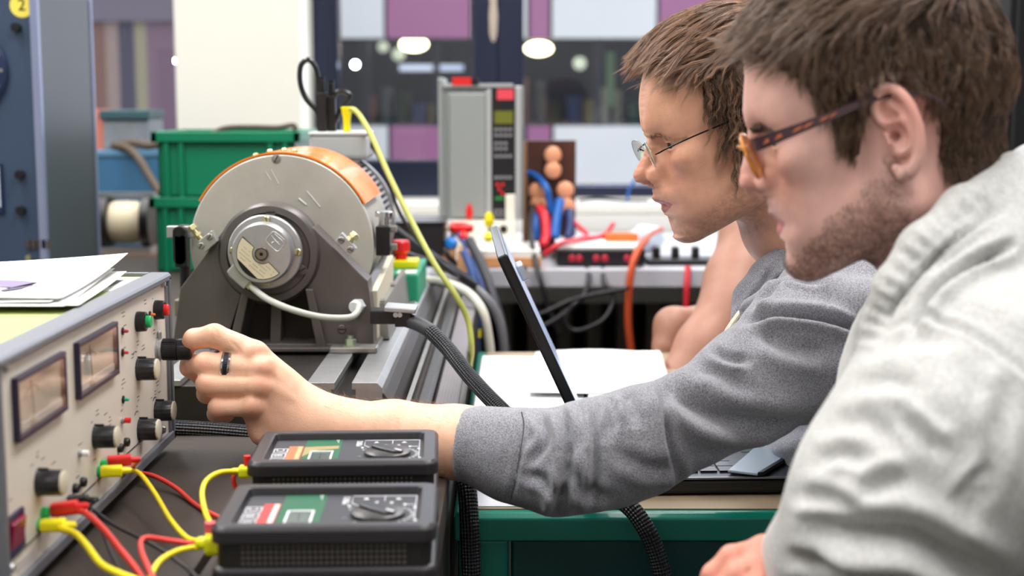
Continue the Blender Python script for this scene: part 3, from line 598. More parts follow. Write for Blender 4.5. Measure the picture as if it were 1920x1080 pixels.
for k, quad in enumerate([[(22, 706), (115, 659), (115, 771), (22, 831)], [(139, 639), (213, 604), (213, 704), (139, 749)]]):
    q = [PP(x, y) for x, y in quad]
    y0, y1 = (q[0][1]+q[3][1])/2, (q[1][1]+q[2][1])/2; z1, z0 = (q[0][2]+q[1][2])/2, (q[2][2]+q[3][2])/2
    bw = .0042
    bz = mesh('meter_bezel', J(box(PX, PX+.005, y0, y1, z0, z0+bw), box(PX, PX+.005, y0, y1, z1-bw, z1), box(PX, PX+.005, y0, y0+bw*.8, z0+bw, z1-bw), box(PX, PX+.005, y1-bw*.8, y1, z0+bw, z1-bw)), m_bez, psu, bevel=.0006, label='left meter bezel' if k == 0 else 'right meter bezel')
    mesh('scale_plate', box(PX, PX+.0008, y0+bw, y1-bw, z0+bw, z1-bw), m_scale, bz)
    py, pz = y0+(y1-y0)*.36, z0+(z1-z0)*.2
    arcs = []
    for i in range(0, 21):
        a = math.radians(48+84*i/20); r0 = (z1-z0)*.50; r1 = r0*(1.14 if i % 5 == 0 else 1.07)
        arcs.append(tube([(PX+.0011, py+r0*math.cos(a), pz+r0*math.sin(a)), (PX+.0011, py+r1*math.cos(a), pz+r1*math.sin(a))], .00025, 4, 0))
    arcs.append(tube([(PX+.0011, py+r0*math.cos(math.radians(a)), pz+r0*math.sin(math.radians(a))) for a in range(48, 134, 6)], .00025, 4, 0))
    mesh('scale_marks', J(*arcs), M('print_pale', (190, 182, 168), .6), bz)
    mesh('needle', tube([(PX+.0025, py, pz), (PX+.0025, py-(z1-z0)*.12, pz+(z1-z0)*.64)], .0004, 6, 0), m_black, bz)
    mesh('needle_hub', J(cbox((PX+.0022, py, pz-.002), (.0022, .012, .005)), cyl(.003, .004, 14, 'x', (PX, py, pz))), m_scale, bz, bevel=.0006)
    mesh('mirror_strip', box(PX+.0008, PX+.0016, y0+bw, y1-bw, z0+bw, z0+bw+.006), m_white, bz)
    mesh('meter_glass', box(PX+.0038, PX+.0046, y0+bw, y1-bw, z0+bw, z1-bw), m_mglass, bz)
m_cap = M('knob_cap', (208, 200, 178), .4); m_knob = M('knob_black', (36, 35, 38), .28, bump=.03)
knob_n = 0
def knob(px, py, r, L, lab=None):
    p = PP(px, py); s = [(r*1.04, 0), (r*1.04, .0015), (r, .002), (r*.97, L), (r*.90, L+.001)]
    V, F = lathe(s, 60)
    # fluted grip
    a = np.arctan2(V[:, 1], V[:, 0]); rr = np.hypot(V[:, 0], V[:, 1]); f = 1-.035*(np.cos(a*15) > .75)*(rr > r*.93)
    V = V*np.stack([f, f, np.ones_like(f)], 1)
    k = mesh('control_knob', T((V, F), p, AX['x']), m_knob, psu, smooth=True, label=lab)
    mesh('knob_cap', T(lathe([(r*.92, L+.0005), (r*.90, L+.0022), (r*.82, L+.0026), (.0003, L+.0026)], 40), p, AX['x']), m_cap, k, smooth=True)
    mesh('pointer', cbox((p[0]+.004, p[1], p[2]+r*1.02), (.008, .0016, .0022)), m_black, k)
    return p
knob(178, 819, .0098, .0175, 'black knob with cream cap below the right meter')
knob(72, 905, .0100, .0175, 'black knob with cream cap below the left meter')
knob(259, 692, .0108, .0165, 'black knob with cream cap below the green button')
knob(262, 805, .0106, .0165, 'lower black knob with cream cap near the panel corner')
knob(293, 770, .0104, .0160, 'black knob with cream cap at the panel edge')
# the knurled potentiometer the hand is turning
kp = PP(296, 655)
kb = mesh('dial_knob', T(J(lathe([(.0095, .004), (.0105, .005), (.0105, .020), (.0098, .0205)], 44), lathe([(.0092, .0205), (.0108, .021), (.0108, .033), (.010, .0345), (.0003, .0345)], 44)), kp, AX['x']), m_knob, psu, smooth=True, label='ribbed black dial knob being turned')
rb = []
for i in range(36):
    a = 2*math.pi*i/36; rb.append(T(box(-.0004, .0004, -.0004, .0006, .0055, .0195), (.0105*math.cos(a), .0105*math.sin(a), 0), (0, 0, a-math.pi/2)))
mesh('knob_ribs', T(J(*rb), kp, AX['x']), m_knob, kb)
mesh('metal_collar', T(J(lathe([(.0125, 0), (.0125, .0015), (.0105, .002), (.0105, .0055)], 36)), kp, AX['x']), m_steel, kb, smooth=True)
mesh('stop_lever', cbox(kp+np.array([.002, 0, .014]), (.004, .006, .010)), m_steel, kb, bevel=.002)
# push buttons
for px, py, mm, nm in ((257, 603, m_green, 'green'), (291, 581, m_red, 'red')):
    p = PP(px, py); k = mesh('push_button', T(lathe([(.0095, 0), (.0098, .002), (.0092, .0085), (.0075, .0095), (.0062, .0085)], 36), p, AX['x']), m_black, psu, smooth=True, label=f'{nm} push button in a black collar')
    mesh('button_cap', T(lathe([(.0058, .006), (.0058, .0125), (.005, .0135), (.0003, .0138)], 28), p, AX['x']), mm, k, smooth=True)
# indicator lamps
for px, py, c in ((229, 621, (196, 60, 80)), (229, 661, (196, 60, 80)), (280, 590, (240, 110, 40)), (230, 749, (40, 160, 130)), (268, 596, (180, 230, 40))):
    if px == 268: continue
    p = PP(px, py); k = mesh('indicator_lamp', T(lathe([(.0036, 0), (.0036, .0012), (.0022, .0018)], 18), p, AX['x']), m_black, psu, smooth=True)
    mesh('lens', T(lathe([(.0016, .001), (.0016, .0045), (.001, .0058), (.0002, .006)], 14), p, AX['x']), M('lens_%d' % c[0], c, .2), k, smooth=True)
for px, py, mm in ((228, 788, m_red), (148, 850, m_white)):
    p = PP(px, py); k = mesh('toggle_button', T(lathe([(.0032, 0), (.0032, .002), (.0022, .003)], 18), p, AX['x']), m_steel, psu, smooth=True)
    mesh('button_cap', T(lathe([(.0026, .003), (.0026, .008), (.0002, .0085)], 18), p, AX['x']), mm, k, smooth=True)
for px, py in ((222, 840), (234, 829), (138, 916), (152, 904)):
    p = PP(px, py); mesh('panel_socket', T(lathe([(.0042, 0), (.0042, .003), (.0036, .0042), (.0022, .0042), (.002, .001)], 22), p, AX['x']), m_black, psu, smooth=True)
for px, py in ((303, 531), (7, 687), (303, 806), (16, 1066)):
    p = PP(px, py); mesh('panel_screw', T(lathe([(.0042, 0), (.0042, .0015), (.0028, .004), (.0003, .0042)], 18), p, AX['x']), m_steel, psu, smooth=True)
# rocker switch
q = [PP(x, y) for x, y in ((7, 975), (38, 950), (38, 1020), (7, 1052))]
y0, y1, z0, z1 = q[0][1], q[1][1], q[2][2]-.002, q[0][2]
rk = mesh('mains_switch', J(box(PX, PX+.003, y0, y0+.003, z0, z1), box(PX, PX+.003, y1-.003, y1, z0, z1), box(PX, PX+.003, y0, y1, z0, z0+.004), box(PX, PX+.003, y0, y1, z1-.004, z1)), M('switch_blue_black', (26, 24, 62), .35), psu, bevel=.0006)
mesh('rocker', T(cbox((0, 0, 0), (.004, y1-y0-.007, z1-z0-.009), (0, .16, 0)), (PX+.0025, (y0+y1)/2, (z0+z1)/2)), M('rocker_red', (130, 18, 54), .2, emit=.08), rk, bevel=.0008)
# printed legends: short dashes of illegible print
dash = []
def legend(px, py, n=1, wd=.010, dz=-.0035, slope=0):
    p = PP(px, py)
    for i in range(n):
        w_ = wd*random.uniform(.55, 1); x = p[1]-w_/2
        while x < p[1]+w_/2:
            l = random.uniform(.0006, .0014); dash.append(box(PX, PX+.0002, x, x+l, p[2]+dz*i-.0003, p[2]+dz*i+.0003*random.uniform(.3, 2.2))); x += l+.0005
for a in ((231, 586, 2, .016), (234, 610), (234, 652), (272, 563, 2, .012), (289, 619, 2, .010), (258, 640, 2, .010), (268, 648, 2, .012), (248, 664, 2), (231, 712, 2, .014), (230, 728, 1, .008), (295, 716, 2, .014), (291, 733, 2), (299, 735), (284, 746), (259, 744, 2), (257, 762, 1, .006), (228, 770, 1, .006), (150, 833, 1, .012), (146, 894, 1, .012), (182, 770, 2, .010), (172, 792, 1, .006), (206, 782, 2, .008), (206, 796), (198, 776), (70, 848, 2, .010), (80, 860), (60, 872), (100, 868, 1, .012), (300, 828, 1, .010), (19, 938, 1, .006), (222, 853, 1, .006), (177, 862, 1, .008), (50, 768, 0), (286, 560, 1, .004)):
    legend(*a)
mesh('panel_print', J(*dash), M('print_dark', (104, 94, 88), .6), psu)
for px, py, r in ((253, 667, .012), (290, 752, .012), (256, 779, .012)):
    p = PP(px, py)+np.array([.0002, 0, -.008]); mesh('dial_mark', tube([p+np.array([0, r*math.cos(a), r*math.sin(a)]) for a in np.radians([125, 105, 85, 65])], .0004, 5, 4), m_black, psu)
mesh('name_plate', box(PX, PX+.0004, PP(30, 1040)[1], PP(62, 1010)[1], PZ0+.012, PZ0+.020), M('plate_pale', (190, 184, 180), .5), psu)
mesh('top_sticker', J(box(-.425, -.378, 1.33, 1.435, PZ1-.004, PZ1-.0034)), m_white, psu)
mesh('sticker_print', J(box(-.417, -.388, 1.36, 1.41, PZ1-.0034, PZ1-.003)), M('print_grey', (120, 120, 128), .6), psu)
# panel binding posts in green and the plugs in them
def post(px, py, mat, lab=None):
    p = PP(px, py); mesh('binding_post', T(lathe([(.0048, 0), (.0048, .004), (.0042, .0045)], 20), p, AX['x']), mat, psu, smooth=True, label=lab); return p
post(184, 884, m_green, 'green binding post'); post(190, 872, m_green); post(72, 985, m_green); post(80, 962, m_green)
# ---- papers on top of the power supply
def sheet(name, corners, z, mat, lab, curl=0.0, seed=0, group=None, corner=(1, 1), amp=.0015):
    c = [np.array(p) for p in corners]; rr = np.random.default_rng(seed); ph = rr.uniform(0, 6, 4)
    def f(u, v):
        p = (c[0]*(1-u)+c[1]*u)*(1-v)+(c[3]*(1-u)+c[2]*u)*v
        zz_ = z+amp*(math.sin(5*u+ph[0])*math.sin(4*v+ph[1])+1)*.5+curl*max(0, (u if corner[0] else 1-u)*.6+(v if corner[1] else 1-v)*.6-.62)**2*6
        return (p[0], p[1], zz_)
    o = mesh(name, grid(f, 26, 26), mat, smooth=True, solid=.0004, angle=180); tag(o, lab, 'paper', group); return o
m_paper = M('paper_white', (240, 240, 240), .75); m_paper2 = M('paper_shade', (226, 226, 222), .75)
pz = PZ1+.0005
K = lambda px, py, z=PZ1: (float(atz(px, py, z)[0]), float(atz(px, py, z)[1]))
base = [K(-160, 586), K(135, 583), K(258, 516), K(250, 500)]
pc = [(-.72, 1.20), (-.368, 1.195), (-.386, 1.415), (-.72, 1.43)]
labs = ['sheet of white paper, lowest in the pile on the power supply', 'white paper sheet second from the bottom of the pile on the power supply', 'white paper sheet in the middle of the pile on the power supply', 'white paper sheet just under the printed top sheet on the power supply']
shape_j = [(0, 0, 0), (-.006, -.008, .02), (-.016, .004, -.02), (-.010, .012, .03)]
for i in range(4):
    dx, dy, rz = shape_j[i]; cc = [np.array([x+dx-(.0 if x < -.5 else i*.004), y+dy+rz*(x+.5)*.5]) for x, y in pc]
    sheet('paper_sheet', cc, pz+i*.0016, m_paper if i % 2 else m_paper2, labs[i], curl=.002+.001*i, seed=i, group='papers on the power supply', amp=.002)
top = [np.array([x, y]) for x, y in ((-.74, 1.215), (-.386, 1.205), (-.388, 1.43), (-.74, 1.44))]
ts_ = sheet('paper_sheet', top, pz+4*.0016, m_paper, 'white sheet printed with a violet grey picture, uppermost on the power supply', curl=.007, seed=9, group='papers on the power supply', amp=.0012)
def onsheet(poly, dz=.0012): return [(x, y) for x, y in poly]
zt = pz+4*.0016+.0015
def flatpoly(pts, z, th=.0002):
    P_ = [atz(x, y, z) for x, y in pts]; return prism([(p[0], p[1]) for p in P_][::-1], th, 'z', (0, 0, z))
m_pr = M('print_violet', (132, 118, 150), .6); m_prd = M('print_violet_dark', (86, 78, 104), .6)
mesh('printed_picture', flatpoly([(-60, 524), (72, 527), (60, 536), (38, 540), (-60, 535)], zt), m_pr, ts_)
mesh('printed_line', flatpoly([(0, 544), (35, 537), (62, 534), (74, 528), (40, 541), (6, 546)], zt+.0002), m_prd, ts_)
mesh('printed_text', J(*[flatpoly([(0+i*3-20, 497+i*4), (42-i*5, 498+i*4), (42-i*5, 499+i*4), (0+i*3-20, 498.2+i*4)], zt) for i in range(5)], flatpoly([(50, 505), (84, 505), (80, 508), (54, 508)], zt), flatpoly([(96, 511), (122, 511), (118, 513), (100, 513)], zt)), M('print_faint', (168, 166, 172), .6), ts_)

# ================================================================ MULTIMETERS
m_case = M('meter_case', (40, 38, 42), .38, bump=.12, bscale=700); m_body = M('meter_body', (28, 25, 24), .5, bump=.1, bscale=500)
m_face = M('meter_face', (50, 50, 56), .55, bump=.05); m_dgreen = M('face_green', (14, 86, 56), .5); m_wh = M('face_print', (222, 222, 226), .6)
MW_, MD_, MH_ = .162, .121, .057
def meter(px_near, loc, rz, lab, dial, red, tan):
    t = thing('multimeter', lab, 'multimeter', (0, 0, 0), 'analogue multimeters')
    def mm(name, s, mat, **k): return mesh(name, s, mat, t, **k)
    mm('case_body', T(prism(rrect(MW_-.008, MD_-.008, .008), .040, 'z'), (0, 0, .007)), m_body)
    mm('base_rim', T(prism(rrect(MW_, MD_, .009), .027, 'z'), (0, 0, 0)), m_case, bevel=.004, seg=3)
    # raised frame
    o = rrect(MW_, MD_, .010, 5); ii = rrect(MW_-.030, MD_-.030, .004, 5); n = len(o)
    V = []
    for z, pl in ((.045, o), (.0545, o)): V += [(x, y, z) for x, y in pl]
    V += [(x*.965, y*.955, .0575) for x, y in o]; V += [(x, y, .0575) for x, y in [(a*1.03, b2*1.04) for a, b2 in ii]]; V += [(x, y, .052) for x, y in ii]; V += [(x, y, .045) for x, y in ii]
    F = [(k*n+i, k*n+(i+1) % n, (k+1)*n+(i+1) % n, (k+1)*n+i) for k in range(5) for i in range(n)]+[(5*n+i, 5*n+(i+1) % n, (i+1) % n, i) for i in range(n)]
    mm('top_frame', (np.array(V), F), m_case, bevel=.0012, seg=3)
    fz = .0515
    f = mm('face_plate', T(prism(rrect(MW_-.029, MD_-.029, .004), .002, 'z'), (0, 0, fz-.002)), m_face)
    w2, d2 = MW_/2-.015, MD_/2-.015
    def fl(x0, x1, y0, y1, mat, name, h=.0003, par_=None): return mesh(name, box(-w2+x0*2*w2, -w2+x1*2*w2, -d2+y0*2*d2, -d2+y1*2*d2, fz, fz+h), mat, par_ or f)
    fl(.105, .20, .02, .72, red, 'brand_strip'); fl(.165, .195, .02, .70, M('strip_beige' if tan else 'strip_pale', (206, 160, 112) if tan else (220, 200, 190), .5), 'brand_strip_pale', .0005)
    fl(.21, .455, .02, .98, m_dgreen, 'green_field')
    if tan: mesh('tan_wedge', prism([(-w2+x*2*w2, -d2+y*2*d2) for x, y in ((.21, .30), (.30, .55), (.44, .60), (.44, .72), (.21, .68))], .0005, 'z', (0, 0, fz)), M('wedge_tan', (150, 132, 84), .5), f)
    # display window
    wx0, wx1, wy0, wy1 = .27, .40, -.02, .46
    mesh('display_frame', J(*[box(-w2+a*2*w2, -w2+b2*2*w2, -d2+c*2*d2, -d2+e*2*d2, fz, fz+.0016) for a, b2, c, e in ((wx0-.012, wx0, wy0, wy1+.02), (wx1, wx1+.012, wy0, wy1+.02), (wx0, wx1, wy1, wy1+.02))]), m_wh, f, bevel=.0003)
    mesh('display_window', box(-w2+wx0*2*w2, -w2+wx1*2*w2, -d2+max(0, wy0)*2*d2, -d2+wy1*2*d2, fz, fz+.0008), M('display_dark', (84, 96, 94), .12), f)
    mesh('needle', box(-w2+.33*2*w2, -w2+.334*2*w2, -d2+.02, -d2+.42*2*d2, fz+.0008, fz+.0011), m_black, f)
    Rt = rotm(0, 0, math.pi/2)
    for i, ch_ in enumerate('BBC'):
        cx, cyy = -w2+.055*2*w2, -d2+(.18+.19*i)*2*d2
        s = .0062
        mesh('logo_box', J(*[box(cx+a*s, cx+b2*s, cyy+c*s, cyy+e*s, fz, fz+.0003) for a, b2, c, e in ((-1, 1, -1.1, -.95), (-1, 1, .95, 1.1), (-1, -.88, -1, 1), (.88, 1, -1, 1))]), m_wh, f)
        mesh('logo_letter', text_shape(ch_, .0105, (cx, cyy, fz+.0003), Rt), m_wh, f)
    mesh('type_print', text_shape('M2012', .0072, (-w2+.575*2*w2, -d2+.80*2*d2, fz+.0003), Rt), m_wh, f)
    mesh('range_print', text_shape('~ =', .0075, (-w2+.425*2*w2, -d2+.9*2*d2, fz+.0006), Rt), m_wh, f)
    # outline round the dial
    def ln(pts, r=.00035): return tube([(-w2+x*2*w2, -d2+y*2*d2, fz+.0003) for x, y in pts], r, 4, 0)
    mesh('dial_outline', J(ln([(.61, .72), (.61, .93), (.985, .93)]), ln([(.985, .93), (.985, .03)]), ln([(.61, .72), (.66, .62)]), ln([(.80, .93), (.80, .78)]), ln([(.93, .66), (.985, .66)])), m_wh, f)
    dcx, dcy = -w2+.775*2*w2, -d2+.38*2*d2
    dial_marks = []
    for i in range(30):
        a = math.radians(-130+i*10.2 if i < 28 else 200); r0, r1 = .0245, .0275
        if i % 1 == 0: dial_marks.append(tube([(dcx+r0*math.cos(a), dcy+r0*math.sin(a)*.96, fz+.0003), (dcx+r1*math.cos(a), dcy+r1*math.sin(a)*.96, fz+.0003)], .0004, 4, 0))
        if i % 2 == 0 and 3 < i < 27 and dcy+.0325*math.sin(a) < d2-.004: dial_marks.append(T(cbox((0, 0, 0), (.0022, .0034, .0004)), (dcx+.0325*math.cos(a), dcy+.0325*math.sin(a), fz+.0003)))
        if i % 3 == 0 and 5 < i < 16: dial_marks.append(T(cbox((0, 0, 0), (.0024, .0026, .0004)), (dcx+.038*math.cos(a), dcy+.038*math.sin(a), fz+.0003)))
    mesh('dial_marks', J(*dial_marks), m_wh, f)
    mesh('warning_mark', prism([(-.0024, 0), (.0024, 0), (0, .0042)], .0004, 'z', (-w2+.69*2*w2, -d2+.83*2*d2, fz)), m_wh, f)
    mesh('warning_mark', prism([(-.0024, 0), (.0024, 0), (0, .0042)], .0004, 'z', (-w2+.88*2*w2, -d2+.83*2*d2, fz)), m_wh, f)
    kn = mm('selector_knob', T(lathe([(.0205, 0), (.0205, .003), (.0185, .0042), (.0003, .0042)], 48), (dcx, dcy, fz)), M('selector_dark', (58, 55, 56), .32), smooth=True)
    g = [(-.019, -.0015), (-.015, -.0055), (0, -.0065), (.015, -.0055), (.019, 0), (.015, .0055), (0, .0065), (-.015, .0055), (-.019, .0015)]
    mesh('selector_grip', T(T(prism(g, .0034, 'z'), (0, 0, 0), (0, 0, dial)), (dcx, dcy, fz+.003)), m_black, kn, bevel=.0015)
    mesh('grip_pointer', T(T(box(.010, .0185, -.0009, .0009, .0062, .0067), (0, 0, 0), (0, 0, dial)), (dcx, dcy, fz)), m_wh, kn)
    # perforated speaker-like rows on the front wall
    dots = []
    for r_ in range(4):
        for c_ in range(30): dots.append(T(ball(.0013, (0, 0, 0), 8, (1, .7, 1)), (-.058+c_*.004, -MD_/2+.004, .0295+r_*.0042)))
    mm('grip_dots', J(*dots), M('dot_grey', (92, 88, 84), .35), smooth=True)
    for i, c in enumerate(((.020, m_red), (-.012, m_yellow))):
        pass
    t.location = loc; t.rotation_euler = (0, 0, rz)
    for ch_ in t.children: ch_.matrix_parent_inverse = Matrix.Identity(4)
    return t
bpy.context.view_layer.update()
m_rs = M('strip_red', (196, 52, 52), .5); m_os = M('strip_orange', (222, 104, 62), .5)
mt1 = meter(0, (-.1375, 1.047, BZ+.0005), .035, 'dark analogue multimeter with a red strip, nearer to the camera edge of the bench', -.8, m_rs, False)
mt2 = meter(0, (-.1465, 1.232, BZ+.0005), .05, 'dark analogue multimeter with an orange strip and tan wedge, behind the red striped meter', -.8, m_os, True)
mt1['label'] = 'dark analogue multimeter with a red strip on its face, standing in front of the other'
# ================================================================ TEST LEADS
m_ly = M('lead_yellow', (238, 214, 30), .38); m_lr = M('lead_red', (214, 62, 54), .38); m_lb = M('lead_black', (46, 42, 46), .45)
def plug(p, axis, mat, lab, L=.022, r=.0055, name='banana_plug', grp=None):
    d = np.array(axis, float); d /= np.linalg.norm(d); Rz = np.array(Vector(d).to_track_quat('Z', 'Y').to_matrix())
    e = thing(name, lab, 'plug', p, grp)
    mesh('plug_body', T(J(prism(rrect(r*2, r*1.7, r*.5, 3), L, 'z')), p, R=Rz), mat, e, bevel=.0009)
    mesh('plug_collar', T(lathe([(r*.55, 0), (r*.5, L+.005), (r*.36, L+.008)], 12), p, R=Rz), mat, e, smooth=True)
    return e, np.array(p)+d*(L+.006)
def lead(pts, mat, lab, r=.0022, grp=None):
    return cable('test_lead', pts, r, mat, lab, 'test lead', grp, n=8)
pz1 = PP(184, 884)+np.array([.002, 0, 0]); e, q1 = plug(pz1, (.95, .22, -.02), m_yellow, 'yellow plug in the upper green post of the power supply', .018)
pz2 = PP(190, 872)+np.array([.002, .012, 0]); e, q2 = plug(pz2, (1, .25, .02), m_red, 'red plug behind the upper yellow plug of the power supply', .020)
pz3 = PP(72, 985)+np.array([.002, 0, 0]); e, q3 = plug(pz3, (1, .05, 0), m_yellow, 'yellow plug in the lower green post near the mains switch', .018)
pz4 = PP(80, 962)+np.array([.004, .008, 0]); e, q4 = plug(pz4, (1, .12, .1), m_red, 'red plug above the lower yellow plug of the power supply', .020, .006)
pz5 = PP(122, 938)+np.array([.002, 0, 0]); e, q5 = plug(pz5, (1, .1, 0), m_black, 'black plug next to the lower red plug of the power supply', .016, .0045)
W = lambda l: [at(x, y, Y) for x, y, Y in l]
# stacked plug at the left end of the near meter
m_lime = M('plug_lime', (222, 226, 28), .38)
mp = at(398, 1018, 1.03); e, qn = plug(mp+np.array([.010, 0, 0]), (-1, 0, 0), m_lime, 'lime yellow plug at the left end of the red striped meter', .014, .0100)
mesh('pink_stub', cyl(.0042, .010, 12, 'z', mp+np.array([-.001, 0, .006])), M('stub_pink', (226, 90, 100), .4), e)
mb = at(462, 884, 1.20); e, qb = plug(mb+np.array([.008, 0, 0]), (-1, 0, 0), m_lime, 'lime yellow plug at the left end of the orange striped meter', .014, .0062)
mesh('red_stub', cyl(.003, .010, 12, 'z', mb+np.array([.001, 0, .004])), m_red, e)
lead([q1]+W([(238, 880, 1.27), (262, 888, 1.25), (290, 925, 1.2), (318, 972, 1.14), (350, 1008, 1.08), (378, 1016, 1.05)])+[qn], m_ly, 'yellow test lead from the upper yellow plug down to the lime plug')
lead([q2]+W([(250, 882, 1.31), (290, 893, 1.30), (330, 915, 1.28), (365, 945, 1.24), (400, 965, 1.2), (425, 975, 1.19), (445, 985, 1.2)]), m_lr, 'red test lead running from the upper red plug across the bench behind the near meter')
lead([q3]+W([(112, 990, 1.03), (140, 1000, 1.02), (162, 1022, 1.0), (190, 1058, .98), (225, 1076, .96), (265, 1092, .94), (300, 1110, .93)]), m_ly, 'thick yellow test lead leaving the lower yellow plug toward the bench front', .0026)
lead([q4]+W([(130, 953, 1.06), (160, 962, 1.05), (190, 988, 1.04), (225, 1030, 1.02), (258, 1070, 1.0), (280, 1100, .98)]), m_lr, 'red test lead leaving the lower red plug toward the bench front', .0026)
lead([qb]+W([(440, 884, 1.195), (412, 886, 1.18), (388, 900, 1.16), (379, 925, 1.13), (385, 960, 1.09), (396, 985, 1.05), (401, 1003, 1.035)]), m_ly, 'yellow test lead curving between the two meters')
lead(W([(460, 880, 1.205), (446, 882, 1.21), (438, 896, 1.21), (442, 915, 1.21), (450, 935, 1.21)]), m_lr, 'short red test lead falling beside the orange striped meter')
lead([qn]+W([(360, 1019, 1.05), (320, 1014, 1.05), (278, 1008, 1.05), (264, 1016, 1.04), (266, 1036, 1.02), (278, 1064, .99), (292, 1095, .96)]), m_lr, 'red test lead looping left from the lime plug of the near meter')
lead([qn+np.array([0, -.003, -.003])]+W([(365, 1026, 1.03), (330, 1034, 1.02), (300, 1052, 1.0), (284, 1078, .98), (275, 1105, .96)]), m_ly, 'yellow test lead looping left from the lime plug of the near meter')
lead([q5]+W([(160, 945, 1.13), (180, 960, 1.12), (215, 985, 1.10), (260, 1008, 1.08), (310, 1036, 1.05), (360, 1074, 1.01), (395, 1110, .98)]), m_lb, 'thin black lead lying on the bench between the coloured leads', .0016)
lead([q5+np.array([0, -.003, 0])]+W([(168, 955, 1.12), (190, 990, 1.09), (205, 1030, 1.05), (225, 1075, 1.0), (235, 1100, .98)]), m_lb, 'thin black lead hanging steeply below the black plug', .0016)
# ================================================================ LEFT BACKGROUND
def zy(y, Y): return float(at(960, y, Y)[2])
def xx_(x, Y): return float(at(x, 300, Y)[0])
side = thing('side_table', 'long dark table with a wooden edge behind the workbench at the left', 'table', (-1.6, 3.5, 0))
mesh('tabletop', box(-2.6, -.60, 3.345, 3.95, .765, .80), M('table_brown', (120, 84, 56), .5, noise=.1), side, bevel=.003)
for x, y in ((-2.5, 3.42), (-.68, 3.42), (-2.5, 3.88), (-.68, 3.88)): mesh('leg', box(x-.025, x+.025, y-.025, y+.025, 0, .765), m_blackm, side)
cab = thing('instrument_cabinet', 'tall blue grey instrument cabinet with a round yellow 2 sticker', 'cabinet', (-1.2, 2.75, BZ))
CY = 2.6
cx1 = xx_(80, CY); m_cab = M('cabinet_blue', (60, 76, 100), .42, .2, noise=.05, nscale=5); m_cabs = M('cabinet_side', (74, 80, 88), .45, .2, noise=.05, nscale=4)
mesh('cabinet_side', box(cx1-.55, cx1+.0, CY+.01, CY+.335, BZ, zy(-6, 2.9)), m_cabs, cab, bevel=.004)
mesh('front_panel', box(cx1-.55, cx1-.008, CY, CY+.01, BZ+.005, zy(-6, 2.9)-.01), m_cab, cab, bevel=.002)
mesh('corner_strip', box(cx1-.012, cx1+.002, CY-.004, CY+.012, BZ, zy(-6, 2.9)), M('strip_lilac', (142, 150, 180), .35, .4), cab, bevel=.002)
mesh('rear_strip', box(cx1-.01, cx1+.003, CY+.325, CY+.337, BZ, zy(-6, 2.9)), M('strip_lilac', (142, 150, 180), .35, .4), cab, bevel=.002)
def cf2(x, y, dy=0): return at(x, y, CY+dy)
st = mesh('sticker', cyl(.0215, .0008, 40, '-y', cf2(41, 10)), M('sticker_yellow', (232, 214, 88), .5), cab)
mesh('numeral', text_shape('2', .030, cf2(41, 10)+np.array([0, -.0012, 0]), rotm(math.pi/2, 0, 0), .0003), m_black, st)
for x, y in ((33, 52), (40, 327), (42, 394)):
    mesh('fixing_knob', T(lathe([(.008, 0), (.006, .008), (.009, .010), (.008, .016)], 18), cf2(x, y), AX['-y']), m_black, cab, smooth=True)
mesh('round_dial', T(lathe([(.085, 0), (.085, .006), (.078, .010), (.0005, .010)], 48), cf2(-72, 132), AX['-y']), M('dial_blue', (26, 40, 74), .35), cab, smooth=True)
mesh('dial_rivet', J(*[cyl(.003, .002, 10, '-y', cf2(-72+74*math.cos(a), 132+74*math.sin(a), -.010)) for a in (-.4, 0, .4)]), m_steel, cab)
wq = [cf2(-40, 306), cf2(9, 400)]
mesh('window_bezel', box(wq[0][0], wq[1][0], CY-.006, CY, wq[1][2], wq[0][2]), M('dial_blue', (26, 40, 74), .35), cab, bevel=.001)
mesh('scale_window', box(wq[0][0]+.005, wq[1][0]-.004, CY-.008, CY-.006, wq[1][2]+.012, wq[0][2]-.006), M('window_pale', (190, 206, 214), .3), cab)
mesh('badge', J(*[box(cf2(30+i*10, 0)[0], cf2(37+i*10, 0)[0], CY-.004, CY, cf2(0, 466)[2], cf2(0, 449)[2]) for i in range(5)]), M('badge_bronze', (96, 88, 86), .35, .6), cab)
mesh('lock', cyl(.005, .005, 16, '-y', cf2(54, 483)), m_brass, cab)
# wire reel on a stand
reel = thing('wire_reel', 'reel wound with cream yarn between black flanges, beside the blue grey cabinet', 'reel', (xx_(230, 3.3), 3.42, BZ))
RY = 3.4; rz_ = zy(418, RY); r0_ = .052
xa, xb = xx_(199, RY), xx_(262, RY)
mesh('winding', T(lathe([(.046, 0), (.051, .01), (.052, (xb-xa)/2), (.050, xb-xa-.01), (.045, xb-xa)], 40), (xa, RY+.03, rz_), AX['x']), M('yarn_cream', (226, 214, 184), .8, bump=.6, bscale=400), reel, smooth=True)
for a, b2 in ((xx_(176, RY), xa), (xb, xx_(279, RY))): mesh('flange', T(lathe([(.066, 0), (.066, b2-a)], 40), (a, RY+.03, rz_), AX['x']), m_black, reel, bevel=.002)
for x in (xx_(186, RY), xx_(270, RY)): mesh('stand', box(x-.006, x+.006, RY+.02, RY+.04, BZ, zy(368, RY)), m_black, reel)
mesh('rail', box(xx_(172, RY), xx_(285, RY), RY+.02, RY+.035, zy(372, RY), zy(362, RY)), m_alu, reel)
mesh('base', box(xx_(172, RY), xx_(283, RY), RY-.03, RY+.09, BZ, BZ+.014), m_alu, reel)
bb = thing('blue_crate', 'flat blue crate on the sill level behind the reel', 'crate', (xx_(230, 3.7), 3.75, BZ))
mesh('crate_body', box(xx_(150, 3.65), xx_(345, 3.65), 3.65, 3.9, BZ, zy(284, 3.65)), M('crate_blue', (56, 104, 142), .5, noise=.03), bb, bevel=.004)
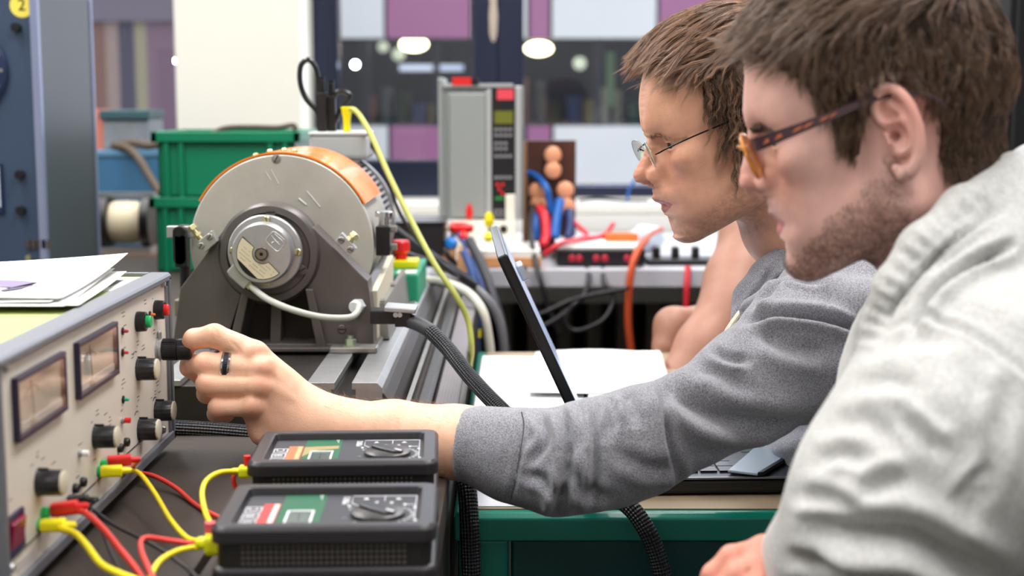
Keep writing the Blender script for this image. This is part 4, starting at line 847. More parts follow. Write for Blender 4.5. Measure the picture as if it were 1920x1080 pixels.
mesh('rim', box(xx_(148, 3.65), xx_(347, 3.65), 3.645, 3.905, zy(294, 3.65), zy(282, 3.65)), M('crate_rim', (84, 128, 160), .5), bb, bevel=.003)
tl = thing('tool_case', 'dark teal tool case standing on the blue crate by the window', 'case', (xx_(235, 3.72), 3.75, zy(282, 3.65)))
zc = zy(282, 3.65)
mesh('case_body', box(xx_(195, 3.7), xx_(282, 3.7), 3.70, 3.85, zc, zy(224, 3.7)), M('case_grey', (124, 130, 138), .5, noise=.1), tl, bevel=.004)
mesh('case_lid', box(xx_(190, 3.7), xx_(284, 3.7), 3.69, 3.86, zy(224, 3.7), zy(206, 3.7)), M('case_teal', (52, 84, 92), .5), tl, bevel=.004)
mesh('red_tag', box(xx_(170, 3.72), xx_(203, 3.72), 3.72, 3.75, zc, zy(204, 3.72)), M('tag_coral', (206, 122, 104), .6), tl)
m_bund = M('bundle_brown', (92, 80, 68), .6)
def bundle(pts, lab, r=.010): return cable('cable_bundle', pts, r, m_bund, lab, 'cable', n=8)
bundle([at(x, y, Y) for x, y, Y in [(212, 272, 3.66), (240, 278, 3.63), (262, 300, 3.6), (280, 330, 3.58), (300, 362, 3.56)]], 'brown cable bundle drooping over the front of the blue crate')
bundle([at(x, y, Y) for x, y, Y in [(214, 274, 3.68), (250, 268, 3.66), (280, 272, 3.65), (310, 266, 3.65)]], 'brown cable lying along the top of the blue crate')
# stacked green boxes
m_gb = M('euro_green', (0, 122, 84), .42, noise=.03, nscale=6)
def eurobox(x0, x1, y0, y1, z0, z1, lab):
    t = thing('storage_box', lab, 'storage box', ((x0+x1)/2, (y0+y1)/2, z0), 'stacked green storage boxes')
    mesh('box_wall', J(box(x0+.012, x1-.012, y0+.012, y0+.016, z0, z1), box(x0+.012, x1-.012, y1-.016, y1-.012, z0, z1), box(x0+.012, x0+.016, y0+.012, y1-.012, z0, z1), box(x1-.016, x1-.012, y0+.012, y1-.012, z0, z1), box(x0+.012, x1-.012, y0+.012, y1-.012, z0, z0+.005)), m_gb, t, bevel=.001)
    mesh('rim', J(box(x0, x1, y0, y0+.014, z1-.022, z1), box(x0, x1, y1-.014, y1, z1-.022, z1), box(x0, x0+.014, y0, y1, z1-.022, z1), box(x1-.014, x1, y0, y1, z1-.022, z1)), m_gb, t, bevel=.002)
    w_ = x1-x0
    for f in (.10, .20, .80, .90): mesh('rib', box(x0+w_*f-.005, x0+w_*f+.005, y0+.003, y0+.013, z0, z1-.02), m_gb, t, bevel=.001)
    return t
gx0, gx1 = xx_(283, 3.0), xx_(562, 3.0)
eurobox(gx0-.008, gx1+.012, 3.0, 3.3, BZ, zy(370, 3.0), 'lower green plastic storage box behind the motor')
eurobox(gx0, gx1, 3.0, 3.3, zy(370, 3.0), zy(247, 3.0), 'upper green plastic storage box behind the motor')
gt = zy(247, 3.0)
cable('dark_strap', [(gx0+.10, 3.1, gt-.01), (gx0+.14, 3.1, gt+.006), (gx0+.20, 3.1, gt+.008), (gx0+.25, 3.1, gt+.007), (gx0+.285, 3.1, gt+.012), (gx0+.29, 3.1, gt+.001)], .006, m_bund, 'dark strap lying across the top of the upper green box', 'strap')
# ================================================================ BACK BENCH WITH THE EXPERIMENT
bk = thing('lab_table', 'white topped laboratory table with cables under the windows', 'table', (.6, 3.4, 0))
mesh('tabletop', box(-.24, .97, 3.055, 3.93, .76, .80), M('lab_white', (184, 184, 192), .4), bk, bevel=.003)
for x in (-.20, .90):
    for y in (3.12, 3.85): mesh('leg', box(x-.025, x+.025, y-.025, y+.025, 0, .76), m_irond, bk)
m_rad = M('radiator_brown', (104, 94, 84), .45)
rad = thing('radiator', 'dark ribbed radiator under the laboratory table', 'radiator', (.6, 4.1, .1))
for i in range(26):
    x = -.38+i*.085; mesh('radiator_rib', box(x, x+.045, 4.02, 4.16, .12, .72), m_rad, rad, bevel=.012, seg=3)
mesh('header', J(box(-.40, 1.86, 4.06, 4.12, .14, .19), box(-.40, 1.86, 4.06, 4.12, .66, .71)), m_rad, rad, bevel=.01)
mesh('back_panel', box(-.45, 1.95, 4.17, 4.23, .05, .78), M('radiator_niche', (56, 50, 46), .8), rad)
# aluminium rack unit
am = thing('servo_amplifier', 'tall grey ribbed converter case with a black display front and red badge', 'converter', (xx_(900, 3.35), 3.4, .87))
AYf = 3.3; ax0, ax1, axm = xx_(822, AYf), xx_(985, AYf), xx_(921, AYf); az0, az1 = zy(412, AYf), zy(145, AYf)
m_ac = M('converter_grey', (152, 156, 154), .45, .3); m_al = M('converter_light', (186, 188, 190), .4, .4)
mesh('case', box(ax0+.01, ax1-.004, AYf+.008, AYf+.22, az0, az1-.02), m_ac, am, bevel=.003)
mesh('front_ridge', J(box(xx_(842, AYf), xx_(912, AYf), AYf-.004, AYf+.008, az0+.004, az1-.035), box(xx_(822, AYf), xx_(832, AYf), AYf, AYf+.2, az0, az1)), m_ac, am, bevel=.004)
mesh('light_edge', J(box(xx_(912, AYf), xx_(922, AYf), AYf-.005, AYf+.01, az0, az1-.028), box(xx_(966, AYf), xx_(976, AYf), AYf-.005, AYf+.2, az0, az1-.02)), m_al, am, bevel=.002)
mesh('top_plate', box(xx_(832, AYf), xx_(962, AYf), AYf-.004, AYf+.2, az1-.022, az1-.014), m_al, am)
mesh('red_label', box(xx_(849, AYf), xx_(884, AYf), AYf-.006, AYf+.01, zy(160, AYf), zy(145, AYf)), m_red, am)
mesh('dark_label', box(xx_(884, AYf), xx_(898, AYf), AYf-.006, AYf+.01, zy(160, AYf), zy(147, AYf)), m_black, am)
fr = mesh('display_front', box(xx_(922, AYf), xx_(966, AYf), AYf-.006, AYf+.01, az0-.004, zy(163, AYf)), m_black, am, bevel=.001)
mesh('red_badge', box(xx_(932, AYf), xx_(963, AYf), AYf-.0075, AYf-.006, zy(187, AYf), zy(167, AYf)), M('badge_red', (220, 70, 84), .4), fr)
mesh('display', box(xx_(927, AYf), xx_(962, AYf), AYf-.0075, AYf-.006, zy(232, AYf), zy(208, AYf)), M('display_olive', (104, 108, 30), .4), fr)
for y0, n_ in ((240, 4), (251, 4), (266, 3), (276, 3), (290, 4), (330, 4), (392, 3), (400, 3)):
    mesh('key_row', J(*[box(xx_(927+i*9, AYf), xx_(933+i*9, AYf), AYf-.0078, AYf-.006, zy(y0+5, AYf), zy(y0, AYf)) for i in range(n_)]), M('key_grey', (140, 140, 144), .5), fr)
mesh('red_lights', J(*[box(xx_(x, AYf), xx_(x+5, AYf), AYf-.0078, AYf-.006, zy(y+5, AYf), zy(y, AYf)) for x, y in ((930, 343), (940, 343), (934, 352), (940, 360))]), M('led_red', (200, 30, 34), .4, emit=.6), fr)
mesh('green_light', box(xx_(928, AYf), xx_(944, AYf), AYf-.0078, AYf-.006, zy(374, AYf), zy(369, AYf)), M('led_green', (30, 120, 60), .4, emit=.3), fr)
wb = thing('white_stand', 'white block stand carrying the grey converter case', 'stand', (xx_(900, 3.3), 3.35, .8))
mesh('stand_body', box(xx_(850, 3.3), xx_(965, 3.3), 3.235, 3.5, .80, az0), M('stand_white', (226, 220, 206), .5), wb, bevel=.003)
mesh('upright', box(xx_(948, 3.26), xx_(966, 3.26), 3.24, 3.27, .80, zy(365, 3.26)), M('stand_white', (226, 220, 206), .5), wb, bevel=.002)
mesh('hole', cyl(.009, .002, 18, '-y', (xx_(944, 3.234), 3.234, zy(430, 3.234))), m_black, wb)
# brown terminal board with copper knobs
tbd = thing('terminal_board', 'brown wooden board with pairs of pale copper terminal knobs', 'terminal board', (xx_(1032, 3.4), 3.4, .8))
m_bd = M('board_brown', (72, 38, 28), .45, noise=.1, nscale=20)
mesh('board', box(xx_(986, 3.4), xx_(1080, 3.4), 3.40, 3.425, .80, zy(263, 3.4)), m_bd, tbd, bevel=.002)
mesh('light_edge', box(xx_(980, 3.4), xx_(988, 3.4), 3.395, 3.43, .80, zy(265, 3.4)), M('edge_wood', (150, 112, 78), .5), tbd)
for x, y in ((1036, 290), (1036, 318), (1007, 357), (1009, 381), (1059, 355), (1061, 385)):
    mesh('terminal_knob', T(lathe([(.008, 0), (.008, .01), (.019, .014), (.021, .022), (.019, .034), (.012, .038), (.0005, .038)], 26), at(x, y, 3.40), AX['-y']), M('knob_copper', (226, 158, 120), .42, .1), tbd, smooth=True, label='pale copper terminal knob')
# black instrument with red displays
bx = thing('bench_instrument', 'flat black instrument with white top and red socket pairs', 'instrument', (xx_(1125, 3.12), 3.2, .8))
mesh('case', box(xx_(1044, 3.1), xx_(1212, 3.1), 3.10, 3.34, .803, zy(468, 3.1)), M('instrument_black', (24, 22, 28), .4), bx, bevel=.003)
mesh('top_cover', box(xx_(1046, 3.1), xx_(1210, 3.1), 3.11, 3.345, zy(468, 3.1), zy(463, 3.1)), m_white, bx, bevel=.001)
for x in (1072, 1086, 1118, 1134, 1176):
    mesh('red_socket', T(lathe([(.008, 0), (.008, .004), (.005, .006)], 16), at(x, 484, 3.1), AX['-y']), M('socket_red', (170, 30, 50), .4), bx, smooth=True)
b2x = thing('power_strip', 'low black power strip beside the flat black instrument', 'power strip', (xx_(1250, 3.12), 3.15, .8))
mesh('strip_body', box(xx_(1216, 3.12), xx_(1345, 3.12), 3.12, 3.2, .801, zy(486, 3.12)), m_black, b2x, bevel=.004)
for x in (1226, 1262, 1300): mesh('strip_plug', box(xx_(x, 3.15), xx_(x+14, 3.15), 3.14, 3.17, zy(486, 3.12)-.002, zy(462, 3.15)), m_black, b2x, bevel=.004)
wbd = thing('circuit_board_plate', 'white plate with a wooden edge lying on the laboratory table', 'plate', (xx_(930, 3.1), 3.2, .8))
mesh('plate', box(xx_(865, 3.08), xx_(1015, 3.08), 3.075, 3.29, .802, .822), M('plate_wood', (198, 142, 92), .5), wbd, bevel=.001)
mesh('white_top', box(xx_(867, 3.08), xx_(1013, 3.08), 3.08, 3.285, .822, .838), M('plate_white', (228, 226, 222), .5), wbd, bevel=.001)
bk2 = thing('black_case', 'black box standing on the far end of the workbench', 'box', (xx_(780, 2.95), 3.0, .8))
mesh('case', box(xx_(728, 2.9), xx_(832, 2.9), 2.9, 3.05, .8, zy(418, 2.9)), M('case_black2', (26, 22, 26), .5), bk2, bevel=.003)
mesh('lid', box(xx_(727, 2.9), xx_(833, 2.9), 2.898, 3.052, zy(418, 2.9)-.004, zy(418, 2.9)+.002), m_black, bk2)
ext = thing('end_shelf', 'brown shelf board closing the gap behind the workbench end', 'shelf', (-.2, 2.95, .8))
mesh('shelf_board', box(-.243, -.08, 2.80, 3.05, .765, .80), M('table_brown', (120, 84, 56), .5, noise=.1), ext)
mesh('shelf_bracket', box(-.24, -.22, 2.82, 3.03, .4, .765), m_irond, ext)
# orange breadboard and small things
ob_ = thing('orange_tray', 'flat orange tray lying on the white cover of the black instrument', 'tray', (xx_(1160, 3.3), 3.3, zy(463, 3.1)))
zt_ = zy(463, 3.1)
mesh('tray', box(xx_(1136, 3.25), xx_(1196, 3.25), 3.22, 3.30, zt_+.0005, zt_+.014), M('tray_orange', (240, 104, 40), .5), ob_, bevel=.003)
mesh('tray_rim', J(box(xx_(1136, 3.25), xx_(1196, 3.25), 3.218, 3.224, zt_+.0005, zt_+.018)), M('tray_orange', (240, 104, 40), .5), ob_)
bg_ = thing('plastic_bag', 'crumpled pale blue plastic bag on the laboratory table', 'bag', (xx_(1212, 3.4), 3.4, .8))
V, F = ball(.045, (0, 0, 0), 26, (1, .7, .75)); V = V*(1+.16*np.sin(V[:, :1]*160)*np.cos(V[:, 2:]*140)); V[:, 2] = np.maximum(V[:, 2], -.03)
mesh('bag', T((V, F), (xx_(1212, 3.4), 3.41, .832)), M('bag_blue', (206, 218, 232), .3), bg_, smooth=True)
# loose plugs in colours
def bgplug(x, y, Y, mat, lab, r=.012, L=.05, ax='x'):
    p = at(x, y, Y); t = thing('laboratory_plug', lab, 'plug', p, 'plugs at the end of the workbench')
    mesh('plug_body', T(lathe([(r*.7, 0), (r, .006), (r, L*.6), (r*.5, L)], 14), p, AX[ax]), mat, t, smooth=True)
    mesh('pin', T(lathe([(r*.3, -.018), (r*.3, 0)], 10), p, AX[ax]), m_brass, t, smooth=True)
m_pb = M('plug_blue', (24, 110, 190), .4)
bgplug(843, 428, 2.98, m_red, 'red plug lying uppermost on the cable heap at the bench end', .013, .05)
bgplug(870, 442, 2.97, m_red, 'red plug leaning behind the blue one on the cable heap', .011, .045, '-y')
bgplug(846, 456, 2.93, m_pb, 'blue plug with pale tip on the cable heap at the bench end', .014, .035, '-y')
bgplug(917, 424, 3.04, m_yellow, 'yellow plug standing upright before the white block stand', .010, .03, 'z')
bgplug(916, 444, 3.04, m_yellow, 'second yellow plug below the upright yellow one', .010, .03, '-y')
bgplug(880, 411, 3.262, m_red, 'thin red plug sticking up before the grey converter case', .008, .035, 'z')
hp = thing('cork_block', 'tan cork block under the coloured plugs at the bench end', 'block', at(848, 490, 2.95))
mesh('block_body', box(xx_(826, 2.93), xx_(852, 2.93), 2.90, 2.98, .8, zy(462, 2.93)), M('cork_tan', (190, 146, 106), .7, noise=.1), hp, bevel=.003)
mesh('block_body', box(xx_(858, 2.93), xx_(884, 2.93), 2.88, 2.96, .8, zy(464, 2.93)), M('cork_tan', (190, 146, 106), .7, noise=.1), hp, bevel=.003)
mesh('shelf_plate', box(xx_(815, 2.93), xx_(892, 2.93), 2.87, 3.05, .785, .8), m_irond, hp)
# cables of the experiment
m_cr = M('cable_red', (200, 36, 50), .4); m_cbl = M('cable_bright_blue', (24, 92, 170), .4); m_co = M('cable_orange', (206, 84, 48), .45); m_ck = M('cable_dark', (30, 28, 32), .45)
def bc(pts, r, mat, lab): return cable('patch_cable', [at(x, y, Y) for x, y, Y in pts], r, mat, lab, 'cable', n=8)
bc([(1212, 448, 3.1), (1196, 470, 3.04), (1184, 505, 3.02), (1179, 550, 3.02), (1178, 610, 3.03), (1186, 680, 3.05)], .0085, m_co, 'orange cable hanging straight down over the front of the white table')
bc([(1240, 430, 3.35), (1225, 436, 3.25), (1205, 452, 3.12)], .007, m_co, 'orange cable end bending back across the white table')
bc([(1290, 500, 3.06), (1288, 540, 3.04), (1286, 600, 3.04)], .007, m_cr, 'red cable hanging below the power strip')
bc([(1020, 478, 3.08), (1050, 458, 3.08), (1090, 448, 3.2), (1130, 442, 3.3), (1150, 420, 3.35)], .006, m_cr, 'red cable running up over the white instrument cover')
bc([(1060, 395, 3.33), (1080, 420, 3.3), (1100, 440, 3.28), (1080, 452, 3.22)], .006, m_cr, 'red cable sagging from the lower right copper knobs')
bc([(1012, 390, 3.33), (1022, 410, 3.3), (1024, 440, 3.28), (1018, 462, 3.25)], .012, m_cr, 'thick red cable below the lower left copper knobs')
bc([(975, 322, 3.42), (1005, 330, 3.38), (1024, 352, 3.33), (1030, 376, 3.33), (1034, 400, 3.33)], .008, m_cbl, 'blue cable arching over the left copper knobs')
bc([(1005, 400, 3.33), (1003, 425, 3.3), (1006, 448, 3.3)], .010, m_cbl, 'blue cable hanging under the left copper knobs')
bc([(1050, 375, 3.33), (1044, 410, 3.3), (1040, 446, 3.28)], .012, m_cbl, 'blue cable hanging between the two pairs of copper knobs')
bc([(1066, 395, 3.33), (1070, 420, 3.3), (1066, 446, 3.28)], .011, M('cable_navy', (30, 50, 100), .45), 'navy cable hanging under the right copper knobs')
bc([(1000, 385, 3.33), (994, 420, 3.25), (1000, 470, 3.1), (1012, 520, 3.03), (1030, 580, 3.03), (1050, 630, 3.03)], .006, m_ck, 'dark cable falling from the copper knobs over the table edge')
bc([(1100, 500, 3.09), (1104, 525, 3.04), (1090, 560, 3.02), (1040, 600, 3.0), (1000, 620, 3.0)], .006, m_ck, 'dark cable curving below the table from the black instrument')
bc([(1130, 500, 3.09), (1133, 530, 3.03), (1150, 560, 3.02), (1130, 600, 3.0), (1080, 620, 3.0), (1060, 600, 3.0), (1075, 570, 3.0)], .005, m_ck, 'dark cable looping below the black instrument')
bc([(985, 500, 3.05), (978, 540, 3.0), (1000, 590, 3.0), (1080, 560, 3.0), (1180, 540, 3.0)], .005, m_ck, 'dark cable swinging sideways under the table edge')
bc([(860, 440, 2.95), (880, 470, 2.9), (895, 510, 2.88), (915, 560, 2.85)], .006, m_hb, 'blue cable falling from the cable heap at the bench end')
bc([(850, 440, 2.95), (835, 470, 2.9), (860, 500, 2.9), (890, 530, 2.86)], .006, m_ck, 'black cable coiled under the coloured plugs')
bc([(922, 428, 3.04), (935, 450, 3.04), (948, 475, 3.03), (960, 500, 3.02)], .003, m_ck, 'thin dark wire from the yellow plug across the white plate')
bc([(1175, 377, 4.05), (1182, 350, 4.05), (1200, 332, 4.05), (1225, 350, 4.05), (1235, 376, 4.04), (1250, 377, 4.03)], .004, m_cbl, 'thin blue cable coiled on the sill before the grey student')
bc([(1085, 376, 4.06), (1120, 372, 4.06), (1170, 376, 4.06), (1215, 377, 4.06)], .004, m_ck, 'dark wire lying along the window sill')
# ================================================================ GREEN DESK
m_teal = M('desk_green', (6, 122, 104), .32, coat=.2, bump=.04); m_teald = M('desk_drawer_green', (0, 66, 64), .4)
dk = thing('steel_desk', 'green steel desk with a pale worktop under the laptop', 'desk', (.4, 1.9, 0))
DX0, DX1, DY0, DY1, DZ = -.056, .40, 1.42, 2.36, .74
mesh('frame_front', J(prism_yz([(DY0, DZ-.030), (DY0, DZ-.006), (DY0+.006, DZ), (DY0+.03, DZ), (DY0+.03, DZ-.030)], DX0, DX1), prism_xz([(DX0-.004, DZ-.03), (DX0-.004, DZ-.004), (DX0, DZ+.002), (DX0+.012, DZ+.002), (DX0+.016, DZ-.03)], DY0, DY1)), m_teal, dk, bevel=.002, seg=3)
mesh('worktop', box(DX0+.014, DX1, DY0+.012, DY1, DZ-.02, DZ+.0015), M('desk_top_beige', (152, 134, 110), .5, noise=.05, nscale=30), dk)
mesh('pale_mat', box(DX0+.018, .055, DY0+.016, 1.62, DZ+.0015, DZ+.003), M('mat_pale', (196, 198, 204), .3), dk)
mesh('leg', box(DX0, DX0+.052, DY0+.004, DY0+.05, 0, DZ-.03), m_teal, dk, bevel=.003)
mesh('leg', box(DX1-.06, DX1, DY0+.004, DY0+.05, 0, DZ-.03), m_teal, dk, bevel=.003)
mesh('leg', box(DX0, DX0+.052, DY1-.05, DY1, 0, DZ-.03), m_teal, dk, bevel=.003)
mesh('leg', box(DX1-.06, DX1, DY1-.05, DY1, 0, DZ-.03), m_teal, dk, bevel=.003)
dr = mesh('drawer', box(DX0+.055, DX1-.065, DY0+.012, DY0+.5, .645, DZ-.033), m_teald, dk, bevel=.003)
# open notebooks
nb = thing('open_notebook', 'open notebook with white pages on the far side of the green desk', 'notebook', (.05, 2.0, DZ))
def qz(pts, z): return [(float(atz(x, y, z)[0]), float(atz(x, y, z)[1])) for x, y in pts]
z1 = DZ+.004
mesh('cover', prism([(-.055, 1.83), (.22, 1.80), (.245, 2.28), (-.05, 2.29)], .003, 'z', (0, 0, DZ+.002)), M('cover_grey', (120, 122, 130), .5), nb)
A_ = qz([(890, 750), (1065, 752), (1062, 684), (888, 683)], DZ+.012)
def pageblk(name, pts, z0, z1, mat): 
    return mesh(name, prism(pts, z1-z0, 'z', (0, 0, z0)), mat, nb, bevel=.002)
pageblk('page_block', [(-.052, 1.87), (.10, 1.86), (.105, 2.24), (-.048, 2.26)], DZ+.005, DZ+.014, M('page_white', (246, 247, 248), .7))
pageblk('page_block', [(.105, 1.84), (.212, 1.84), (.240, 2.27), (.105, 2.27)], DZ+.005, DZ+.020, M('page_white', (246, 247, 248), .7))
for i in range(14): mesh('spiral_ring', T(ring(0, 0, .0035, .0045, -.0005, .0005, n=12), (-.035+i*.011, 1.868, DZ+.010), (0, 0, math.pi/2)), m_black, nb)
nb2 = thing('loose_page', 'white loose page lying on top of the open notebook', 'paper', (.2, 2.1, DZ+.02))
mesh('page', grid(lambda u, v: (.02+.20*u+.018*v, 1.93+.32*v-.02*u, DZ+.0215+.006*math.sin(3*u)*v), 14, 14), m_paper, nb2, smooth=True, solid=.0005, angle=180)
# laptop seen edge on
LY0, LY1 = 1.475, 1.82
lp = thing('laptop', 'thin black laptop standing open with its screen seen edge on', 'laptop', (float(at(1140, 905, LY0)[0]), LY0, DZ))
m_lb_ = M('laptop_black', (12, 12, 13), .28, coat=.15); m_ls = M('laptop_edge', (150, 150, 154), .3, .9); m_deck = M('laptop_deck', (52, 56, 62), .35, .3)
zb0 = DZ+.0035
hxx = float(at(1140, 905, LY0)[0])
mesh('base', box(hxx, hxx+.262, LY0, LY1, zb0, zb0+.016), m_lb_, lp, bevel=.004, seg=3)
mesh('deck', box(hxx+.002, hxx+.260, LY0+.002, LY1-.002, zb0+.016, zb0+.0178), m_deck, lp)
mesh('edge_trim', box(hxx+.004, hxx+.262, LY0-.0006, LY0+.002, zb0+.0165, zb0+.0185), m_ls, lp)
kz = zb0+.0178
for r_ in range(5):
    for c_ in range(14):
        mesh('key', box(hxx+.040+r_*.021, hxx+.058+r_*.021, LY0+.022+c_*.0215, LY0+.041+c_*.0215, kz, kz+.0022), m_lb_, lp)
mesh('touchpad', box(hxx+.165, hxx+.245, LY0+.11, LY0+.23, kz, kz+.0006), m_deck, lp)
mesh('hinge', cyl(.006, LY1-LY0-.06, 16, 'y', (hxx+.006, LY0+.03, zb0+.017)), m_black, lp)
top_ = at(950, 474, LY0); bot = np.array([hxx+.004, LY0, zb0+.017])
dirn = np.array([top_[0]-bot[0], 0, top_[2]-bot[2]]); Ls = np.linalg.norm(dirn); dirn /= Ls; nrm_ = np.array([dirn[2], 0, -dirn[0]])
def scr(s0, s1, n0, n1, y0, y1):
    V = [(bot+dirn*s+nrm_*n)+np.array([0, y-LY0, 0]) for s in (s0, s1) for n in (n0, n1) for y in (y0, y1)]
    return (np.array(V), box(0, 1, 0, 1, 0, 1)[1])
lid = mesh('screen_lid', scr(.004, Ls, -.0115, .0, LY0, LY1), m_lb_, lp, bevel=.003, seg=3)
mesh('screen', scr(.02, Ls-.012, .0001, .0006, LY0+.012, LY1-.012), M('screen_glow', (150, 170, 200), .2, emit=.5), lid)
lp_done = 1
mesh('webcam_clip', scr(Ls-.055, Ls-.035, .001, .009, LY0+.15, LY0+.19), m_alu, lid, bevel=.002)
lp.rotation_euler = (0, 0, .038)
ph = thing('tablet_cover', 'pale glossy folder lying askew on the laptop corner', 'folder', (.33, 1.52, kz))
pts = qz([(1420, 872), (1488, 845), (1505, 852), (1440, 902)], kz+.004)
mesh('folder', prism([(.232, 1.492), (.262, 1.478), (.335, 1.60), (.29, 1.62)], .003, 'z', (0, 0, kz+.0025)), M('folder_blue', (150, 164, 176), .15), ph, bevel=.001)
mesh('folder_spine', prism([(.262, 1.478), (.268, 1.480), (.342, 1.602), (.335, 1.60)], .004, 'z', (0, 0, kz+.0025)), m_black, ph)
# ================================================================ IMPLICIT BODIES: smooth solids turned into one mesh
def vlen(a): return np.sqrt((a*a).sum(-1))
def s_round(p, a, b, ra, rb):
    a = np.asarray(a, np.float32); b = np.asarray(b, np.float32); ab = b-a
    t = np.clip(((p-a)@ab)/(ab@ab), 0, 1); d = p-a-t[:, None]*ab
    return vlen(d)-(ra+(rb-ra)*t)
def s_ell(p, c, r, R=None):
    q = p-np.asarray(c, np.float32)
    if R is not None: q = q@np.asarray(R, np.float32)
    r = np.asarray(r, np.float32); k0 = vlen(q/r); k1 = vlen(q/(r*r))+1e-9
    return k0*(k0-1)/k1
def smin(a, b, k):
    if k <= 0: return np.minimum(a, b)
    h = np.maximum(k-np.abs(a-b), 0)/k; return np.minimum(a, b)-h*h*k*.25
def ssub(a, b, k):                         # a minus b
    if k <= 0: return np.maximum(a, -b)
    h = np.maximum(k-np.abs(a+b), 0)/k; return np.maximum(a, -b)+h*h*k*.25
def chain(p, pts, rs, k=0.0, d=None, kk=0.0):
    e = None
    for i in range(len(pts)-1):
        f = s_round(p, pts[i], pts[i+1], rs[i], rs[i+1]); e = f if e is None else smin(e, f, k)
    return e if d is None else smin(d, e, kk)
def implicit(fn, lo, hi, h, B=8, margin=1.35):
    lo = np.array(lo, float); hi = np.array(hi, float); nb = np.ceil((hi-lo)/(h*B)).astype(int); N = nb*B+1
    cs = np.stack(np.meshgrid(*[lo[i]+(np.arange(nb[i])+.5)*B*h for i in range(3)], indexing='ij'), -1).reshape(-1, 3).astype(np.float32)
    dc = np.concatenate([fn(c) for c in np.array_split(cs, max(1, len(cs)//200000))])
    act = np.abs(dc) < B*h*.866*margin+.004
    D = np.repeat(np.repeat(np.repeat(np.sign(dc).reshape(nb).astype(np.float32), B, 0), B, 1), B, 2)
    D = np.pad(D, ((0, 1),)*3, mode='edge')
    idx = np.array(np.unravel_index(np.nonzero(act)[0], nb)).T
    off = np.stack(np.meshgrid(*[np.arange(B+1)]*3, indexing='ij'), -1).reshape(-1, 3)
    for part in np.array_split(idx, max(1, len(idx)//400)):
        ijk = (part[:, None, :]*B+off[None]).reshape(-1, 3); P = (lo+ijk*h).astype(np.float32)
        D[ijk[:, 0], ijk[:, 1], ijk[:, 2]] = fn(P)
    s = D < 0
    c8 = [s[i:N[0]-1+i, j:N[1]-1+j, k:N[2]-1+k] for i in (0, 1) for j in (0, 1) for k in (0, 1)]
    anyv = c8[0].copy(); allv = c8[0].copy()
    for c in c8[1:]: anyv |= c; allv &= c
    cells = np.array(np.nonzero(anyv & ~allv)).T
    vid = -np.ones(tuple(N-1), np.int32); vid[tuple(cells.T)] = np.arange(len(cells))
    acc = np.zeros((len(cells), 3)); cnt = np.zeros(len(cells))
    cor = [(i, j, k) for i in (0, 1) for j in (0, 1) for k in (0, 1)]
    for a in cor:
        for ax in range(3):
            if a[ax] == 0:
                b = list(a); b[ax] = 1
                ia = cells+a; ib = cells+b; da = D[tuple(ia.T)]; db = D[tuple(ib.T)]
                m = (da < 0) != (db < 0); t = np.where(m, da/np.where(m, da-db, 1), 0)
                pos = np.array(a)+t[:, None]*(np.array(b)-np.array(a)); acc[m] += pos[m]; cnt[m] += 1
    V = lo+(cells+acc/cnt[:, None])*h
    Q = []
    for ax in range(3):
        o1 = [(1, 2), (2, 0), (0, 1)][ax]
        sa = s[tuple(slice(0, N[q]-1) if q == ax else slice(1, N[q]-1) for q in range(3))]
        sb = s[tuple(slice(1, N[q]) if q == ax else slice(1, N[q]-1) for q in range(3))]
        e = np.array(np.nonzero(sa != sb)).T; e[:, o1[0]] += 1; e[:, o1[1]] += 1
        flip = s[tuple(e.T)]
        def g(du, dv):
            c = e.copy(); c[:, o1[0]] -= du; c[:, o1[1]] -= dv; return vid[tuple(c.T)]
        q = np.stack([g(1, 1), g(0, 1), g(0, 0), g(1, 0)], 1); q[~flip] = q[~flip][:, ::-1]; Q.append(q)
    Q = np.concatenate(Q); Q = Q[(Q >= 0).all(1)]
    return V, Q
def vnormals(V, Q):
    n = np.cross(V[Q[:, 2]]-V[Q[:, 0]], V[Q[:, 3]]-V[Q[:, 1]]); N_ = np.zeros_like(V)
    for i in range(Q.shape[1]): np.add.at(N_, Q[:, i], n)
    return N_/(np.linalg.norm(N_, axis=1)[:, None]+1e-12)
def relax(V, Q, it=2, f=.5):
    for _ in range(it):
        A = np.zeros_like(V); c = np.zeros(len(V))
        for i in range(4):
            for j in ((i+1) % 4, (i+3) % 4): np.add.at(A, Q[:, i], V[Q[:, j]]); np.add.at(c, Q[:, i], 1)
        V = V*(1-f)+f*A/np.maximum(c, 1)[:, None]
    return V
def fastmesh(name, V, Q, mat, parent=None, col=None, label=None, smooth=True):
    me = bpy.data.meshes.new(name); me.vertices.add(len(V)); me.vertices.foreach_set('co', np.asarray(V, np.float32).ravel())
    k = Q.shape[1]; me.loops.add(Q.size); me.loops.foreach_set('vertex_index', np.asarray(Q, np.int32).ravel())
    me.polygons.add(len(Q)); me.polygons.foreach_set('loop_start', np.arange(0, Q.size, k, dtype=np.int32)); me.polygons.foreach_set('loop_total', np.full(len(Q), k, np.int32))
    if smooth: me.polygons.foreach_set('use_smooth', np.ones(len(Q), bool))
    me.update(calc_edges=True); me.validate()
    me.materials.append(mat)
    if col is not None:
        at_ = me.color_attributes.new('tone', 'FLOAT_COLOR', 'POINT'); c = np.ones((len(V), 4), np.float32); c[:, :3] = col; at_.data.foreach_set('color', c.ravel())
    o = bpy.data.objects.new(name, me); C.objects.link(o)
    if parent is not None: par(o, parent)
    if label: o['label'] = label
    return o
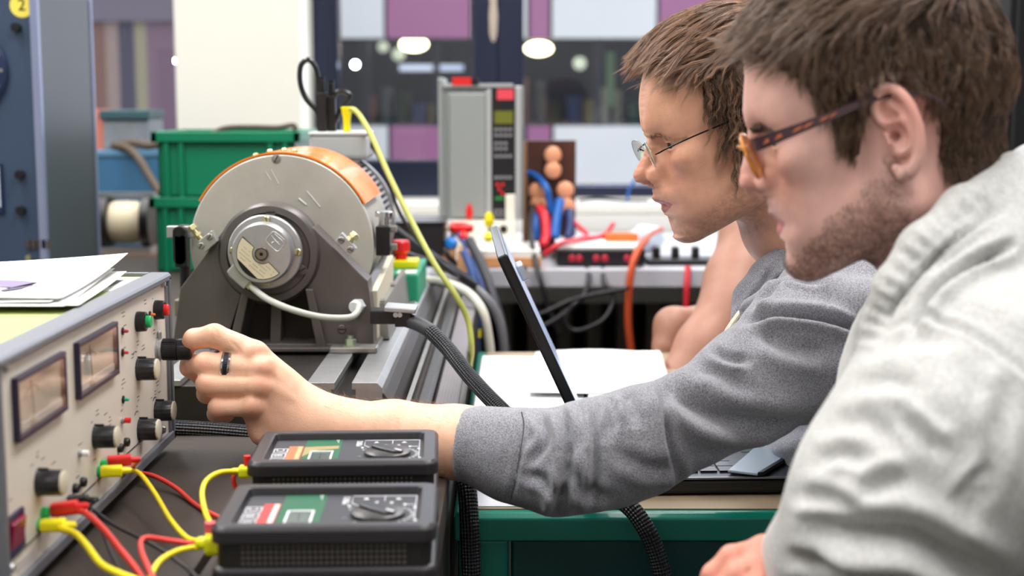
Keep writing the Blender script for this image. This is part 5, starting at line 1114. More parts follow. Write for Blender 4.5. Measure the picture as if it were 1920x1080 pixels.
def attr_mat(name, rough=.45, spec=.45, sss=0.0, bump=0.0, bscale=300, nvar=.08, nscale=60, sheen=0.0, stretch=None, bdist=.001, aniso=0):
    m = bpy.data.materials.new(name); m.use_nodes = True; nt = m.node_tree; b = nt.nodes['Principled BSDF']
    a = nt.nodes.new('ShaderNodeAttribute'); a.attribute_name = 'tone'; tc = nt.nodes.new('ShaderNodeTexCoord')
    n = nt.nodes.new('ShaderNodeTexNoise'); n.inputs['Scale'].default_value = nscale; n.inputs['Detail'].default_value = 5; nt.links.new(tc.outputs['Object'], n.inputs['Vector'])
    r = nt.nodes.new('ShaderNodeMapRange'); r.inputs[1].default_value = .3; r.inputs[2].default_value = .7; r.inputs[3].default_value = 1-nvar; r.inputs[4].default_value = 1+nvar
    nt.links.new(n.outputs['Fac'], r.inputs[0]); s = nt.nodes.new('ShaderNodeVectorMath'); s.operation = 'SCALE'
    nt.links.new(a.outputs['Color'], s.inputs[0]); nt.links.new(r.outputs[0], s.inputs['Scale']); nt.links.new(s.outputs[0], b.inputs['Base Color'])
    b.inputs['Roughness'].default_value = rough; b.inputs['Specular IOR Level'].default_value = spec; b.inputs['Sheen Weight'].default_value = sheen
    if sss: b.inputs['Subsurface Weight'].default_value = sss; b.inputs['Subsurface Radius'].default_value = (1, .3, .15); b.inputs['Subsurface Scale'].default_value = .005
    if bump:
        n2 = nt.nodes.new('ShaderNodeTexNoise'); n2.inputs['Scale'].default_value = bscale; n2.inputs['Detail'].default_value = 3; nt.links.new(tc.outputs['Object'], n2.inputs['Vector'])
        bp = nt.nodes.new('ShaderNodeBump'); bp.inputs['Strength'].default_value = bump; bp.inputs['Distance'].default_value = bdist
        nt.links.new(n2.outputs['Fac'], bp.inputs['Height']); nt.links.new(bp.outputs[0], b.inputs['Normal'])
    return m
m_skin = attr_mat('skin', .48, .4, .12, .25, 700, .05, 90)
m_hair = attr_mat('hair_strands', .38, .5, 0, 0, nvar=.12, nscale=200)
# ---------------------------------------------------------------- the head, in its own frame: x forward, y to its left, z up, origin between the ears
def head_sdf(p, eyes_open=True, jaw=1.0, nose=1.0, full=0.0):
    p = p.copy(); sv = p[:, 1].copy(); p[:, 1] = np.abs(p[:, 1])
    E = lambda c, r, R=None: s_ell(p, c, r, R); RC = lambda a, b, ra, rb: s_round(p, a, b, ra, rb)
    d = E((.002, 0, .045), (.096, .075, .0755))
    d = smin(d, E((.045, 0, .045), (.050, .060, .053)), .02)
    d = smin(d, E((-.045, 0, .018), (.048, .056, .050)), .02)
    d = smin(d, E((.046, 0, -.012), (.045, .054+.003*full, .056)), .022)
    d = smin(d, E((.056, .044, -.004), (.026, .018, .017)), .016)
    d = smin(d, RC((.004, .056, -.004), (.008, .050, -.052), .013, .014+.003*full), .022)
    d = smin(d, RC((.008, .050, -.054), (.074, .014, -.081), .014+.002*full, .013), .022)
    d = smin(d, E((.060, 0, -.054), (.036, .038+.003*full, .036)), .022)
    d = smin(d, E((.048, .030, -.040), (.034, .022, .030)), .02)
    d = smin(d, E((.084, 0, -.083), (.013, .019, .0125)), .014)
    d = smin(d, E((.036, 0, -.064), (.046, .042, .020)), .018)
    d = smin(d, RC((.085, .010, .0315), (.069, .046, .0315), .009, .0085), .014)
    d = ssub(d, E((.0995, .0335, .0150), (.0165, .0175, .0110)), .013)
    d = smin(d, RC((.087, 0, .026), (.106, 0, .001), .0065, .0080), .010)
    d = smin(d, RC((.106, 0, .001), (.1105, 0, -.009), .0080, .0108), .005)
    d = smin(d, RC((.082, .009, .010), (.092, .0115, -.011), .004, .0060), .014)
    d = smin(d, E((.0950, .0128, -.0145), (.0135, .0072, .0090)), .005)
    d = smin(d, RC((.108, 0, -.0165), (.094, 0, -.021), .0042, .0055), .005)
    d = ssub(d, E((.1025, .0072, -.0230), (.0075, .0034, .0048)), .002)
    d = smin(d, E((.083, 0, -.037), (.017, .027, .020)), .012)
    d = smin(d, RC((.0985, 0, -.0385), (.0850, .0235, -.0455), .0052, .0026), .004)
    d = smin(d, RC((.0955, 0, -.0520), (.0845, .0215, -.0475), .0060, .0026), .004)
    d = ssub(d, RC((.1075, 0, -.0450), (.0815, .0268, -.0466), .0016, .0024), .0024)
    d = ssub(d, E((.097, 0, -.0635), (.008, .018, .0045)), .008)
    # eyelids and the opening between them
    d = smin(d, E((.0735, .0335, .0150), (.0142, .0150, .0138)), .004)
    ca, sa = math.cos(.42), math.sin(.42); Re = np.array([[ca, -sa, 0], [sa, ca, 0], [0, 0, 1]])
    d = ssub(d, E((.0860, .0375, .0135), (.0095, .0138, .0036), Re), .0012)
    d = ssub(d, chain(p, [(.0885, .0250, .0190), (.0870, .0350, .0200), (.0790, .0465, .0178)], [.0006, .0008, .0005]), .002)
    return d
EAR = None
def ear_sdf(p, d, sc=.86, e0=(.005, .0715, -.001), side=None):
    # outline in the ear's own plane (a back, b up), metres
    q = p.copy(); q[:, 1] = np.abs(q[:, 1])
    e = np.array(e0); fl = .48
    ax = np.array([-math.cos(fl), math.sin(fl), 0]); bx = np.array([-.16, 0.06, .985]); bx /= np.linalg.norm(bx); nx = np.cross(ax, bx); nx = nx if nx[1] > 0 else -nx
    L = (q-e)@np.stack([ax, bx, nx], 1).astype(np.float32)/sc
    out = [(.004, .006), (-.001, .012), (-.002, .022), (.003, .0315), (.012, .0365), (.021, .0345), (.0285, .0265), (.0325, .015), (.0335, .002), (.0315, -.011), (.0265, -.022), (.019, -.030), (.012, -.0345), (.006, -.036), (.003, -.030)]
    pts = spline([(a*.88, b, .0045) for a, b in out], 3); rs = np.interp(np.linspace(0, 1, len(pts)), [0, .1, .4, .7, .85, 1], [.0022, .0036, .0042, .0038, .0056, .0040])
    r = chain(L, pts, rs, .002)
    r = smin(r, chain(L, [(.003, .012, .004), (.006, .006, .003), (.013, .004, .002)], [.003, .0028, .002], .002), .002)
    r = smin(r, s_ell(L, (.014, .001, -.0015), (.0165, .034, .0040)), .004)
    r = smin(r, chain(L, spline([(.012, .022, .002), (.019, .012, .0035), (.0215, 0, .0045), (.018, -.012, .004), (.009, -.018, .003)], 4), [.0026]*17, .002), .006)
    r = smin(r, chain(L, [(.004, .004, .001), (.012, .0065, .0035), (.0205, .009, .004)], [.0018, .002, .0024], .002), .005)
    r = smin(r, s_round(L, (.002, -.003, .002), (.0035, -.009, .004), .0030, .0026), .002)
    r = ssub(r, s_ell(L, (.011, -.003, .005), (.0088, .0105, .0075)), .004)
    r = ssub(r, s_ell(L, (.010, .013, .004), (.007, .0045, .003)), .002)
    r = r*sc
    d = smin(d, r, .004)
    return ssub(d, s_ell(L*sc, (.006*sc, -.004*sc, -.002), (.0028, .0040, .009)), .002)
CAN = {'brow': (.0955, .038), 'nasion': (.0925, .026), 'tip': (.1212, -.010), 'subnasale': (.0985, -.0255), 'stomion': (.0975, -.0448), 'pog': (.0965, -.082), 'menton': (.084, -.0955)}
class Head:
    def __init__(s, px0, Y, theta, marks, k_target=None, ear=True, **kw):
        s.marks = marks; s.H0 = at(px0[0], px0[1], Y); c, q = math.cos(theta), math.sin(theta)
        s.f = np.array([-c, -q, 0]); s.l = np.array([q, -c, 0]); s.kw = kw; s.ear = ear
        # similarity between the canonical profile and the traced one
        A = []; Bv = []
        for k, (px, py) in marks.items():
            x, z = CAN[k]; u, w_ = s.mid(px, py); A += [[x, z, 1, 0], [z, -x, 0, 1]]; Bv += [u, w_]
        (a, b, tu, tw) = np.linalg.lstsq(np.array(A), np.array(Bv), rcond=None)[0]
        s.S = math.hypot(a, b); s.a, s.b, s.tu, s.tw = a, b, tu, tw
        s.tau = math.atan2(b, a)
        # local axes in world: canonical x and z
        s.X = (s.f*a+np.array([0, 0, 1.])*(-b))/s.S; s.Z = (s.f*b+np.array([0, 0, 1.])*a)/s.S
        s.O = s.H0+s.f*tu+np.array([0, 0, 1.])*tw
        s.R = np.stack([s.X, s.l, s.Z], 1)           # columns
    def mid(s, px, py, v=0.0):
        r = ray(px, py); n = s.l; o = s.H0+s.l*v
        k = (o-np.array([0, 0, CAM_Z]))@n/(r@n); P = np.array([0, 0, CAM_Z])+r*k
        return (P-s.H0)@s.f, P[2]-s.H0[2]
    def loc(s, P): return ((P-s.O)@s.R)/s.S
    def wor(s, p): return s.O+(np.asarray(p)*s.S)@s.R.T
    def can_px(s, px, py, v=0.0):                   # canonical (x, z) under a traced pixel at lateral offset v
        u, w_ = s.mid(px, py, v*s.S); P = s.H0+s.f*u+np.array([0, 0, w_])+s.l*v*s.S
        q = s.loc(P[None])[0]; return q[0], q[2]
    def sdf(s, P):
        p = s.loc(P).astype(np.float32); d = head_sdf(p, **s.kw)
        if s.ear: d = ear_sdf(p, d)
        return d*s.S
def profile_fit(H, V, prof, v_s=.020, zr=None, it=3):
    """push the midline of the face onto the traced profile"""
    T_ = np.array([H.can_px(x, y) for x, y in prof]); o = np.argsort(T_[:, 1]); T_ = T_[o]
    L = H.loc(V); L0 = L.copy()
    cz = []; tz_ = []
    for k, (px, py) in H.marks.items(): cz.append(CAN[k][1]); tz_.append(H.can_px(px, py)[1])
    o2 = np.argsort(cz); cz = np.array([-.16]+[cz[i] for i in o2]+[.12]); tz_ = np.array([-.16]+[tz_[i] for i in o2]+[.12])
    wf = np.clip((L[:, 0]-.02)/.04, 0, 1); L[:, 2] += (np.interp(L[:, 2], cz, tz_)-L[:, 2])*wf
    H.eye_dz = float(np.interp(.0145, cz, tz_)-.0145)
    for _ in range(it):
        m = (np.abs(L[:, 1]) < .0022) & (L[:, 0] > .03)
        zb = np.arange(T_[0, 1]+.001, T_[-1, 1], .0012); fr = np.array([L[m & (np.abs(L[:, 2]-z) < .0012), 0].max(initial=-1) for z in zb])
        ok = fr > 0; tg = np.interp(zb, T_[:, 1], T_[:, 0]); dl = np.where(ok, tg-fr, 0)
        kern = np.array([.25, .5, .25]); dl = np.convolve(dl, kern, 'same')
        dl = dl*np.clip((zb-zb[0])/.006, 0, 1)*np.clip((zb[-1]-zb)/.030, 0, 1)
        D = np.interp(L[:, 2], zb, dl, left=0, right=0)
        # narrow features keep narrow corrections, broad ones are spread
        wide = np.convolve(np.interp(zb, zb, dl), np.ones(15)/15, 'same'); W_ = np.interp(L[:, 2], zb, wide, left=0, right=0)
        fx = np.clip((L[:, 0]-.045)/.03, 0, 1); fx = fx*fx*(3-2*fx)
        L[:, 0] += (W_*np.exp(-(L[:, 1]/(v_s*2.0))**2)+(D-W_)*np.exp(-(L[:, 1]/(v_s*.75))**2))*fx
    q = np.linalg.norm(L0-np.array((.087, .034, .0145)), axis=1) < .006; H.eye_off = float((L[q, 0]-L0[q, 0]).mean()) if q.any() else 0.0
    return H.wor(L)
_VT = np.random.default_rng(3).uniform(-1, 1, 4096).astype(np.float32)
def vn(P, s):                                      # lattice noise in -1..1
    q = np.asarray(P)*s*.5; i = np.floor(q).astype(np.int64); f = q-i; f = f*f*(3-2*f); o = 0
    for a in (0, 1):
        for b in (0, 1):
            for c in (0, 1):
                h_ = ((i[:, 0]+a)*73856093 ^ (i[:, 1]+b)*19349663 ^ (i[:, 2]+c)*83492791) & 4095
                w_ = (f[:, 0] if a else 1-f[:, 0])*(f[:, 1] if b else 1-f[:, 1])*(f[:, 2] if c else 1-f[:, 2]); o = o+_VT[h_]*w_
    return o*1.4
def skin_tone(H, V, base, lip, red, stub, stub_col, stub_front=True):
    L = H.loc(V); x, y, z = L[:, 0], np.abs(L[:, 1]), L[:, 2]; b = np.array(lin(base)); c = np.tile(b, (len(V), 1))
    g = lambda cx, cy_, cz, r, rz=None: np.exp(-((x-cx)/r)**2-((y-cy_)/r)**2-((z-cz)/(rz or r))**2)
    rd = np.clip(g(.112, 0, -.008, .016)+.8*g(.09, .038, -.012, .022)+.9*g(-.02, .085, .01, .028)+.3*g(.09, .01, .05, .03), 0, 1)*red
    c = c*(1-rd[:, None])+np.array(lin((214, 112, 96)))*rd[:, None]
    jaw = np.clip((-.010-.66*np.clip(x, 0, 1)-z)/.018, 0, 1)*np.clip((x+.012)/.02, 0, 1)*np.clip((z+.118)/.015, 0, 1)
    mou = np.exp(-((z+.031)/.006)**2)*np.clip((x-.08)/.01, 0, 1)*(y < .026)
    bare = 1-.75*np.exp(-((x-.078)/.022)**2-((y-.030)/.016)**2-((z+.030)/.020)**2)
    st = np.clip(jaw*bare+mou*.3, 0, 1)*stub*(.8+.35*vn(V, 900)+.25*vn(V, 350)); st = np.clip(st, 0, .85)
    c = c*(1-st[:, None])+np.array(lin(stub_col))*st[:, None]
    ml = .0240-y; lipz = -.0450+.0*y
    up = (z > lipz-.0008) & (z < lipz+.0072*(1-(y/.027)**2)+.0008); dn = (z <= lipz) & (z > lipz-.0105*(1-(y/.026)**2)-.0008)
    lm = ((up | dn) & (y < .0265) & (x > .074)).astype(float)
    lm *= .85; c = c*(1-lm[:, None])+np.array(lin(lip))*lm[:, None]
    return c
def tubes_many(paths, r, n=3):                     # paths (N, K, 3) -> mesh arrays, tapering
    N_, K_, _ = paths.shape; t = np.gradient(paths, axis=1); t /= np.linalg.norm(t, axis=2)[..., None]+1e-9
    up = np.array([.13, .21, .97]); a = np.cross(t, up); a /= np.linalg.norm(a, axis=2)[..., None]+1e-9; b = np.cross(t, a)
    tap = np.concatenate([np.linspace(.8, 1, K_//3), np.linspace(1, .25, K_-K_//3)]); r = np.asarray(r); r = (r[:, None] if r.ndim else r)*tap[None]
    V = np.stack([paths+r[..., None]*(math.cos(2*math.pi*k/n)*a+math.sin(2*math.pi*k/n)*b) for k in range(n)], 2).reshape(-1, 3)
    base = (np.arange(N_)*K_*n)[:, None, None]; i = np.arange(K_-1)[None, :, None]*n; k = np.arange(n)[None, None, :]; k2 = (k+1) % n
    Q = np.stack([base+i+k, base+i+k2, base+i+n+k2, base+i+n+k], -1).reshape(-1, 4)
    return V, Q
def grad(fn, P, e=.0008):
    d0 = fn(P); g = np.stack([fn(P+np.array(v, np.float32)*e)-d0 for v in ((1, 0, 0), (0, 1, 0), (0, 0, 1))], 1); return d0, g/(np.linalg.norm(g, axis=1)[:, None]+1e-9)
def grow(H, sdf, roots, flow, K=9, length=.05, height=.010, jit=.12, lift=.3, free=None, seed=0, wave=0.0, blend=.55):
    """strands that follow flow(canonical pos) and stay at their own height over the scalp"""
    r = np.random.default_rng(seed); N_ = len(roots); P = roots.copy().astype(np.float32)
    Ln = length(H.loc(P)) if callable(length) else np.full(N_, length); Ln = Ln*r.uniform(.65, 1.15, N_); st = Ln/(K-1)
    Ht = (height(H.loc(P)) if callable(height) else np.full(N_, height))*r.uniform(.15, 1.0, N_)
    d0, g = grad(sdf, P); dr = None; out = [P.copy()]; bias = r.normal(0, jit, (N_, 3)); ph = r.uniform(0, 6.28, N_)
    # neighbouring strands share a clump direction
    cl = np.stack([vn(roots, 210), vn(roots+.3, 190), vn(roots+.7, 230)], 1)*jit*2.0
    for k in range(1, K):
        F = flow(H.loc(P))@H.R.T; F /= np.linalg.norm(F, axis=1)[:, None]+1e-9
        wv = wave(H.loc(P)) if callable(wave) else wave
        F = F+bias+cl+(wv*np.sin(ph+k*1.3+vn(roots, 160)*3))[:, None]*np.cross(F, g)
        if free is None: fr = np.zeros(N_)
        else: fr = free(H.loc(P))
        F = F-g*(F*g).sum(1)[:, None]*(1-fr)[:, None]
        if k == 1: F = F+g*lift
        F /= np.linalg.norm(F, axis=1)[:, None]+1e-9
        dr = F if dr is None else dr*(1-blend)+F*blend; dr /= np.linalg.norm(dr, axis=1)[:, None]+1e-9
        P = (P+dr*st[:, None]).astype(np.float32)
        d0, g = grad(sdf, P); tgt = Ht*min(1, k/2.5)
        corr = (tgt-d0); corr = np.where(corr < 0, corr*.6*(1-fr), corr); P = (P+g*corr[:, None]).astype(np.float32)
        out.append(P.copy())
    return np.stack(out, 1)
def clumps(paths, kids, spread, seed=0, tight=.75):
    """each grown lock becomes a bundle of strands that close up towards the tip"""
    r = np.random.default_rng(seed); N_, K_, _ = paths.shape; P = np.repeat(paths, kids, 0)
    o = r.normal(0, 1, (N_*kids, 1, 3))*spread; t = np.linspace(0, 1, K_)[None, :, None]; w_ = (1-tight*t**.8)
    o2 = r.normal(0, 1, (N_*kids, 1, 3))*spread*.35*np.sin(t*math.pi*1.0+r.uniform(0, 6, (N_*kids, 1, 1)))
    cut = r.uniform(.72, 1.0, (N_*kids, 1)); ti = np.linspace(0, 1, K_)[None]*cut*(K_-1); i0 = np.floor(ti).astype(int); i1 = np.minimum(i0+1, K_-1); f = (ti-i0)[..., None]
    ar = np.arange(N_*kids)[:, None]; P = P[ar, i0]*(1-f)+P[ar, i1]*f
    return P+o*w_+o2*t
def inpoly(pt, poly):
    x, y = pt[:, 0], pt[:, 1]; c = np.zeros(len(x), bool); n = len(poly)
    for i in range(n):
        x0, y0 = poly[i]; x1, y1 = poly[(i+1) % n]
        m = ((y0 > y) != (y1 > y)) & (x < (x1-x0)*(y-y0)/((y1-y0)+1e-12)+x0); c ^= m
    return c
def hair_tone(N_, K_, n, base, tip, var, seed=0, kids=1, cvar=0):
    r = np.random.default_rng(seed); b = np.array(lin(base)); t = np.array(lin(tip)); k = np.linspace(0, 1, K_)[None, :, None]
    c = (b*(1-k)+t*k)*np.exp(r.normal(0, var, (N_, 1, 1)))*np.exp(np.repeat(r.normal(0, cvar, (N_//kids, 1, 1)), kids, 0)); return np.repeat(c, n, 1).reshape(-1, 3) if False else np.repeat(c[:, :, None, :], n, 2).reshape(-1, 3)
def sample_surface(V, Q, mask, N_, seed=0):
    r = np.random.default_rng(seed); q = Q[mask[Q].all(1)]; a = np.linalg.norm(np.cross(V[q[:, 2]]-V[q[:, 0]], V[q[:, 3]]-V[q[:, 1]]), axis=1); a /= a.sum()
    i = r.choice(len(q), N_, p=a); w_ = r.dirichlet((1, 1, 1, 1), N_)
    return (V[q[i]]*w_[..., None]).sum(1)
def cap_mesh(V, Q, mask, Nv, off, drop=.0):
    """offset copy of the masked surface"""
    keep = mask[Q].all(1); q = Q[keep]; ids = np.unique(q); m = -np.ones(len(V), int); m[ids] = np.arange(len(ids))
    # fade the offset to nothing at the rim
    deg = np.bincount(Q.ravel(), minlength=len(V)); dk = np.bincount(q.ravel(), minlength=len(V)); f = (dk >= deg).astype(float)
    for _ in range(10):
        A = np.zeros(len(V)); c = np.zeros(len(V))
        for i in range(4): np.add.at(A, Q[:, i], f[Q[:, (i+1) % 4]]+f[Q[:, (i+3) % 4]]); np.add.at(c, Q[:, i], 2)
        f = np.minimum(f, A/np.maximum(c, 1))
    return (V+Nv*(off*f-.0004)[:, None])[ids], m[q]

m_eye = M('eye_white', (205, 196, 190), .15, coat=.6); m_iris = M('eye_iris', (70, 66, 50), .2); m_pupil = M('eye_pupil', (8, 8, 8), .1)
def eyes(H, parent, gaze=(1, .12, -.10)):
    for sgn in (1, -1):
        c = np.array([.0722+getattr(H, 'eye_off', 0), .0340*sgn, .0145+getattr(H, 'eye_dz', 0)]); g = np.array(gaze, float)*np.array([1, 1, 1]); g /= np.linalg.norm(g)
        e = mesh('eyeball', (H.wor(ball(.0126, c, 30)[0]), ball(.0126, c, 30)[1]), m_eye, parent, smooth=True)
        Rz = np.array(Vector(g).to_track_quat('Z', 'Y').to_matrix())
        def cap(r0, R_, name, mat):
            prof = [(max(1e-5, R_*math.sin(a)), R_*math.cos(a)) for a in np.linspace(r0, 0, 8)]
            s = T(lathe(prof, 26), c, R=Rz); mesh(name, (H.wor(s[0]), s[1]), mat, e, smooth=True)
        cap(.48, .01275, 'iris', m_iris); cap(.19, .01285, 'pupil', m_pupil)
def brow(H, sdf, parent, px_poly, col, n=500, seed=5, sgn=0):
    if not sgn: brow(H, sdf, parent, px_poly, col, n, seed, 1); brow(H, sdf, parent, px_poly, col, n//3, seed+1, -1); return
    r = np.random.default_rng(seed)
    t = r.uniform(0, 1, n); line = np.array([[.0925, .013, .0275], [.0870, .025, .0305], [.0780, .039, .0290], [.0660, .050, .0245]])
    P = np.stack([np.interp(t, [0, .35, .75, 1], line[:, i]) for i in range(3)], 1); P += r.normal(0, .0013, P.shape)*np.array([.5, .5, 1.1])[None]
    P[:, 1] *= sgn; P = P[np.abs(P[:, 1]) > (.012 if sgn > 0 else .020)]; n = len(P); Pw = H.wor(P).astype(np.float32)
    Lw = H.loc(Pw); Lw[:, 2] += getattr(H, 'eye_dz', 0); Lw[:, 0] += getattr(H, 'eye_off', 0)*.8; Pw = H.wor(Lw).astype(np.float32)
    for _ in range(0): d, g = grad(sdf, Pw); Pw = Pw-g*d[:, None]
    path = grow(H, sdf, Pw.astype(np.float32), lambda L: np.stack([-.55*np.ones(len(L)), np.sign(L[:, 1])*.8, .45-1.4*(np.abs(L[:, 1])-.015)/.035], 1), K=5, length=.0065, height=.0013, jit=.10, seed=seed)
    V, Q = tubes_many(path, .00020); o = fastmesh('eyebrow', V, Q, m_hair, parent, hair_tone(n, 5, 3, col, col, .2)); return o
# ================================================================ STUDENT IN GREY (middle)
PROF1 = [(1220, 90), (1212, 130), (1207, 165), (1204, 204), (1204, 225), (1207, 243), (1214, 259), (1211, 275), (1206, 290), (1197, 306), (1189, 320), (1187, 330), (1192, 342), (1206, 347), (1223, 354), (1224, 364), (1222, 372), (1228, 379), (1240, 384), (1240, 392), (1245, 402), (1257, 409), (1259, 420), (1262, 433), (1271, 444)]
H1 = Head((1340, 230), 1.56, math.radians(5), {'brow': (1204, 222), 'nasion': (1214, 259), 'tip': (1187, 328), 'subnasale': (1223, 354), 'stomion': (1238, 383), 'pog': (1262, 433), 'menton': (1290, 451)}, ear=False)
nk = [H1.wor((-.02, 0, .0)), at(1478, 420, 1.60), at(1560, 520, 1.62), at(1640, 640, 1.64)]
def sdf1h(P):
    d = H1.sdf(P); n = chain(P, nk, [.052, .052, .058, .085], .01)
    return smin(d, n, .022)
lo = H1.O-np.array([.20, .16, .17]); hi = H1.O+np.array([.26, .18, .17])
V1, Q1 = implicit(sdf1h, lo, hi, .0016)
V1 = relax(V1, Q1, 1, .4); V1r = V1.copy(); V1 = profile_fit(H1, V1, PROF1)
C1 = skin_tone(H1, V1r, (218, 164, 136), (190, 112, 104), .36, .45, (140, 102, 76))
man1 = thing('person', 'young man in a grey sweatshirt and thin rimless glasses turning the dial', 'person', (.45, 1.6, 0))
N1 = vnormals(V1, Q1)
# hair: roots in the scalp region of the side view, combed forward on top and hanging wavy at the side
L1 = H1.loc(V1)
def pxpoly(H, pts, v=.0): return [H.can_px(x, y, v) for x, y in pts]
hl1 = pxpoly(H1, [(1217, 118), (1250, 122), (1292, 148), (1312, 205), (1335, 240), (1352, 262), (1372, 312), (1400, 322), (1410, 290), (1445, 300), (1480, 330), (1540, 350), (1700, 340), (1700, -300), (1180, -300), (1205, 60)], .03)
mask1 = inpoly(L1[:, [0, 2]], hl1)
cV, cQ = cap_mesh(V1, Q1, mask1, N1, .006)
hair1 = fastmesh('hair', cV, cQ, attr_mat('hair_base', .6, .2, nvar=.2, nscale=150, bump=.6, bscale=250), man1, np.tile(lin((70, 52, 38)), (len(cV), 1)), label='wavy light brown hair combed forward')
def flow1(L):
    x, y, z = L[:, 0], L[:, 1], L[:, 2]; top = np.clip((z-.060)/.03, 0, 1); top = np.maximum(top, np.clip((x-.045)/.02, 0, 1)*np.clip((z-.05)/.015, 0, 1)); side = 1-top
    frn = np.clip((x-.02)/.06, 0, 1)
    F = np.stack([.98*top+side*(.30+.25*np.sin(z*190)), .25*top+side*np.sign(y)*.05, -.10*top-side*.85], 1)
    F[:, 2] -= top*np.clip((x-.095)/.03, 0, 1)*.55
    return F
def free1(L): return np.clip((L[:, 0]-.070)/.025, 0, 1)*np.clip((L[:, 2]-.050)/.02, 0, 1)
def len1(L): return np.where(L[:, 2] > .080, .080, .040)-.046*np.clip((L[:, 0]-.02)/.045, 0, 1)*(L[:, 2] > .05)
R1 = sample_surface(V1, Q1, mask1, 2400, 1)
Pth = grow(H1, sdf1h, R1, flow1, K=12, length=len1, height=lambda L: np.where(L[:, 2] > .07, .019, .015), jit=.16, lift=.6, free=free1, seed=1, wave=lambda L: np.where(L[:, 2] > .075, .25, .95))
Pth = clumps(Pth, 16, .0018, 3); hV, hQ = tubes_many(Pth, np.random.default_rng(2).uniform(.00012, .00024, len(Pth)))
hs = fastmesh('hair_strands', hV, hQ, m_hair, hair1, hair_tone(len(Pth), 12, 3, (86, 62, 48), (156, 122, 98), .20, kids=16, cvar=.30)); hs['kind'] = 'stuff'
brow(H1, sdf1h, man1, None, (150, 112, 88), 260)
eyes(H1, man1)
bd1 = fastmesh('body', V1, Q1, m_skin, man1, C1)
# ---- rimless glasses of the grey student
def glasses_lens(H, c, hw, hh, wrap, pant, mat, parent, name='lens', th=.0012, n=40, sq=2.4):
    sgn = 1 if c[1] > 0 else -1; V = []; 
    for side_ in (0, 1):
        V.append((-th*side_, 0, 0))
        for i in range(n):
            a = 2*math.pi*i/n; y = math.copysign(abs(math.cos(a))**(2/sq), math.cos(a))*hw; z = math.copysign(abs(math.sin(a))**(2/sq), math.sin(a))*hh
            V.append((-th*side_, y, z))
    V = np.array(V); r2 = (V[:, 1]**2+V[:, 2]**2); V[:, 0] -= r2*2.2
    F = [(0, 1+i, 1+(i+1) % n) for i in range(n)]+[(n+1, n+2+(i+1) % n, n+2+i) for i in range(n)]+[(1+i, n+2+i, n+2+(i+1) % n, 1+(i+1) % n) for i in range(n)]
    R = rotm(0, 0, -wrap*sgn if False else wrap*sgn*-1)@rotm(0, pant, 0)
    V = V@R.T+np.array(c)
    rimpts = V[1:n+1]
    o = mesh(name, (H.wor(V), F), mat, parent, smooth=True); return o, rimpts
m_lens1 = clear_glass('lens_clear', (.96, .97, .95), .10); m_wire = M('wire_black', (14, 14, 16), .3, .6)
gl1 = thing('eyeglasses', '', 'x', H1.wor((.10, 0, .01))); del gl1['category']; del gl1['label']; par(gl1, man1); gl1['label'] = 'rimless glasses with thin black temples'
for sgn in (1, -1):
    _, rim = glasses_lens(H1, (.1015, .030*sgn, .0085), .0215, .0140, .10, .10, m_lens1, gl1)
    rw = H1.wor(np.vstack([rim, rim[:1]])); mesh('lens_edge', tube(rw, .00045, 6, 0), M('edge_glassy', (196, 206, 190), .2, .2), gl1, smooth=True)
    tp = [(.0985, .051*sgn, .0085), (.0955, .059*sgn, .0098), (.086, .066*sgn, .0125), (.060, .0745*sgn, .0165), (.020, .080*sgn, .0205), (-.004, .082*sgn, .022), (-.016, .082*sgn, .010)]
    mesh('temple', tube(H1.wor(np.array(tp)), .00085, 8, 6), m_wire, gl1, smooth=True)
    mesh('nose_pad', (H1.wor(T(ball(.0042, (0, 0, 0), 14, (.45, .35, 1)), (.0935, .0100*sgn, -.001))[0]), ball(.0042, (0, 0, 0), 14)[1]), m_lens1, gl1, smooth=True)
mesh('bridge', tube(H1.wor(np.array([(.1025, .0090, .012), (.1045, .004, .0145), (.1045, -.004, .0145), (.1025, -.0090, .012)])), .0007, 8, 6), m_wire, gl1, smooth=True)
# ================================================================ STUDENT IN THE CREAM HOODIE (right)
PROF2 = [(1412, 80), (1402, 105), (1397, 132), (1393, 170), (1392, 205), (1396, 228), (1402, 243), (1400, 262), (1394, 290), (1388, 318), (1385, 340), (1387, 350), (1394, 358), (1415, 363), (1436, 370), (1440, 385), (1440, 400), (1448, 408), (1457, 416), (1456, 430), (1458, 440), (1472, 455), (1475, 470), (1472, 490), (1476, 506), (1486, 518)]
H2 = Head((1640, 230), 1.13, math.radians(-9), {'brow': (1392, 205), 'nasion': (1402, 243), 'tip': (1385, 345), 'subnasale': (1436, 370), 'stomion': (1457, 416), 'pog': (1474, 490), 'menton': (1500, 524)}, ear=True, full=1.0)
man2 = thing('person', 'young man with a stubble beard and tortoiseshell glasses in a cream white hoodie', 'person', (.38, 1.1, 0))
nk2 = [H2.wor((-.02, 0, .0)), at(1780, 440, 1.13), at(1870, 600, 1.12), at(1900, 720, 1.10)]
def sdf2h(P):
    d = H2.sdf(P); n = chain(P, nk2, [.056, .060, .070, .085], .01)
    return smin(d, n, .022)
lo = H2.O-np.array([.20, .16, .17]); hi = H2.O+np.array([.24, .18, .17])
V2, Q2 = implicit(sdf2h, lo, hi, .0013)
V2 = relax(V2, Q2, 1, .3); V2r = V2.copy(); V2 = profile_fit(H2, V2, PROF2)
C2 = skin_tone(H2, V2r, (234, 186, 174), (204, 120, 120), .45, .60, (128, 100, 92))
N2 = vnormals(V2, Q2); L2 = H2.loc(V2)
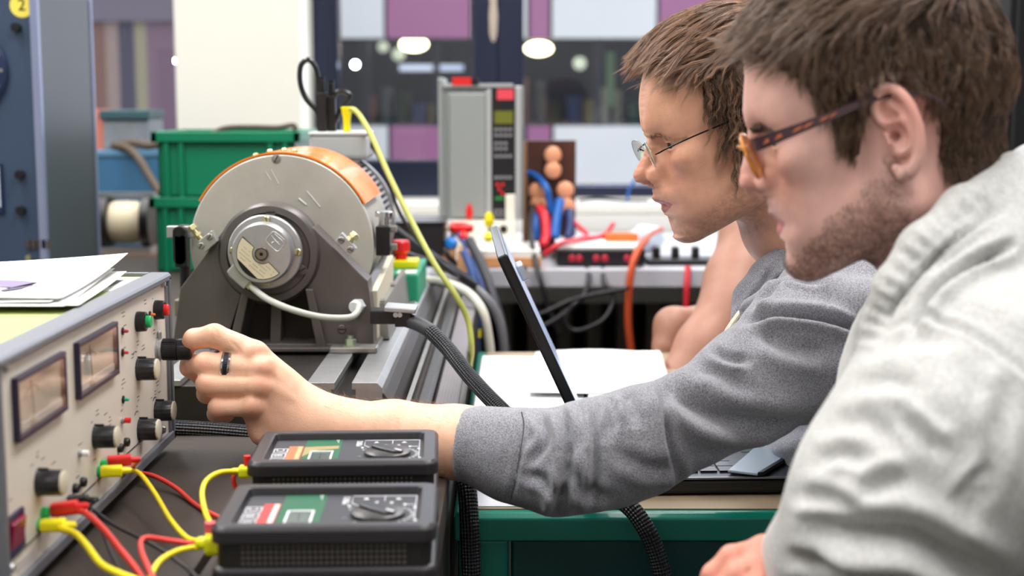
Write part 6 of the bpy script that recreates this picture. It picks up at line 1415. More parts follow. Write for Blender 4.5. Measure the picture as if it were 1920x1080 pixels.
hl2 = pxpoly(H2, [(1400, 108), (1440, 100), (1472, 138), (1520, 176), (1550, 218), (1568, 268), (1592, 300), (1608, 290), (1612, 225), (1632, 185), (1655, 150), (1700, 155), (1735, 190), (1752, 240), (1750, 300), (1775, 345), (1820, 370), (1900, 330), (2050, 300), (2100, -250), (1400, -250), (1396, 60)], .03)
bare_ear = (np.hypot(L2[:, 0]+.022, L2[:, 2]-.003) < .047) & (np.abs(L2[:, 1]) > .0785)
mask2 = inpoly(L2[:, [0, 2]], hl2) & ~bare_ear
cV, cQ = cap_mesh(V2, Q2, mask2, N2, .004)
hair2 = fastmesh('hair', cV, cQ, attr_mat('hair_base_dark', .6, .2, nvar=.2, nscale=150, bump=.6, bscale=250), man2, np.tile(lin((52, 38, 30)), (len(cV), 1)), label='short dark brown hair with a swept up fringe')
def flow2(L):
    x, y, z = L[:, 0], L[:, 1], L[:, 2]; top = np.clip((z-.058)/.03, 0, 1); top = np.maximum(top, np.clip((x-.045)/.02, 0, 1)*np.clip((z-.045)/.015, 0, 1)); side = 1-top; back = np.clip((-x-.03)/.04, 0, 1)
    F = np.stack([.95*top+side*(.25-.2*back), .2*top, -.05*top-side*.9], 1)
    F[:, 2] += top*np.clip((x-.075)/.02, 0, 1)*.15; return F
def free2(L): return np.clip((L[:, 0]-.078)/.02, 0, 1)*np.clip((L[:, 2]-.060)/.015, 0, 1)
def len2(L): return np.where(L[:, 2] > .075, .050, .026)-.012*np.clip((.02-L[:, 2])/.03, 0, 1)-.022*((L[:, 0] > .05) & (L[:, 2] > .05))
R2 = sample_surface(V2, Q2, mask2, 4600, 1)
Pth = grow(H2, sdf2h, R2, flow2, K=10, length=len2, height=lambda L: np.where(L[:, 2] > .07, .015, .009-.005*np.clip((.02-L[:, 2])/.03, 0, 1)), jit=.16, lift=.6, free=free2, seed=4, wave=.45)
Pth = clumps(Pth, 11, .0017, 5, .5); hV, hQ = tubes_many(Pth, np.random.default_rng(2).uniform(.00014, .00028, len(Pth)))
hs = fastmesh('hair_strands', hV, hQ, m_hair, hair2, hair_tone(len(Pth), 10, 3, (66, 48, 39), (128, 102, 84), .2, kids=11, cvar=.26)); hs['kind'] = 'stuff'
# stubble
jawm = (L2[:, 2]+.006*vn(V2, 300) < -.014-.66*np.clip(L2[:, 0], 0, 1)) & (L2[:, 0]+.006*vn(V2, 260) > .002) & (L2[:, 2] > -.100) & ~((L2[:, 0] > .066) & (L2[:, 2] > -.060) & (np.abs(L2[:, 1]) > .014) & (L2[:, 2] < -.026)) & ~((L2[:, 0] > .078) & (L2[:, 2] > -.054) & (L2[:, 2] < -.038))
Rb = sample_surface(V2, Q2, jawm, 9000, 6)
Pb = grow(H2, sdf2h, Rb, lambda L: np.stack([.25*np.ones(len(L)), 0*L[:, 1], -1*np.ones(len(L))], 1), K=4, length=.0030, height=.0014, jit=.35, lift=.8, seed=7)
bV, bQ = tubes_many(Pb, .00008); sb_ = fastmesh('beard_stubble', bV, bQ, m_hair, man2, hair_tone(len(Pb), 4, 3, (92, 64, 52), (130, 96, 78), .25)); sb_['kind'] = 'stuff'
brow(H2, sdf2h, man2, None, (84, 58, 46), 700)
eyes(H2, man2)
bd2 = fastmesh('body', V2, Q2, m_skin, man2, C2)
# tortoiseshell glasses
m_tort = M('temple_purple', (66, 40, 52), .25, coat=.4); m_amber = M('rim_amber', (236, 146, 20), .25, coat=.5, trans=.3); m_lens2 = clear_glass('lens_amber', (1.0, .95, .80), .08)
gl2 = thing('eyeglasses', 'x', 'x', H2.wor((.10, 0, .01))); del gl2['category']; gl2['label'] = 'glasses with amber rims and openwork purple temples'; par(gl2, man2)
for sgn in (1, -1):
    _, rim = glasses_lens(H2, (.1010, .0335*sgn, .0070), .0240, .0165, .10, .14, m_lens2, gl2, sq=3.0)
    rw = H2.wor(np.vstack([rim, rim[:1], rim[1:2]])); mesh('rim', tube(rw, .0017, 8, 0), m_amber, gl2, smooth=True, angle=180)
    # temple: a flat tapering bar with slanted openings
    P_ = np.array([(.0975, .0600, .0165), (.0925, .0690, .0160), (.070, .0770, .0180), (.040, .0815, .0210), (.018, .0815, .0235), (-.002, .0765, .0240), (-.024, .0765, .0190), (-.034, .0775, .0120), (-.038, .0775, .004)]); P_[:, 1] *= sgn
    Ps = spline(P_, 8); hw_ = np.interp(np.linspace(0, 1, len(Ps)), [0, .12, .3, .55, .8, 1], [.0052, .0050, .0036, .0020, .0016, .0015])
    V = []; 
    for p, hwz in zip(Ps, hw_):
        for dy, dz in ((-.0008, -1), (.0008, -1), (.0008, 1), (-.0008, 1)): V.append((p[0], p[1]+dy, p[2]+dz*hwz))
    n_ = len(Ps); F = [(i*4+q, i*4+(q+1) % 4, (i+1)*4+(q+1) % 4, (i+1)*4+q) for i in range(n_-1) for q in range(4)]+[(0, 1, 2, 3), tuple((n_-1)*4+q for q in (3, 2, 1, 0))]
    tpo = mesh('temple', (H2.wor(np.array(V)), F), m_tort, gl2, smooth=True)
    inl = []
    for k, (f0, w0) in enumerate(((.155, .030), (.215, .020), (.262, .018), (.305, .016), (.345, .013), (.38, .010))):
        i0 = int(f0*n_); p = Ps[i0]; i1 = min(n_-1, int((f0+w0)*n_)+1); q_ = Ps[i1]; hz = hw_[i0]*.34
        for sg in (1, -1):
            y = p[1]+.0022*sg
            inl.append((np.array([(p[0]+.0015, y, p[2]-hz), (q_[0]+.0035, y, q_[2]-hz), (q_[0], y, q_[2]+hz), (p[0]-.002, y, p[2]+hz)]), [(0, 1, 2, 3)]))
    mesh('amber_inlay', (lambda s: (H2.wor(s[0]), s[1]))(J(*inl)), M('inlay_amber', (190, 104, 62), .3), tpo)
mesh('bridge', tube(H2.wor(np.array([(.1020, .0090, .013), (.1065, .004, .0155), (.1065, -.004, .0155), (.1020, -.0090, .013)])), .0016, 8, 6), m_amber, gl2, smooth=True)
# ================================================================ ARMS, HANDS AND CLOTHES
def A(*l): return [at(x, y, Y) for x, y, Y in l]
def folds(V, N_, lines, camside=True):
    """cloth creases traced along lines: a groove with a soft ridge beside it"""
    px, py = proj(V); P = np.stack([px, py], 1); view = V-np.array([0, 0, CAM_Z]); view /= np.linalg.norm(view, axis=1)[:, None]
    face = np.clip(-(N_*view).sum(1)*2, 0, 1) if camside else 1; D = np.zeros(len(V))
    for pts, amp, wd, rdg in lines:
        S_ = spline([(a, b, 0) for a, b in pts], 8)[:, :2]; best = np.full(len(P), 1e9); sg = np.zeros(len(P)); tt = np.zeros(len(P))
        m = (px > S_[:, 0].min()-wd*5) & (px < S_[:, 0].max()+wd*5) & (py > S_[:, 1].min()-wd*5) & (py < S_[:, 1].max()+wd*5); Pm = P[m]
        b_ = best[m]; s_ = sg[m]; t_ = tt[m]; n_ = len(S_)-1
        for i in range(n_):
            a, c = S_[i], S_[i+1]; ab = c-a; t = np.clip(((Pm-a)@ab)/(ab@ab+1e-9), 0, 1); q = Pm-a-t[:, None]*ab; d = np.hypot(q[:, 0], q[:, 1])
            cr = ab[0]*(Pm[:, 1]-a[1])-ab[1]*(Pm[:, 0]-a[0]); u = d < b_; b_[u] = d[u]; s_[u] = np.sign(cr[u]); t_[u] = (i+t[u])/n_
        env = np.clip(t_*5, 0, 1)*np.clip((1-t_)*5, 0, 1); env = .25+.75*env*(b_ < 1e8)
        e2 = -amp*np.exp(-(b_/wd)**2)+rdg*amp*np.exp(-((b_-2.0*wd)/(1.1*wd))**2)*(s_ > 0)+.5*abs(rdg)*amp*np.exp(-((b_-2.0*wd)/(1.1*wd))**2)*(s_ < 0)
        D[m] += e2*env
    return V+N_*(D*face)[:, None]
# ---- left arm and hand of the grey student
def sdf1a(p):
    Wr = at(596, 795, 1.40)
    fing = {
        'i': (A((480, 664, 1.400), (402, 629, 1.396), (364, 636, 1.402), (351, 650, 1.406)), [.0128, .0112, .0098, .0082]),
        'm': (A((490, 692, 1.392), (386, 683, 1.388), (370, 684, 1.408), (356, 676, 1.425)), [.0135, .0118, .0100, .0085]),
        'r': (A((486, 722, 1.386), (390, 721, 1.380), (388, 738, 1.398), (410, 738, 1.420)), [.0130, .0112, .0095, .0085]),
        'p': (A((474, 762, 1.384), (408, 764, 1.378), (404, 776, 1.394), (425, 778, 1.414)), [.0112, .0090, .0080, .0075]),
    }
    palm = None
    for k, pt in (('i', (480, 664, 1.402)), ('m', (490, 692, 1.396)), ('r', (486, 722, 1.392)), ('p', (474, 762, 1.390))):
        f = s_round(p, at(*pt), Wr+np.array([0, 0, {'i': .008, 'm': .004, 'r': -.002, 'p': -.010}[k]]), {'i': .0120, 'm': .0130, 'r': .0125, 'p': .0115}[k], .019)
        palm = f if palm is None else smin(palm, f, .010)
    palm = smin(palm, chain(p, A((470, 770, 1.400), (500, 802, 1.402), (585, 812, 1.400)), [.010, .0175, .0215], .008), .012)
    palm = smin(palm, chain(p, A((585, 790, 1.412), (470, 735, 1.428)), [.022, .0150], .008), .014)
    d = palm
    for k, (pts, rs) in fing.items():
        f = chain(p, pts, rs, .004); d = smin(d, f, .0045)
    # knuckle mounds
    for c, r in (((478, 660, 1.392), .0112), ((490, 690, 1.383), .0118), ((486, 722, 1.378), .0112), ((474, 760, 1.377), .0098)):
        d = smin(d, vlen(p-at(*c).astype(np.float32))-r, .006)
    d = smin(d, chain(p, A((500, 762, 1.425), (430, 722, 1.440), (388, 706, 1.434), (354, 690, 1.420)), [.018, .0135, .0118, .0095], .006), .006)
    arm = chain(p, [Wr]+A((650, 803, 1.395), (740, 812, 1.38), (860, 829, 1.352), (1000, 850, 1.335), (1090, 858, 1.33), (1300, 775, 1.34), (1560, 640, 1.40)), [.0265, .0275, .0315, .0350, .0390, .042, .046, .055], .01)
    return smin(d, arm, .02)
Va, Qa = implicit(sdf1a, at(320, 870, 1.30)-np.array([.045, .02, .03]), at(1120, 600, 1.50)+np.array([.0, .0, .02]), .0014)
Na = vnormals(Va, Qa)
crs = [([(432, 640), (445, 652), (452, 664)], .0006, 3, .3), ([(392, 612), (404, 618), (410, 640)], .0004, 3, .2), ([(370, 700), (430, 706), (475, 706)], .0012, 3, 0), ([(395, 745), (440, 746), (472, 742)], .0010, 3, 0), ([(500, 700), (530, 720), (560, 745)], .0010, 10, .3), ([(498, 735), (530, 750), (560, 765)], .0009, 10, .3), ([(497, 672), (530, 700), (560, 728)], .0008, 9, .3)]
Va = folds(Va, Na, crs)+Na*(.0004*vn(Va, 90))[:, None]
ba = np.array(lin((232, 184, 156))); Ca = np.tile(ba, (len(Va), 1)); pxa, pya = proj(Va)
rk_ = np.zeros(len(Va))
for cx, cyy, r in ((480, 655, 16), (492, 690, 16), (487, 720, 14), (474, 760, 14), (380, 684, 18), (384, 722, 16), (404, 765, 14), (402, 620, 14), (350, 690, 16), (350, 650, 12)): rk_ = np.maximum(rk_, np.exp(-((pxa-cx)**2+(pya-cyy)**2)/r**2))
rk_ = np.clip(rk_*.35+.10*vn(Va, 60)*(pxa < 600), 0, .5); Ca = Ca*(1-rk_[:, None])+np.array(lin((220, 134, 108)))*rk_[:, None]
def joinm(*ms):
    Vs, Qs, Cs, n = [], [], [], 0
    for V, Q, Cc in ms: Vs.append(V); Qs.append(Q+n); Cs.append(Cc); n += len(V)
    return np.concatenate(Vs), np.concatenate(Qs), np.concatenate(Cs)
def swap_body(o, parts, parent):
    me = o.data; bpy.data.objects.remove(o); bpy.data.meshes.remove(me); V, Q, Cc = joinm(*parts); return fastmesh('body', V, Q, m_skin, parent, Cc)
bd1 = swap_body(bd1, [(V1, Q1, C1), (Va, Qa, Ca)], man1)
# arm hair along the forearm, seen against the light
ma = (pxa > 590) & (pxa < 850)
Ra = sample_surface(Va, Qa, ma, 1500, 3); dd_, gg_ = grad(sdf1a, Ra.astype(np.float32))
fd = np.array([-.9, -.1, .25]); rr_ = np.random.default_rng(8)
T1 = fd+rr_.normal(0, .35, Ra.shape)+gg_*.55; T1 /= np.linalg.norm(T1, axis=1)[:, None]; ln_ = rr_.uniform(.004, .010, len(Ra))[:, None]
Pa_ = np.stack([Ra, Ra+T1*ln_*.5, Ra+T1*ln_+np.array([0, 0, -.0010])], 1); aV, aQ = tubes_many(Pa_, .00006)
ah = fastmesh('arm_hair', aV, aQ, m_hair, man1, hair_tone(len(Pa_), 3, 3, (150, 112, 80), (190, 150, 110), .2)); ah['kind'] = 'stuff'
# ring on the middle finger
rc = at(424, 686, 1.389); ax_ = at(386, 683, 1.388)-at(490, 692, 1.392); ax_ /= np.linalg.norm(ax_); Rr = np.array(Vector(ax_).to_track_quat('Z', 'Y').to_matrix())
m_ring = M('ring_steel', (200, 202, 206), .12, 1.0)
rg = mesh('finger_ring', T(lathe([(.0128, -.0044), (.0140, -.0042), (.0145, -.0034), (.0144, -.0024), (.0139, -.0020), (.0139, .0020), (.0144, .0024), (.0145, .0034), (.0140, .0042), (.0128, .0044)], 48), rc, R=Rr), m_ring, man1, smooth=True, label='steel finger ring with a dark patterned band')
mesh('ring_band', T(lathe([(.01395, -.0020), (.01405, -.0012), (.01405, .0012), (.01395, .0020)], 48, cap=False), rc, R=Rr), M('ring_dark', (34, 36, 44), .3, .5, bump=.8, bscale=900), rg, smooth=True)
# ---- grey sweatshirt
def sleeve1(p):
    pts = A((862, 830, 1.352), (900, 836, 1.345), (960, 850, 1.335), (1045, 866, 1.325), (1115, 850, 1.322), (1200, 828, 1.325), (1300, 784, 1.335), (1400, 728, 1.35), (1510, 662, 1.385), (1600, 610, 1.43))
    return chain(p, pts, [.0345, .0365, .0425, .0500, .0520, .0510, .0460, .0530, .0680, .0820], .012)
def shirt1(p):
    d = sleeve1(p)
    t = s_ell(p, at(1685, 720, 1.60), (.155, .20, .23)); t = smin(t, s_ell(p, np.array([.575, 1.63, .77]), (.145, .17, .26)), .08)
    t = smin(t, s_round(p, at(1590, 600, 1.44), at(1560, 570, 1.76), .075, .070), .06)
    d = smin(d, t, .03)
    d = smin(d, chain(p, A((1550, 560, 1.78), (1450, 700, 1.80), (1400, 800, 1.72)), [.06, .05, .045], .03), .04)   # far arm
    # hood and collar: a thick roll round the neck
    col = chain(p, A((1462, 486, 1.56), (1440, 520, 1.55), (1414, 562, 1.54), (1398, 604, 1.52)), [.014, .020, .024, .018], .01)
    col = smin(col, chain(p, A((1412, 584, 1.465), (1470, 560, 1.40), (1540, 552, 1.375), (1620, 572, 1.355), (1690, 600, 1.37)), [.016, .020, .022, .024, .030], .01), .006)
    col = smin(col, chain(p, A((1462, 495, 1.62), (1530, 520, 1.55), (1600, 545, 1.50), (1700, 560, 1.50)), [.018, .026, .032, .05], .02), .012)
    d = smin(d, col, .010)
    cut = -((p-at(862, 830, 1.352).astype(np.float32))@np.array([.985, -.10, -.12], np.float32)/1.0)
    return np.maximum(d, cut)
Vs1, Qs1 = implicit(shirt1, (-.06, 1.22, .62), (.66, 1.90, 1.16), .0030)
Vs1 = relax(Vs1, Qs1, 1, .4); Ns1 = vnormals(Vs1, Qs1)
f1 = [([(978, 780), (972, 860), (957, 937)], .0022, 5, .5),
      ([(1052, 765), (1066, 820), (1060, 904), (1040, 972)], .0060, 9, .9), ([(1112, 750), (1118, 846), (1112, 945)], .0050, 8, .9),
      ([(1238, 715), (1246, 766), (1259, 838), (1271, 882), (1268, 920)], .0045, 8, 1.0), ([(1240, 725), (1330, 775), (1421, 795), (1512, 795)], .0070, 18, .9),
      ([(1006, 770), (1024, 824), (995, 868)], .0035, 8, .8), ([(1170, 735), (1180, 752), (1190, 790)], .0040, 10, .8), ([(985, 890), (1020, 900), (1045, 930)], .0030, 9, .7),
      ([(1085, 750), (1092, 800), (1085, 850)], .0028, 10, .8), ([(1140, 742), (1150, 770), (1140, 820)], .0030, 9, .8), ([(1335, 659), (1365, 672), (1400, 676)], .0030, 8, .7), ([(1310, 690), (1350, 700), (1400, 730)], .0024, 12, .7),
      ([(1389, 604), (1472, 592), (1555, 600), (1624, 625)], .0110, 9, .6), ([(1375, 600), (1410, 560), (1466, 476)], .0050, 5, .4), ([(1400, 592), (1436, 560), (1470, 520), (1530, 530)], .0050, 6, .5), ([(1548, 545), (1550, 575), (1548, 600)], .0014, 4, .5),
      ([(1420, 620), (1480, 650), (1560, 660)], .0040, 16, .8), ([(1160, 850), (1220, 880), (1270, 870)], .0030, 14, .7), ([(1300, 850), (1400, 830), (1500, 800)], .0030, 16, .7), ([(1080, 880), (1100, 920), (1150, 935)], .0035, 11, .8)]
Vs1 = folds(Vs1, Ns1, [(a, b*1.6, c, d) for a, b, c, d in f1])
Vs1 = Vs1+Ns1*(.0018*vn(Vs1, 38)+.0008*vn(Vs1, 90))[:, None]
def cloth_mat(name, a, b, scale, bump, bscale, mid=.5):
    m = bpy.data.materials.new(name); m.use_nodes = True; nt = m.node_tree; bs = nt.nodes['Principled BSDF']; tc = nt.nodes.new('ShaderNodeTexCoord')
    n = nt.nodes.new('ShaderNodeTexNoise'); n.inputs['Scale'].default_value = scale; n.inputs['Detail'].default_value = 2; nt.links.new(tc.outputs['Object'], n.inputs['Vector'])
    r = nt.nodes.new('ShaderNodeMapRange'); r.inputs[1].default_value = .36; r.inputs[2].default_value = .64; nt.links.new(n.outputs['Fac'], r.inputs[0])
    mx = nt.nodes.new('ShaderNodeMixRGB'); mx.inputs[1].default_value = (*lin(a), 1); mx.inputs[2].default_value = (*lin(b), 1); nt.links.new(r.outputs[0], mx.inputs[0]); nt.links.new(mx.outputs[0], bs.inputs['Base Color'])
    bs.inputs['Roughness'].default_value = .9; bs.inputs['Specular IOR Level'].default_value = .15; bs.inputs['Sheen Weight'].default_value = .35; bs.inputs['Sheen Roughness'].default_value = .5
    n2 = nt.nodes.new('ShaderNodeTexNoise'); n2.inputs['Scale'].default_value = bscale; nt.links.new(tc.outputs['Object'], n2.inputs['Vector'])
    bp = nt.nodes.new('ShaderNodeBump'); bp.inputs['Strength'].default_value = bump; bp.inputs['Distance'].default_value = .0012; nt.links.new(n2.outputs['Fac'], bp.inputs['Height']); nt.links.new(bp.outputs[0], bs.inputs['Normal'])
    return m
m_grey = cloth_mat('sweatshirt_grey', (100, 100, 106), (162, 162, 170), 1000, .6, 900)
sw = fastmesh('sweatshirt', Vs1, Qs1, m_grey, man1, label='grey melange hooded sweatshirt')
mesh('drawstring', tube(A((1388, 586, 1.49), (1378, 600, 1.485), (1367, 616, 1.48), (1357, 634, 1.475)), .0032, 8), M('cord_cream', (222, 212, 190), .7, bump=.6, bscale=500), sw, smooth=True)
mesh('seam', tube([p for p in A((978, 772, 1.288), (982, 800, 1.293), (975, 850, 1.290), (965, 905, 1.291), (958, 936, 1.30))], .0006, 5), M('seam_grey', (96, 96, 102), .9), sw, smooth=True)
# jeans and stool
m_jean = M('jeans_blue', (44, 54, 78), .85, bump=.4, bscale=500)
def legs(parent, hip, knee_dx, yoff, floor_dx):
    def f(p):
        d = s_ell(p, hip, (.15, .19, .12))
        for s in (-1, 1):
            k = np.array(hip)+np.array([knee_dx, s*.13+yoff, .0]); a = k+np.array([floor_dx, 0, -(k[2]-.09)])
            d = smin(d, chain(p, [np.array(hip)+np.array([0, s*.09, -.02]), k, a], [.085, .062, .048], .02), .04)
        return d
    h_ = np.array(hip); V, Q = implicit(f, h_-np.array([.62, .42, h_[2]-.01]), h_+np.array([.25, .42, .16]), .010)
    fastmesh('trousers', V, Q, m_jean, parent)
    for s in (-1, 1):
        k = h_+np.array([knee_dx+floor_dx, s*.13+yoff, 0]); mesh('shoe', T(ball(.055, (0, 0, 0), 16, (2.3, .85, .8)), (k[0]-.06, k[1], .045)), m_blackm if 'm_blackm' in globals() else m_jean, parent, smooth=True)
legs(man1, (.62, 1.66, .56), -.36, 0, .02)
# ---- cream hoodie of the second student
def hood2(p):
    d = chain(p, A((1840, 775, .99), (1762, 865, .955), (1674, 958, .94)), [.098, .080, .066], .03)       # upper arm
    d = smin(d, chain(p, A((1668, 958, .94), (1580, 1040, .975), (1500, 1085, 1.02)), [.066, .048, .040], .02), .03)   # forearm
    t = s_ell(p, at(2000, 900, 1.12), (.19, .19, .26)); t = smin(t, s_round(p, at(1905, 700, 1.04), at(1900, 660, 1.26), .085, .085), .05)
    t = smin(t, s_ell(p, at(2020, 1250, 1.16), (.18, .18, .24)), .08)
    t = smin(t, chain(p, A((1790, 700, 1.20), (1740, 900, 1.24), (1700, 1080, 1.22)), [.07, .06, .05], .03), .05)      # far arm
    d = smin(d, t, .05)
    roll = chain(p, A((1975, 300, 1.16), (1900, 335, 1.09), (1815, 398, 1.04), (1742, 470, 1.015), (1690, 545, 1.01), (1660, 610, 1.02), (1645, 670, 1.04)), [.022, .022, .021, .020, .019, .018, .015], .01)
    r2 = chain(p, A((2010, 380, 1.14), (1920, 430, 1.07), (1850, 500, 1.02), (1770, 570, 1.0), (1710, 640, 1.01), (1680, 700, 1.02)), [.046, .042, .033, .025, .023, .026], .02)
    hd = smin(roll, r2, .004)
    hd = smin(hd, chain(p, A((1990, 330, 1.20), (1940, 480, 1.26), (1800, 560, 1.24), (1700, 660, 1.16)), [.04, .05, .04, .03], .02), .03)
    return smin(d, hd, .007)
Vs2, Qs2 = implicit(hood2, (.16, .82, .50), (.62, 1.44, 1.19), .0034)
Vs2 = relax(Vs2, Qs2, 2, .4); Ns2 = vnormals(Vs2, Qs2)
f2 = [([(1545, 985), (1623, 997), (1707, 1004), (1773, 1036), (1860, 1080)], .014, 24, .9), ([(1762, 850), (1730, 820), (1690, 780)], .005, 14, .8), ([(1540, 865), (1575, 850), (1620, 862)], .004, 14, .7),
      ([(1700, 900), (1660, 905), (1620, 930)], .005, 16, .8), ([(1880, 740), (1858, 869), (1812, 958)], .005, 18, .8), ([(1790, 940), (1820, 900), (1850, 880)], .004, 10, .7),
      ([(1712, 620), (1740, 575), (1770, 538), (1840, 488), (1900, 455)], .013, 9, .5), ([(1645, 628), (1735, 604), (1830, 634), (1925, 708)], .003, 7, .6),
      ([(1640, 655), (1700, 640), (1770, 650)], .0028, 14, .7), ([(1600, 730), (1660, 715), (1720, 730)], .003, 16, .7), ([(1560, 800), (1620, 790), (1690, 830)], .003, 18, .7), ([(1500, 930), (1560, 935), (1620, 960)], .005, 14, .8),
      ([(1480, 1040), (1540, 1050), (1600, 1075)], .005, 14, .8), ([(1820, 700), (1840, 780), (1820, 860)], .003, 20, .7), ([(1668, 600), (1690, 560), (1740, 500), (1800, 445), (1880, 385)], .008, 6, .4)]
Vs2 = folds(Vs2, Ns2, [(a, b*1.25, c, d) for a, b, c, d in f2])
# puckers along the hood's edge seam
px2, py2 = proj(Vs2); ed = spline([(x, y, 0) for x, y in ((1930, 318), (1860, 350), (1790, 400), (1715, 475), (1668, 545), (1640, 605), (1628, 660))], 10)[:, :2]
Lc = np.concatenate([[0], np.cumsum(np.hypot(*np.diff(ed, axis=0).T))]); bd_ = np.full(len(Vs2), 1e9); bl = np.zeros(len(Vs2))
for i in range(len(ed)-1):
    a, c = ed[i], ed[i+1]; ab = c-a; t = np.clip(((px2-a[0])*ab[0]+(py2-a[1])*ab[1])/(ab@ab), 0, 1); d_ = np.hypot(px2-a[0]-t*ab[0], py2-a[1]-t*ab[1]); u = d_ < bd_; bd_[u] = d_[u]; bl[u] = Lc[i]+t[u]*(Lc[i+1]-Lc[i])
Vs2 = Vs2+Ns2*(.0026*np.sin(bl/4.6+1.2*np.sin(bl/31))*np.exp(-(bd_/20)**2)+.0026*vn(Vs2, 22)+.0012*vn(Vs2, 70))[:, None]
m_cr2 = cloth_mat('hoodie_cream', (178, 178, 176), (194, 194, 192), 300, .5, 420)
hd2 = fastmesh('hoodie', Vs2, Qs2, m_cr2, man2, label='thick cream white hoodie with a puckered hood edge')
# hand of the second student
def sdf2a(p):
    W2 = at(1500, 1078, 1.02)
    d = chain(p, [W2]+A((1455, 1060, 1.02)), [.024, .021], .01)
    for c, pts, rs in (((1432, 1036, 1.015), A((1432, 1036, 1.015), (1372, 1046, 1.00), (1338, 1078, 1.0), (1318, 1112, 1.01)), [.0115, .0092, .0085, .0075]),
                       ((1440, 1056, 1.0), A((1440, 1056, 1.00), (1385, 1078, .985), (1356, 1112, .985), (1345, 1140, 1.0)), [.0118, .0096, .0088, .0078]),
                       ((1452, 1078, .99), A((1452, 1080, .99), (1405, 1106, .975), (1384, 1140, .98), (1380, 1165, .99)), [.0112, .0092, .0085, .0075]),
                       ((1470, 1100, .985), A((1470, 1102, .985), (1435, 1132, .975), (1420, 1160, .98), (1418, 1180, .99)), [.0100, .0082, .0075, .0068])):
        d = smin(d, s_round(p, W2, at(*c), .019, .0120), .010); d = smin(d, chain(p, pts, rs, .003), .005)
    d = smin(d, chain(p, A((1490, 1090, 1.04), (1430, 1100, 1.05), (1385, 1115, 1.045)), [.016, .012, .0095], .004), .008)
    return smin(d, chain(p, [W2]+A((1580, 1040, .985), (1668, 958, .95)), [.023, .03, .035], .01), .01)
Vb, Qb = implicit(sdf2a, at(1300, 1200, .96)-np.array([.02, .02, .02]), at(1620, 985, 1.06)+np.array([.03, .03, .02]), .0014)
Nb = vnormals(Vb, Qb); Vb = folds(Vb, Nb, [([(1395, 1050), (1410, 1062), (1400, 1075)], .0008, 4, .3)])
pb_, qb_ = proj(Vb); cb = np.tile(np.array(lin((220, 152, 132))), (len(Vb), 1)); rb_ = np.zeros(len(Vb))
for cx, cyy, r in ((1430, 1030, 22), (1372, 1045, 18), (1338, 1075, 16), (1385, 1075, 16)): rb_ = np.maximum(rb_, np.exp(-((pb_-cx)**2+(qb_-cyy)**2)/r**2))
cb = cb*(1-.35*rb_[:, None])+np.array(lin((214, 112, 100)))*(.35*rb_[:, None])
bd2 = swap_body(bd2, [(V2, Q2, C2), (Vb, Qb, cb)], man2)
legs(man2, (.50, 1.16, .56), -.36, .0, .02)
# ================================================================ THIRD PERSON: bare arms beyond the desk
man3 = thing('person', 'person in a dark T-shirt behind the grey student, only bare forearm and hand in view', 'person', (.55, 2.5, 0))
def sdf3(p):
    d = chain(p, A((1500, 380, 2.46), (1425, 440, 2.40), (1386, 530, 2.34), (1376, 570, 2.31), (1316, 650, 2.26), (1262, 722, 2.22)), [.068, .064, .056, .052, .040, .030], .02)
    b = chain(p, A((1470, 560, 2.62), (1380, 590, 2.50), (1310, 602, 2.42)), [.042, .032, .024], .01)
    b = smin(b, chain(p, A((1310, 602, 2.42), (1262, 612, 2.40), (1248, 650, 2.38)), [.025, .030, .024], .02), .012)
    for x0, y0, x1, y1, x2, y2, r in ((1238, 640, 1232, 668, 1234, 690, .010), (1248, 655, 1246, 682, 1250, 702, .011), (1260, 655, 1264, 685, 1264, 708, .011), (1272, 645, 1280, 672, 1276, 698, .010)):
        b = smin(b, chain(p, A((x0, y0, 2.38), (x1, y1, 2.365), (x2, y2, 2.37)), [r*1.1, r, r*.85], .004), .006)
    return np.minimum(d, b)
V3, Q3 = implicit(sdf3, (.16, 2.1, .70), (.62, 2.72, 1.14), .0035)
C3 = np.tile(np.array(lin((156, 112, 94))), (len(V3), 1))*(1+.06*vn(V3, 24))[:, None]
H3 = Head((1640, 190), 2.62, 0.0, {k: (x+ (1560-1204)*1.0, y) for k, (x, y) in {'brow': (1204, 160), 'nasion': (1206, 182), 'tip': (1190, 222), 'subnasale': (1208, 242), 'stomion': (1212, 260), 'pog': (1222, 296), 'menton': (1236, 308)}.items()}, ear=False)
def sdf3h(P): return smin(H3.sdf(P), chain(P, [H3.wor((-.02, 0, 0)), H3.wor((-.05, 0, -.16))], [.05, .06], .01), .02)
Vh, Qh = implicit(sdf3h, H3.O-np.array([.16, .14, .22]), H3.O+np.array([.2, .14, .20]), .004)
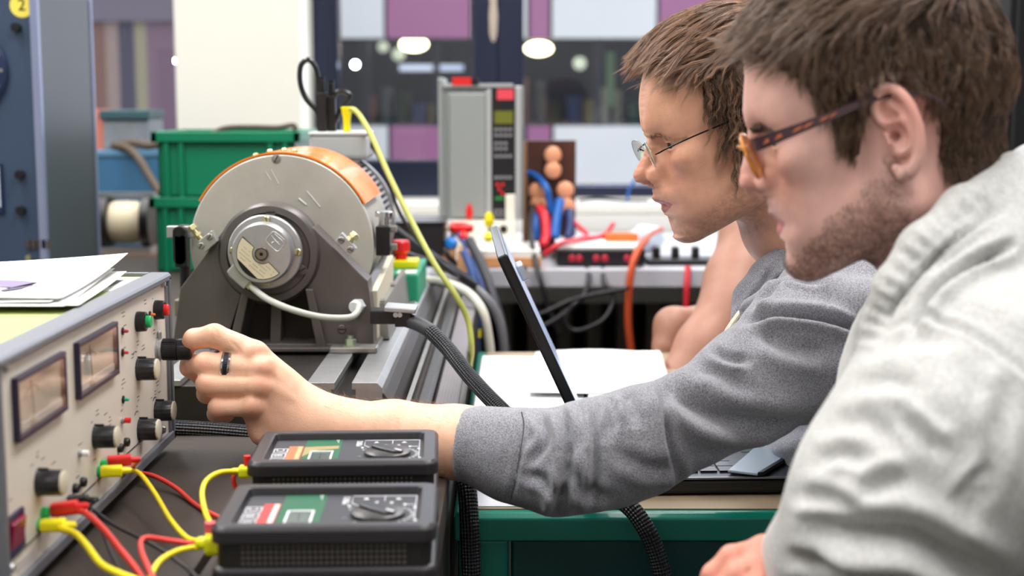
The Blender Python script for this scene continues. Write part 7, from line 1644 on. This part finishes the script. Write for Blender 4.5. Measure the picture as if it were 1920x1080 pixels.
Ch = skin_tone(H3, Vh, (222, 168, 140), (180, 100, 92), .3, .3, (120, 90, 70)); bd3 = fastmesh('body', *joinm((V3, Q3, C3), (Vh, Qh, Ch))[:2], m_skin, man3, joinm((V3, Q3, C3), (Vh, Qh, Ch))[2])
Lh = H3.loc(Vh); mh = (Lh[:, 2] > .05) | ((Lh[:, 0] < .01) & (Lh[:, 2] > -.03)); cV, cQ = cap_mesh(Vh, Qh, mh, vnormals(Vh, Qh), .012)
fastmesh('hair', cV, cQ, attr_mat('hair_third', .6, .3, bump=.8, bscale=300), man3, np.tile(lin((48, 36, 28)), (len(cV), 1)))
def sh3(p):
    nb_ = H3.wor((-.05, 0, -.17)); d = s_ell(p, nb_+np.array([.06, .02, -.20]), (.15, .20, .24)); d = smin(d, s_ell(p, nb_+np.array([.09, .02, -.46]), (.15, .17, .22)), .08)
    d = smin(d, chain(p, A((1540, 340, 2.50), (1470, 395, 2.45)), [.075, .068], .02), .05); d = smin(d, s_round(p, nb_+np.array([.02, .16, -.06]), at(1520, 480, 2.72), .075, .062), .04)
    return ssub(d, H3.sdf(p)-.004, .004)
nb_ = H3.wor((-.05, 0, -.17)); V, Q = implicit(sh3, nb_-np.array([.28, .36, .78]), nb_+np.array([.30, .34, .10]), .008)
fastmesh('t_shirt', V, Q, M('tshirt_dark', (34, 34, 42), .85, bump=.3, bscale=300), man3)
legs(man3, tuple(nb_+np.array([.10, .02, -.62])), -.30, 0, .02)
# stools
def stool(x, y, lab):
    t = thing('stool', lab, 'stool', (x, y, 0)); mesh('seat', T(lathe([(.155, 0), (.165, .012), (.165, .03), (.15, .042), (.0005, .044)], 36), (x, y, .405)), m_blackm, t, smooth=True)
    mesh('pole', cyl(.022, .37, 16, 'z', (x, y, .035)), m_steel, t); mesh('base', J(*[T(box(0, .27, -.02, .02, .02, .045), (x, y, 0), (0, 0, k*2*math.pi/5)) for k in range(5)]), m_black, t, bevel=.004)
if 'm_steel' in globals():
    stool(.64, 1.70, 'round black stool under the student in the grey sweatshirt'); stool(.54, 1.16, 'round black stool under the student in the cream hoodie'); stool(float(nb_[0])+.12, float(nb_[1])+.02, 'round black stool under the third person behind the desk')
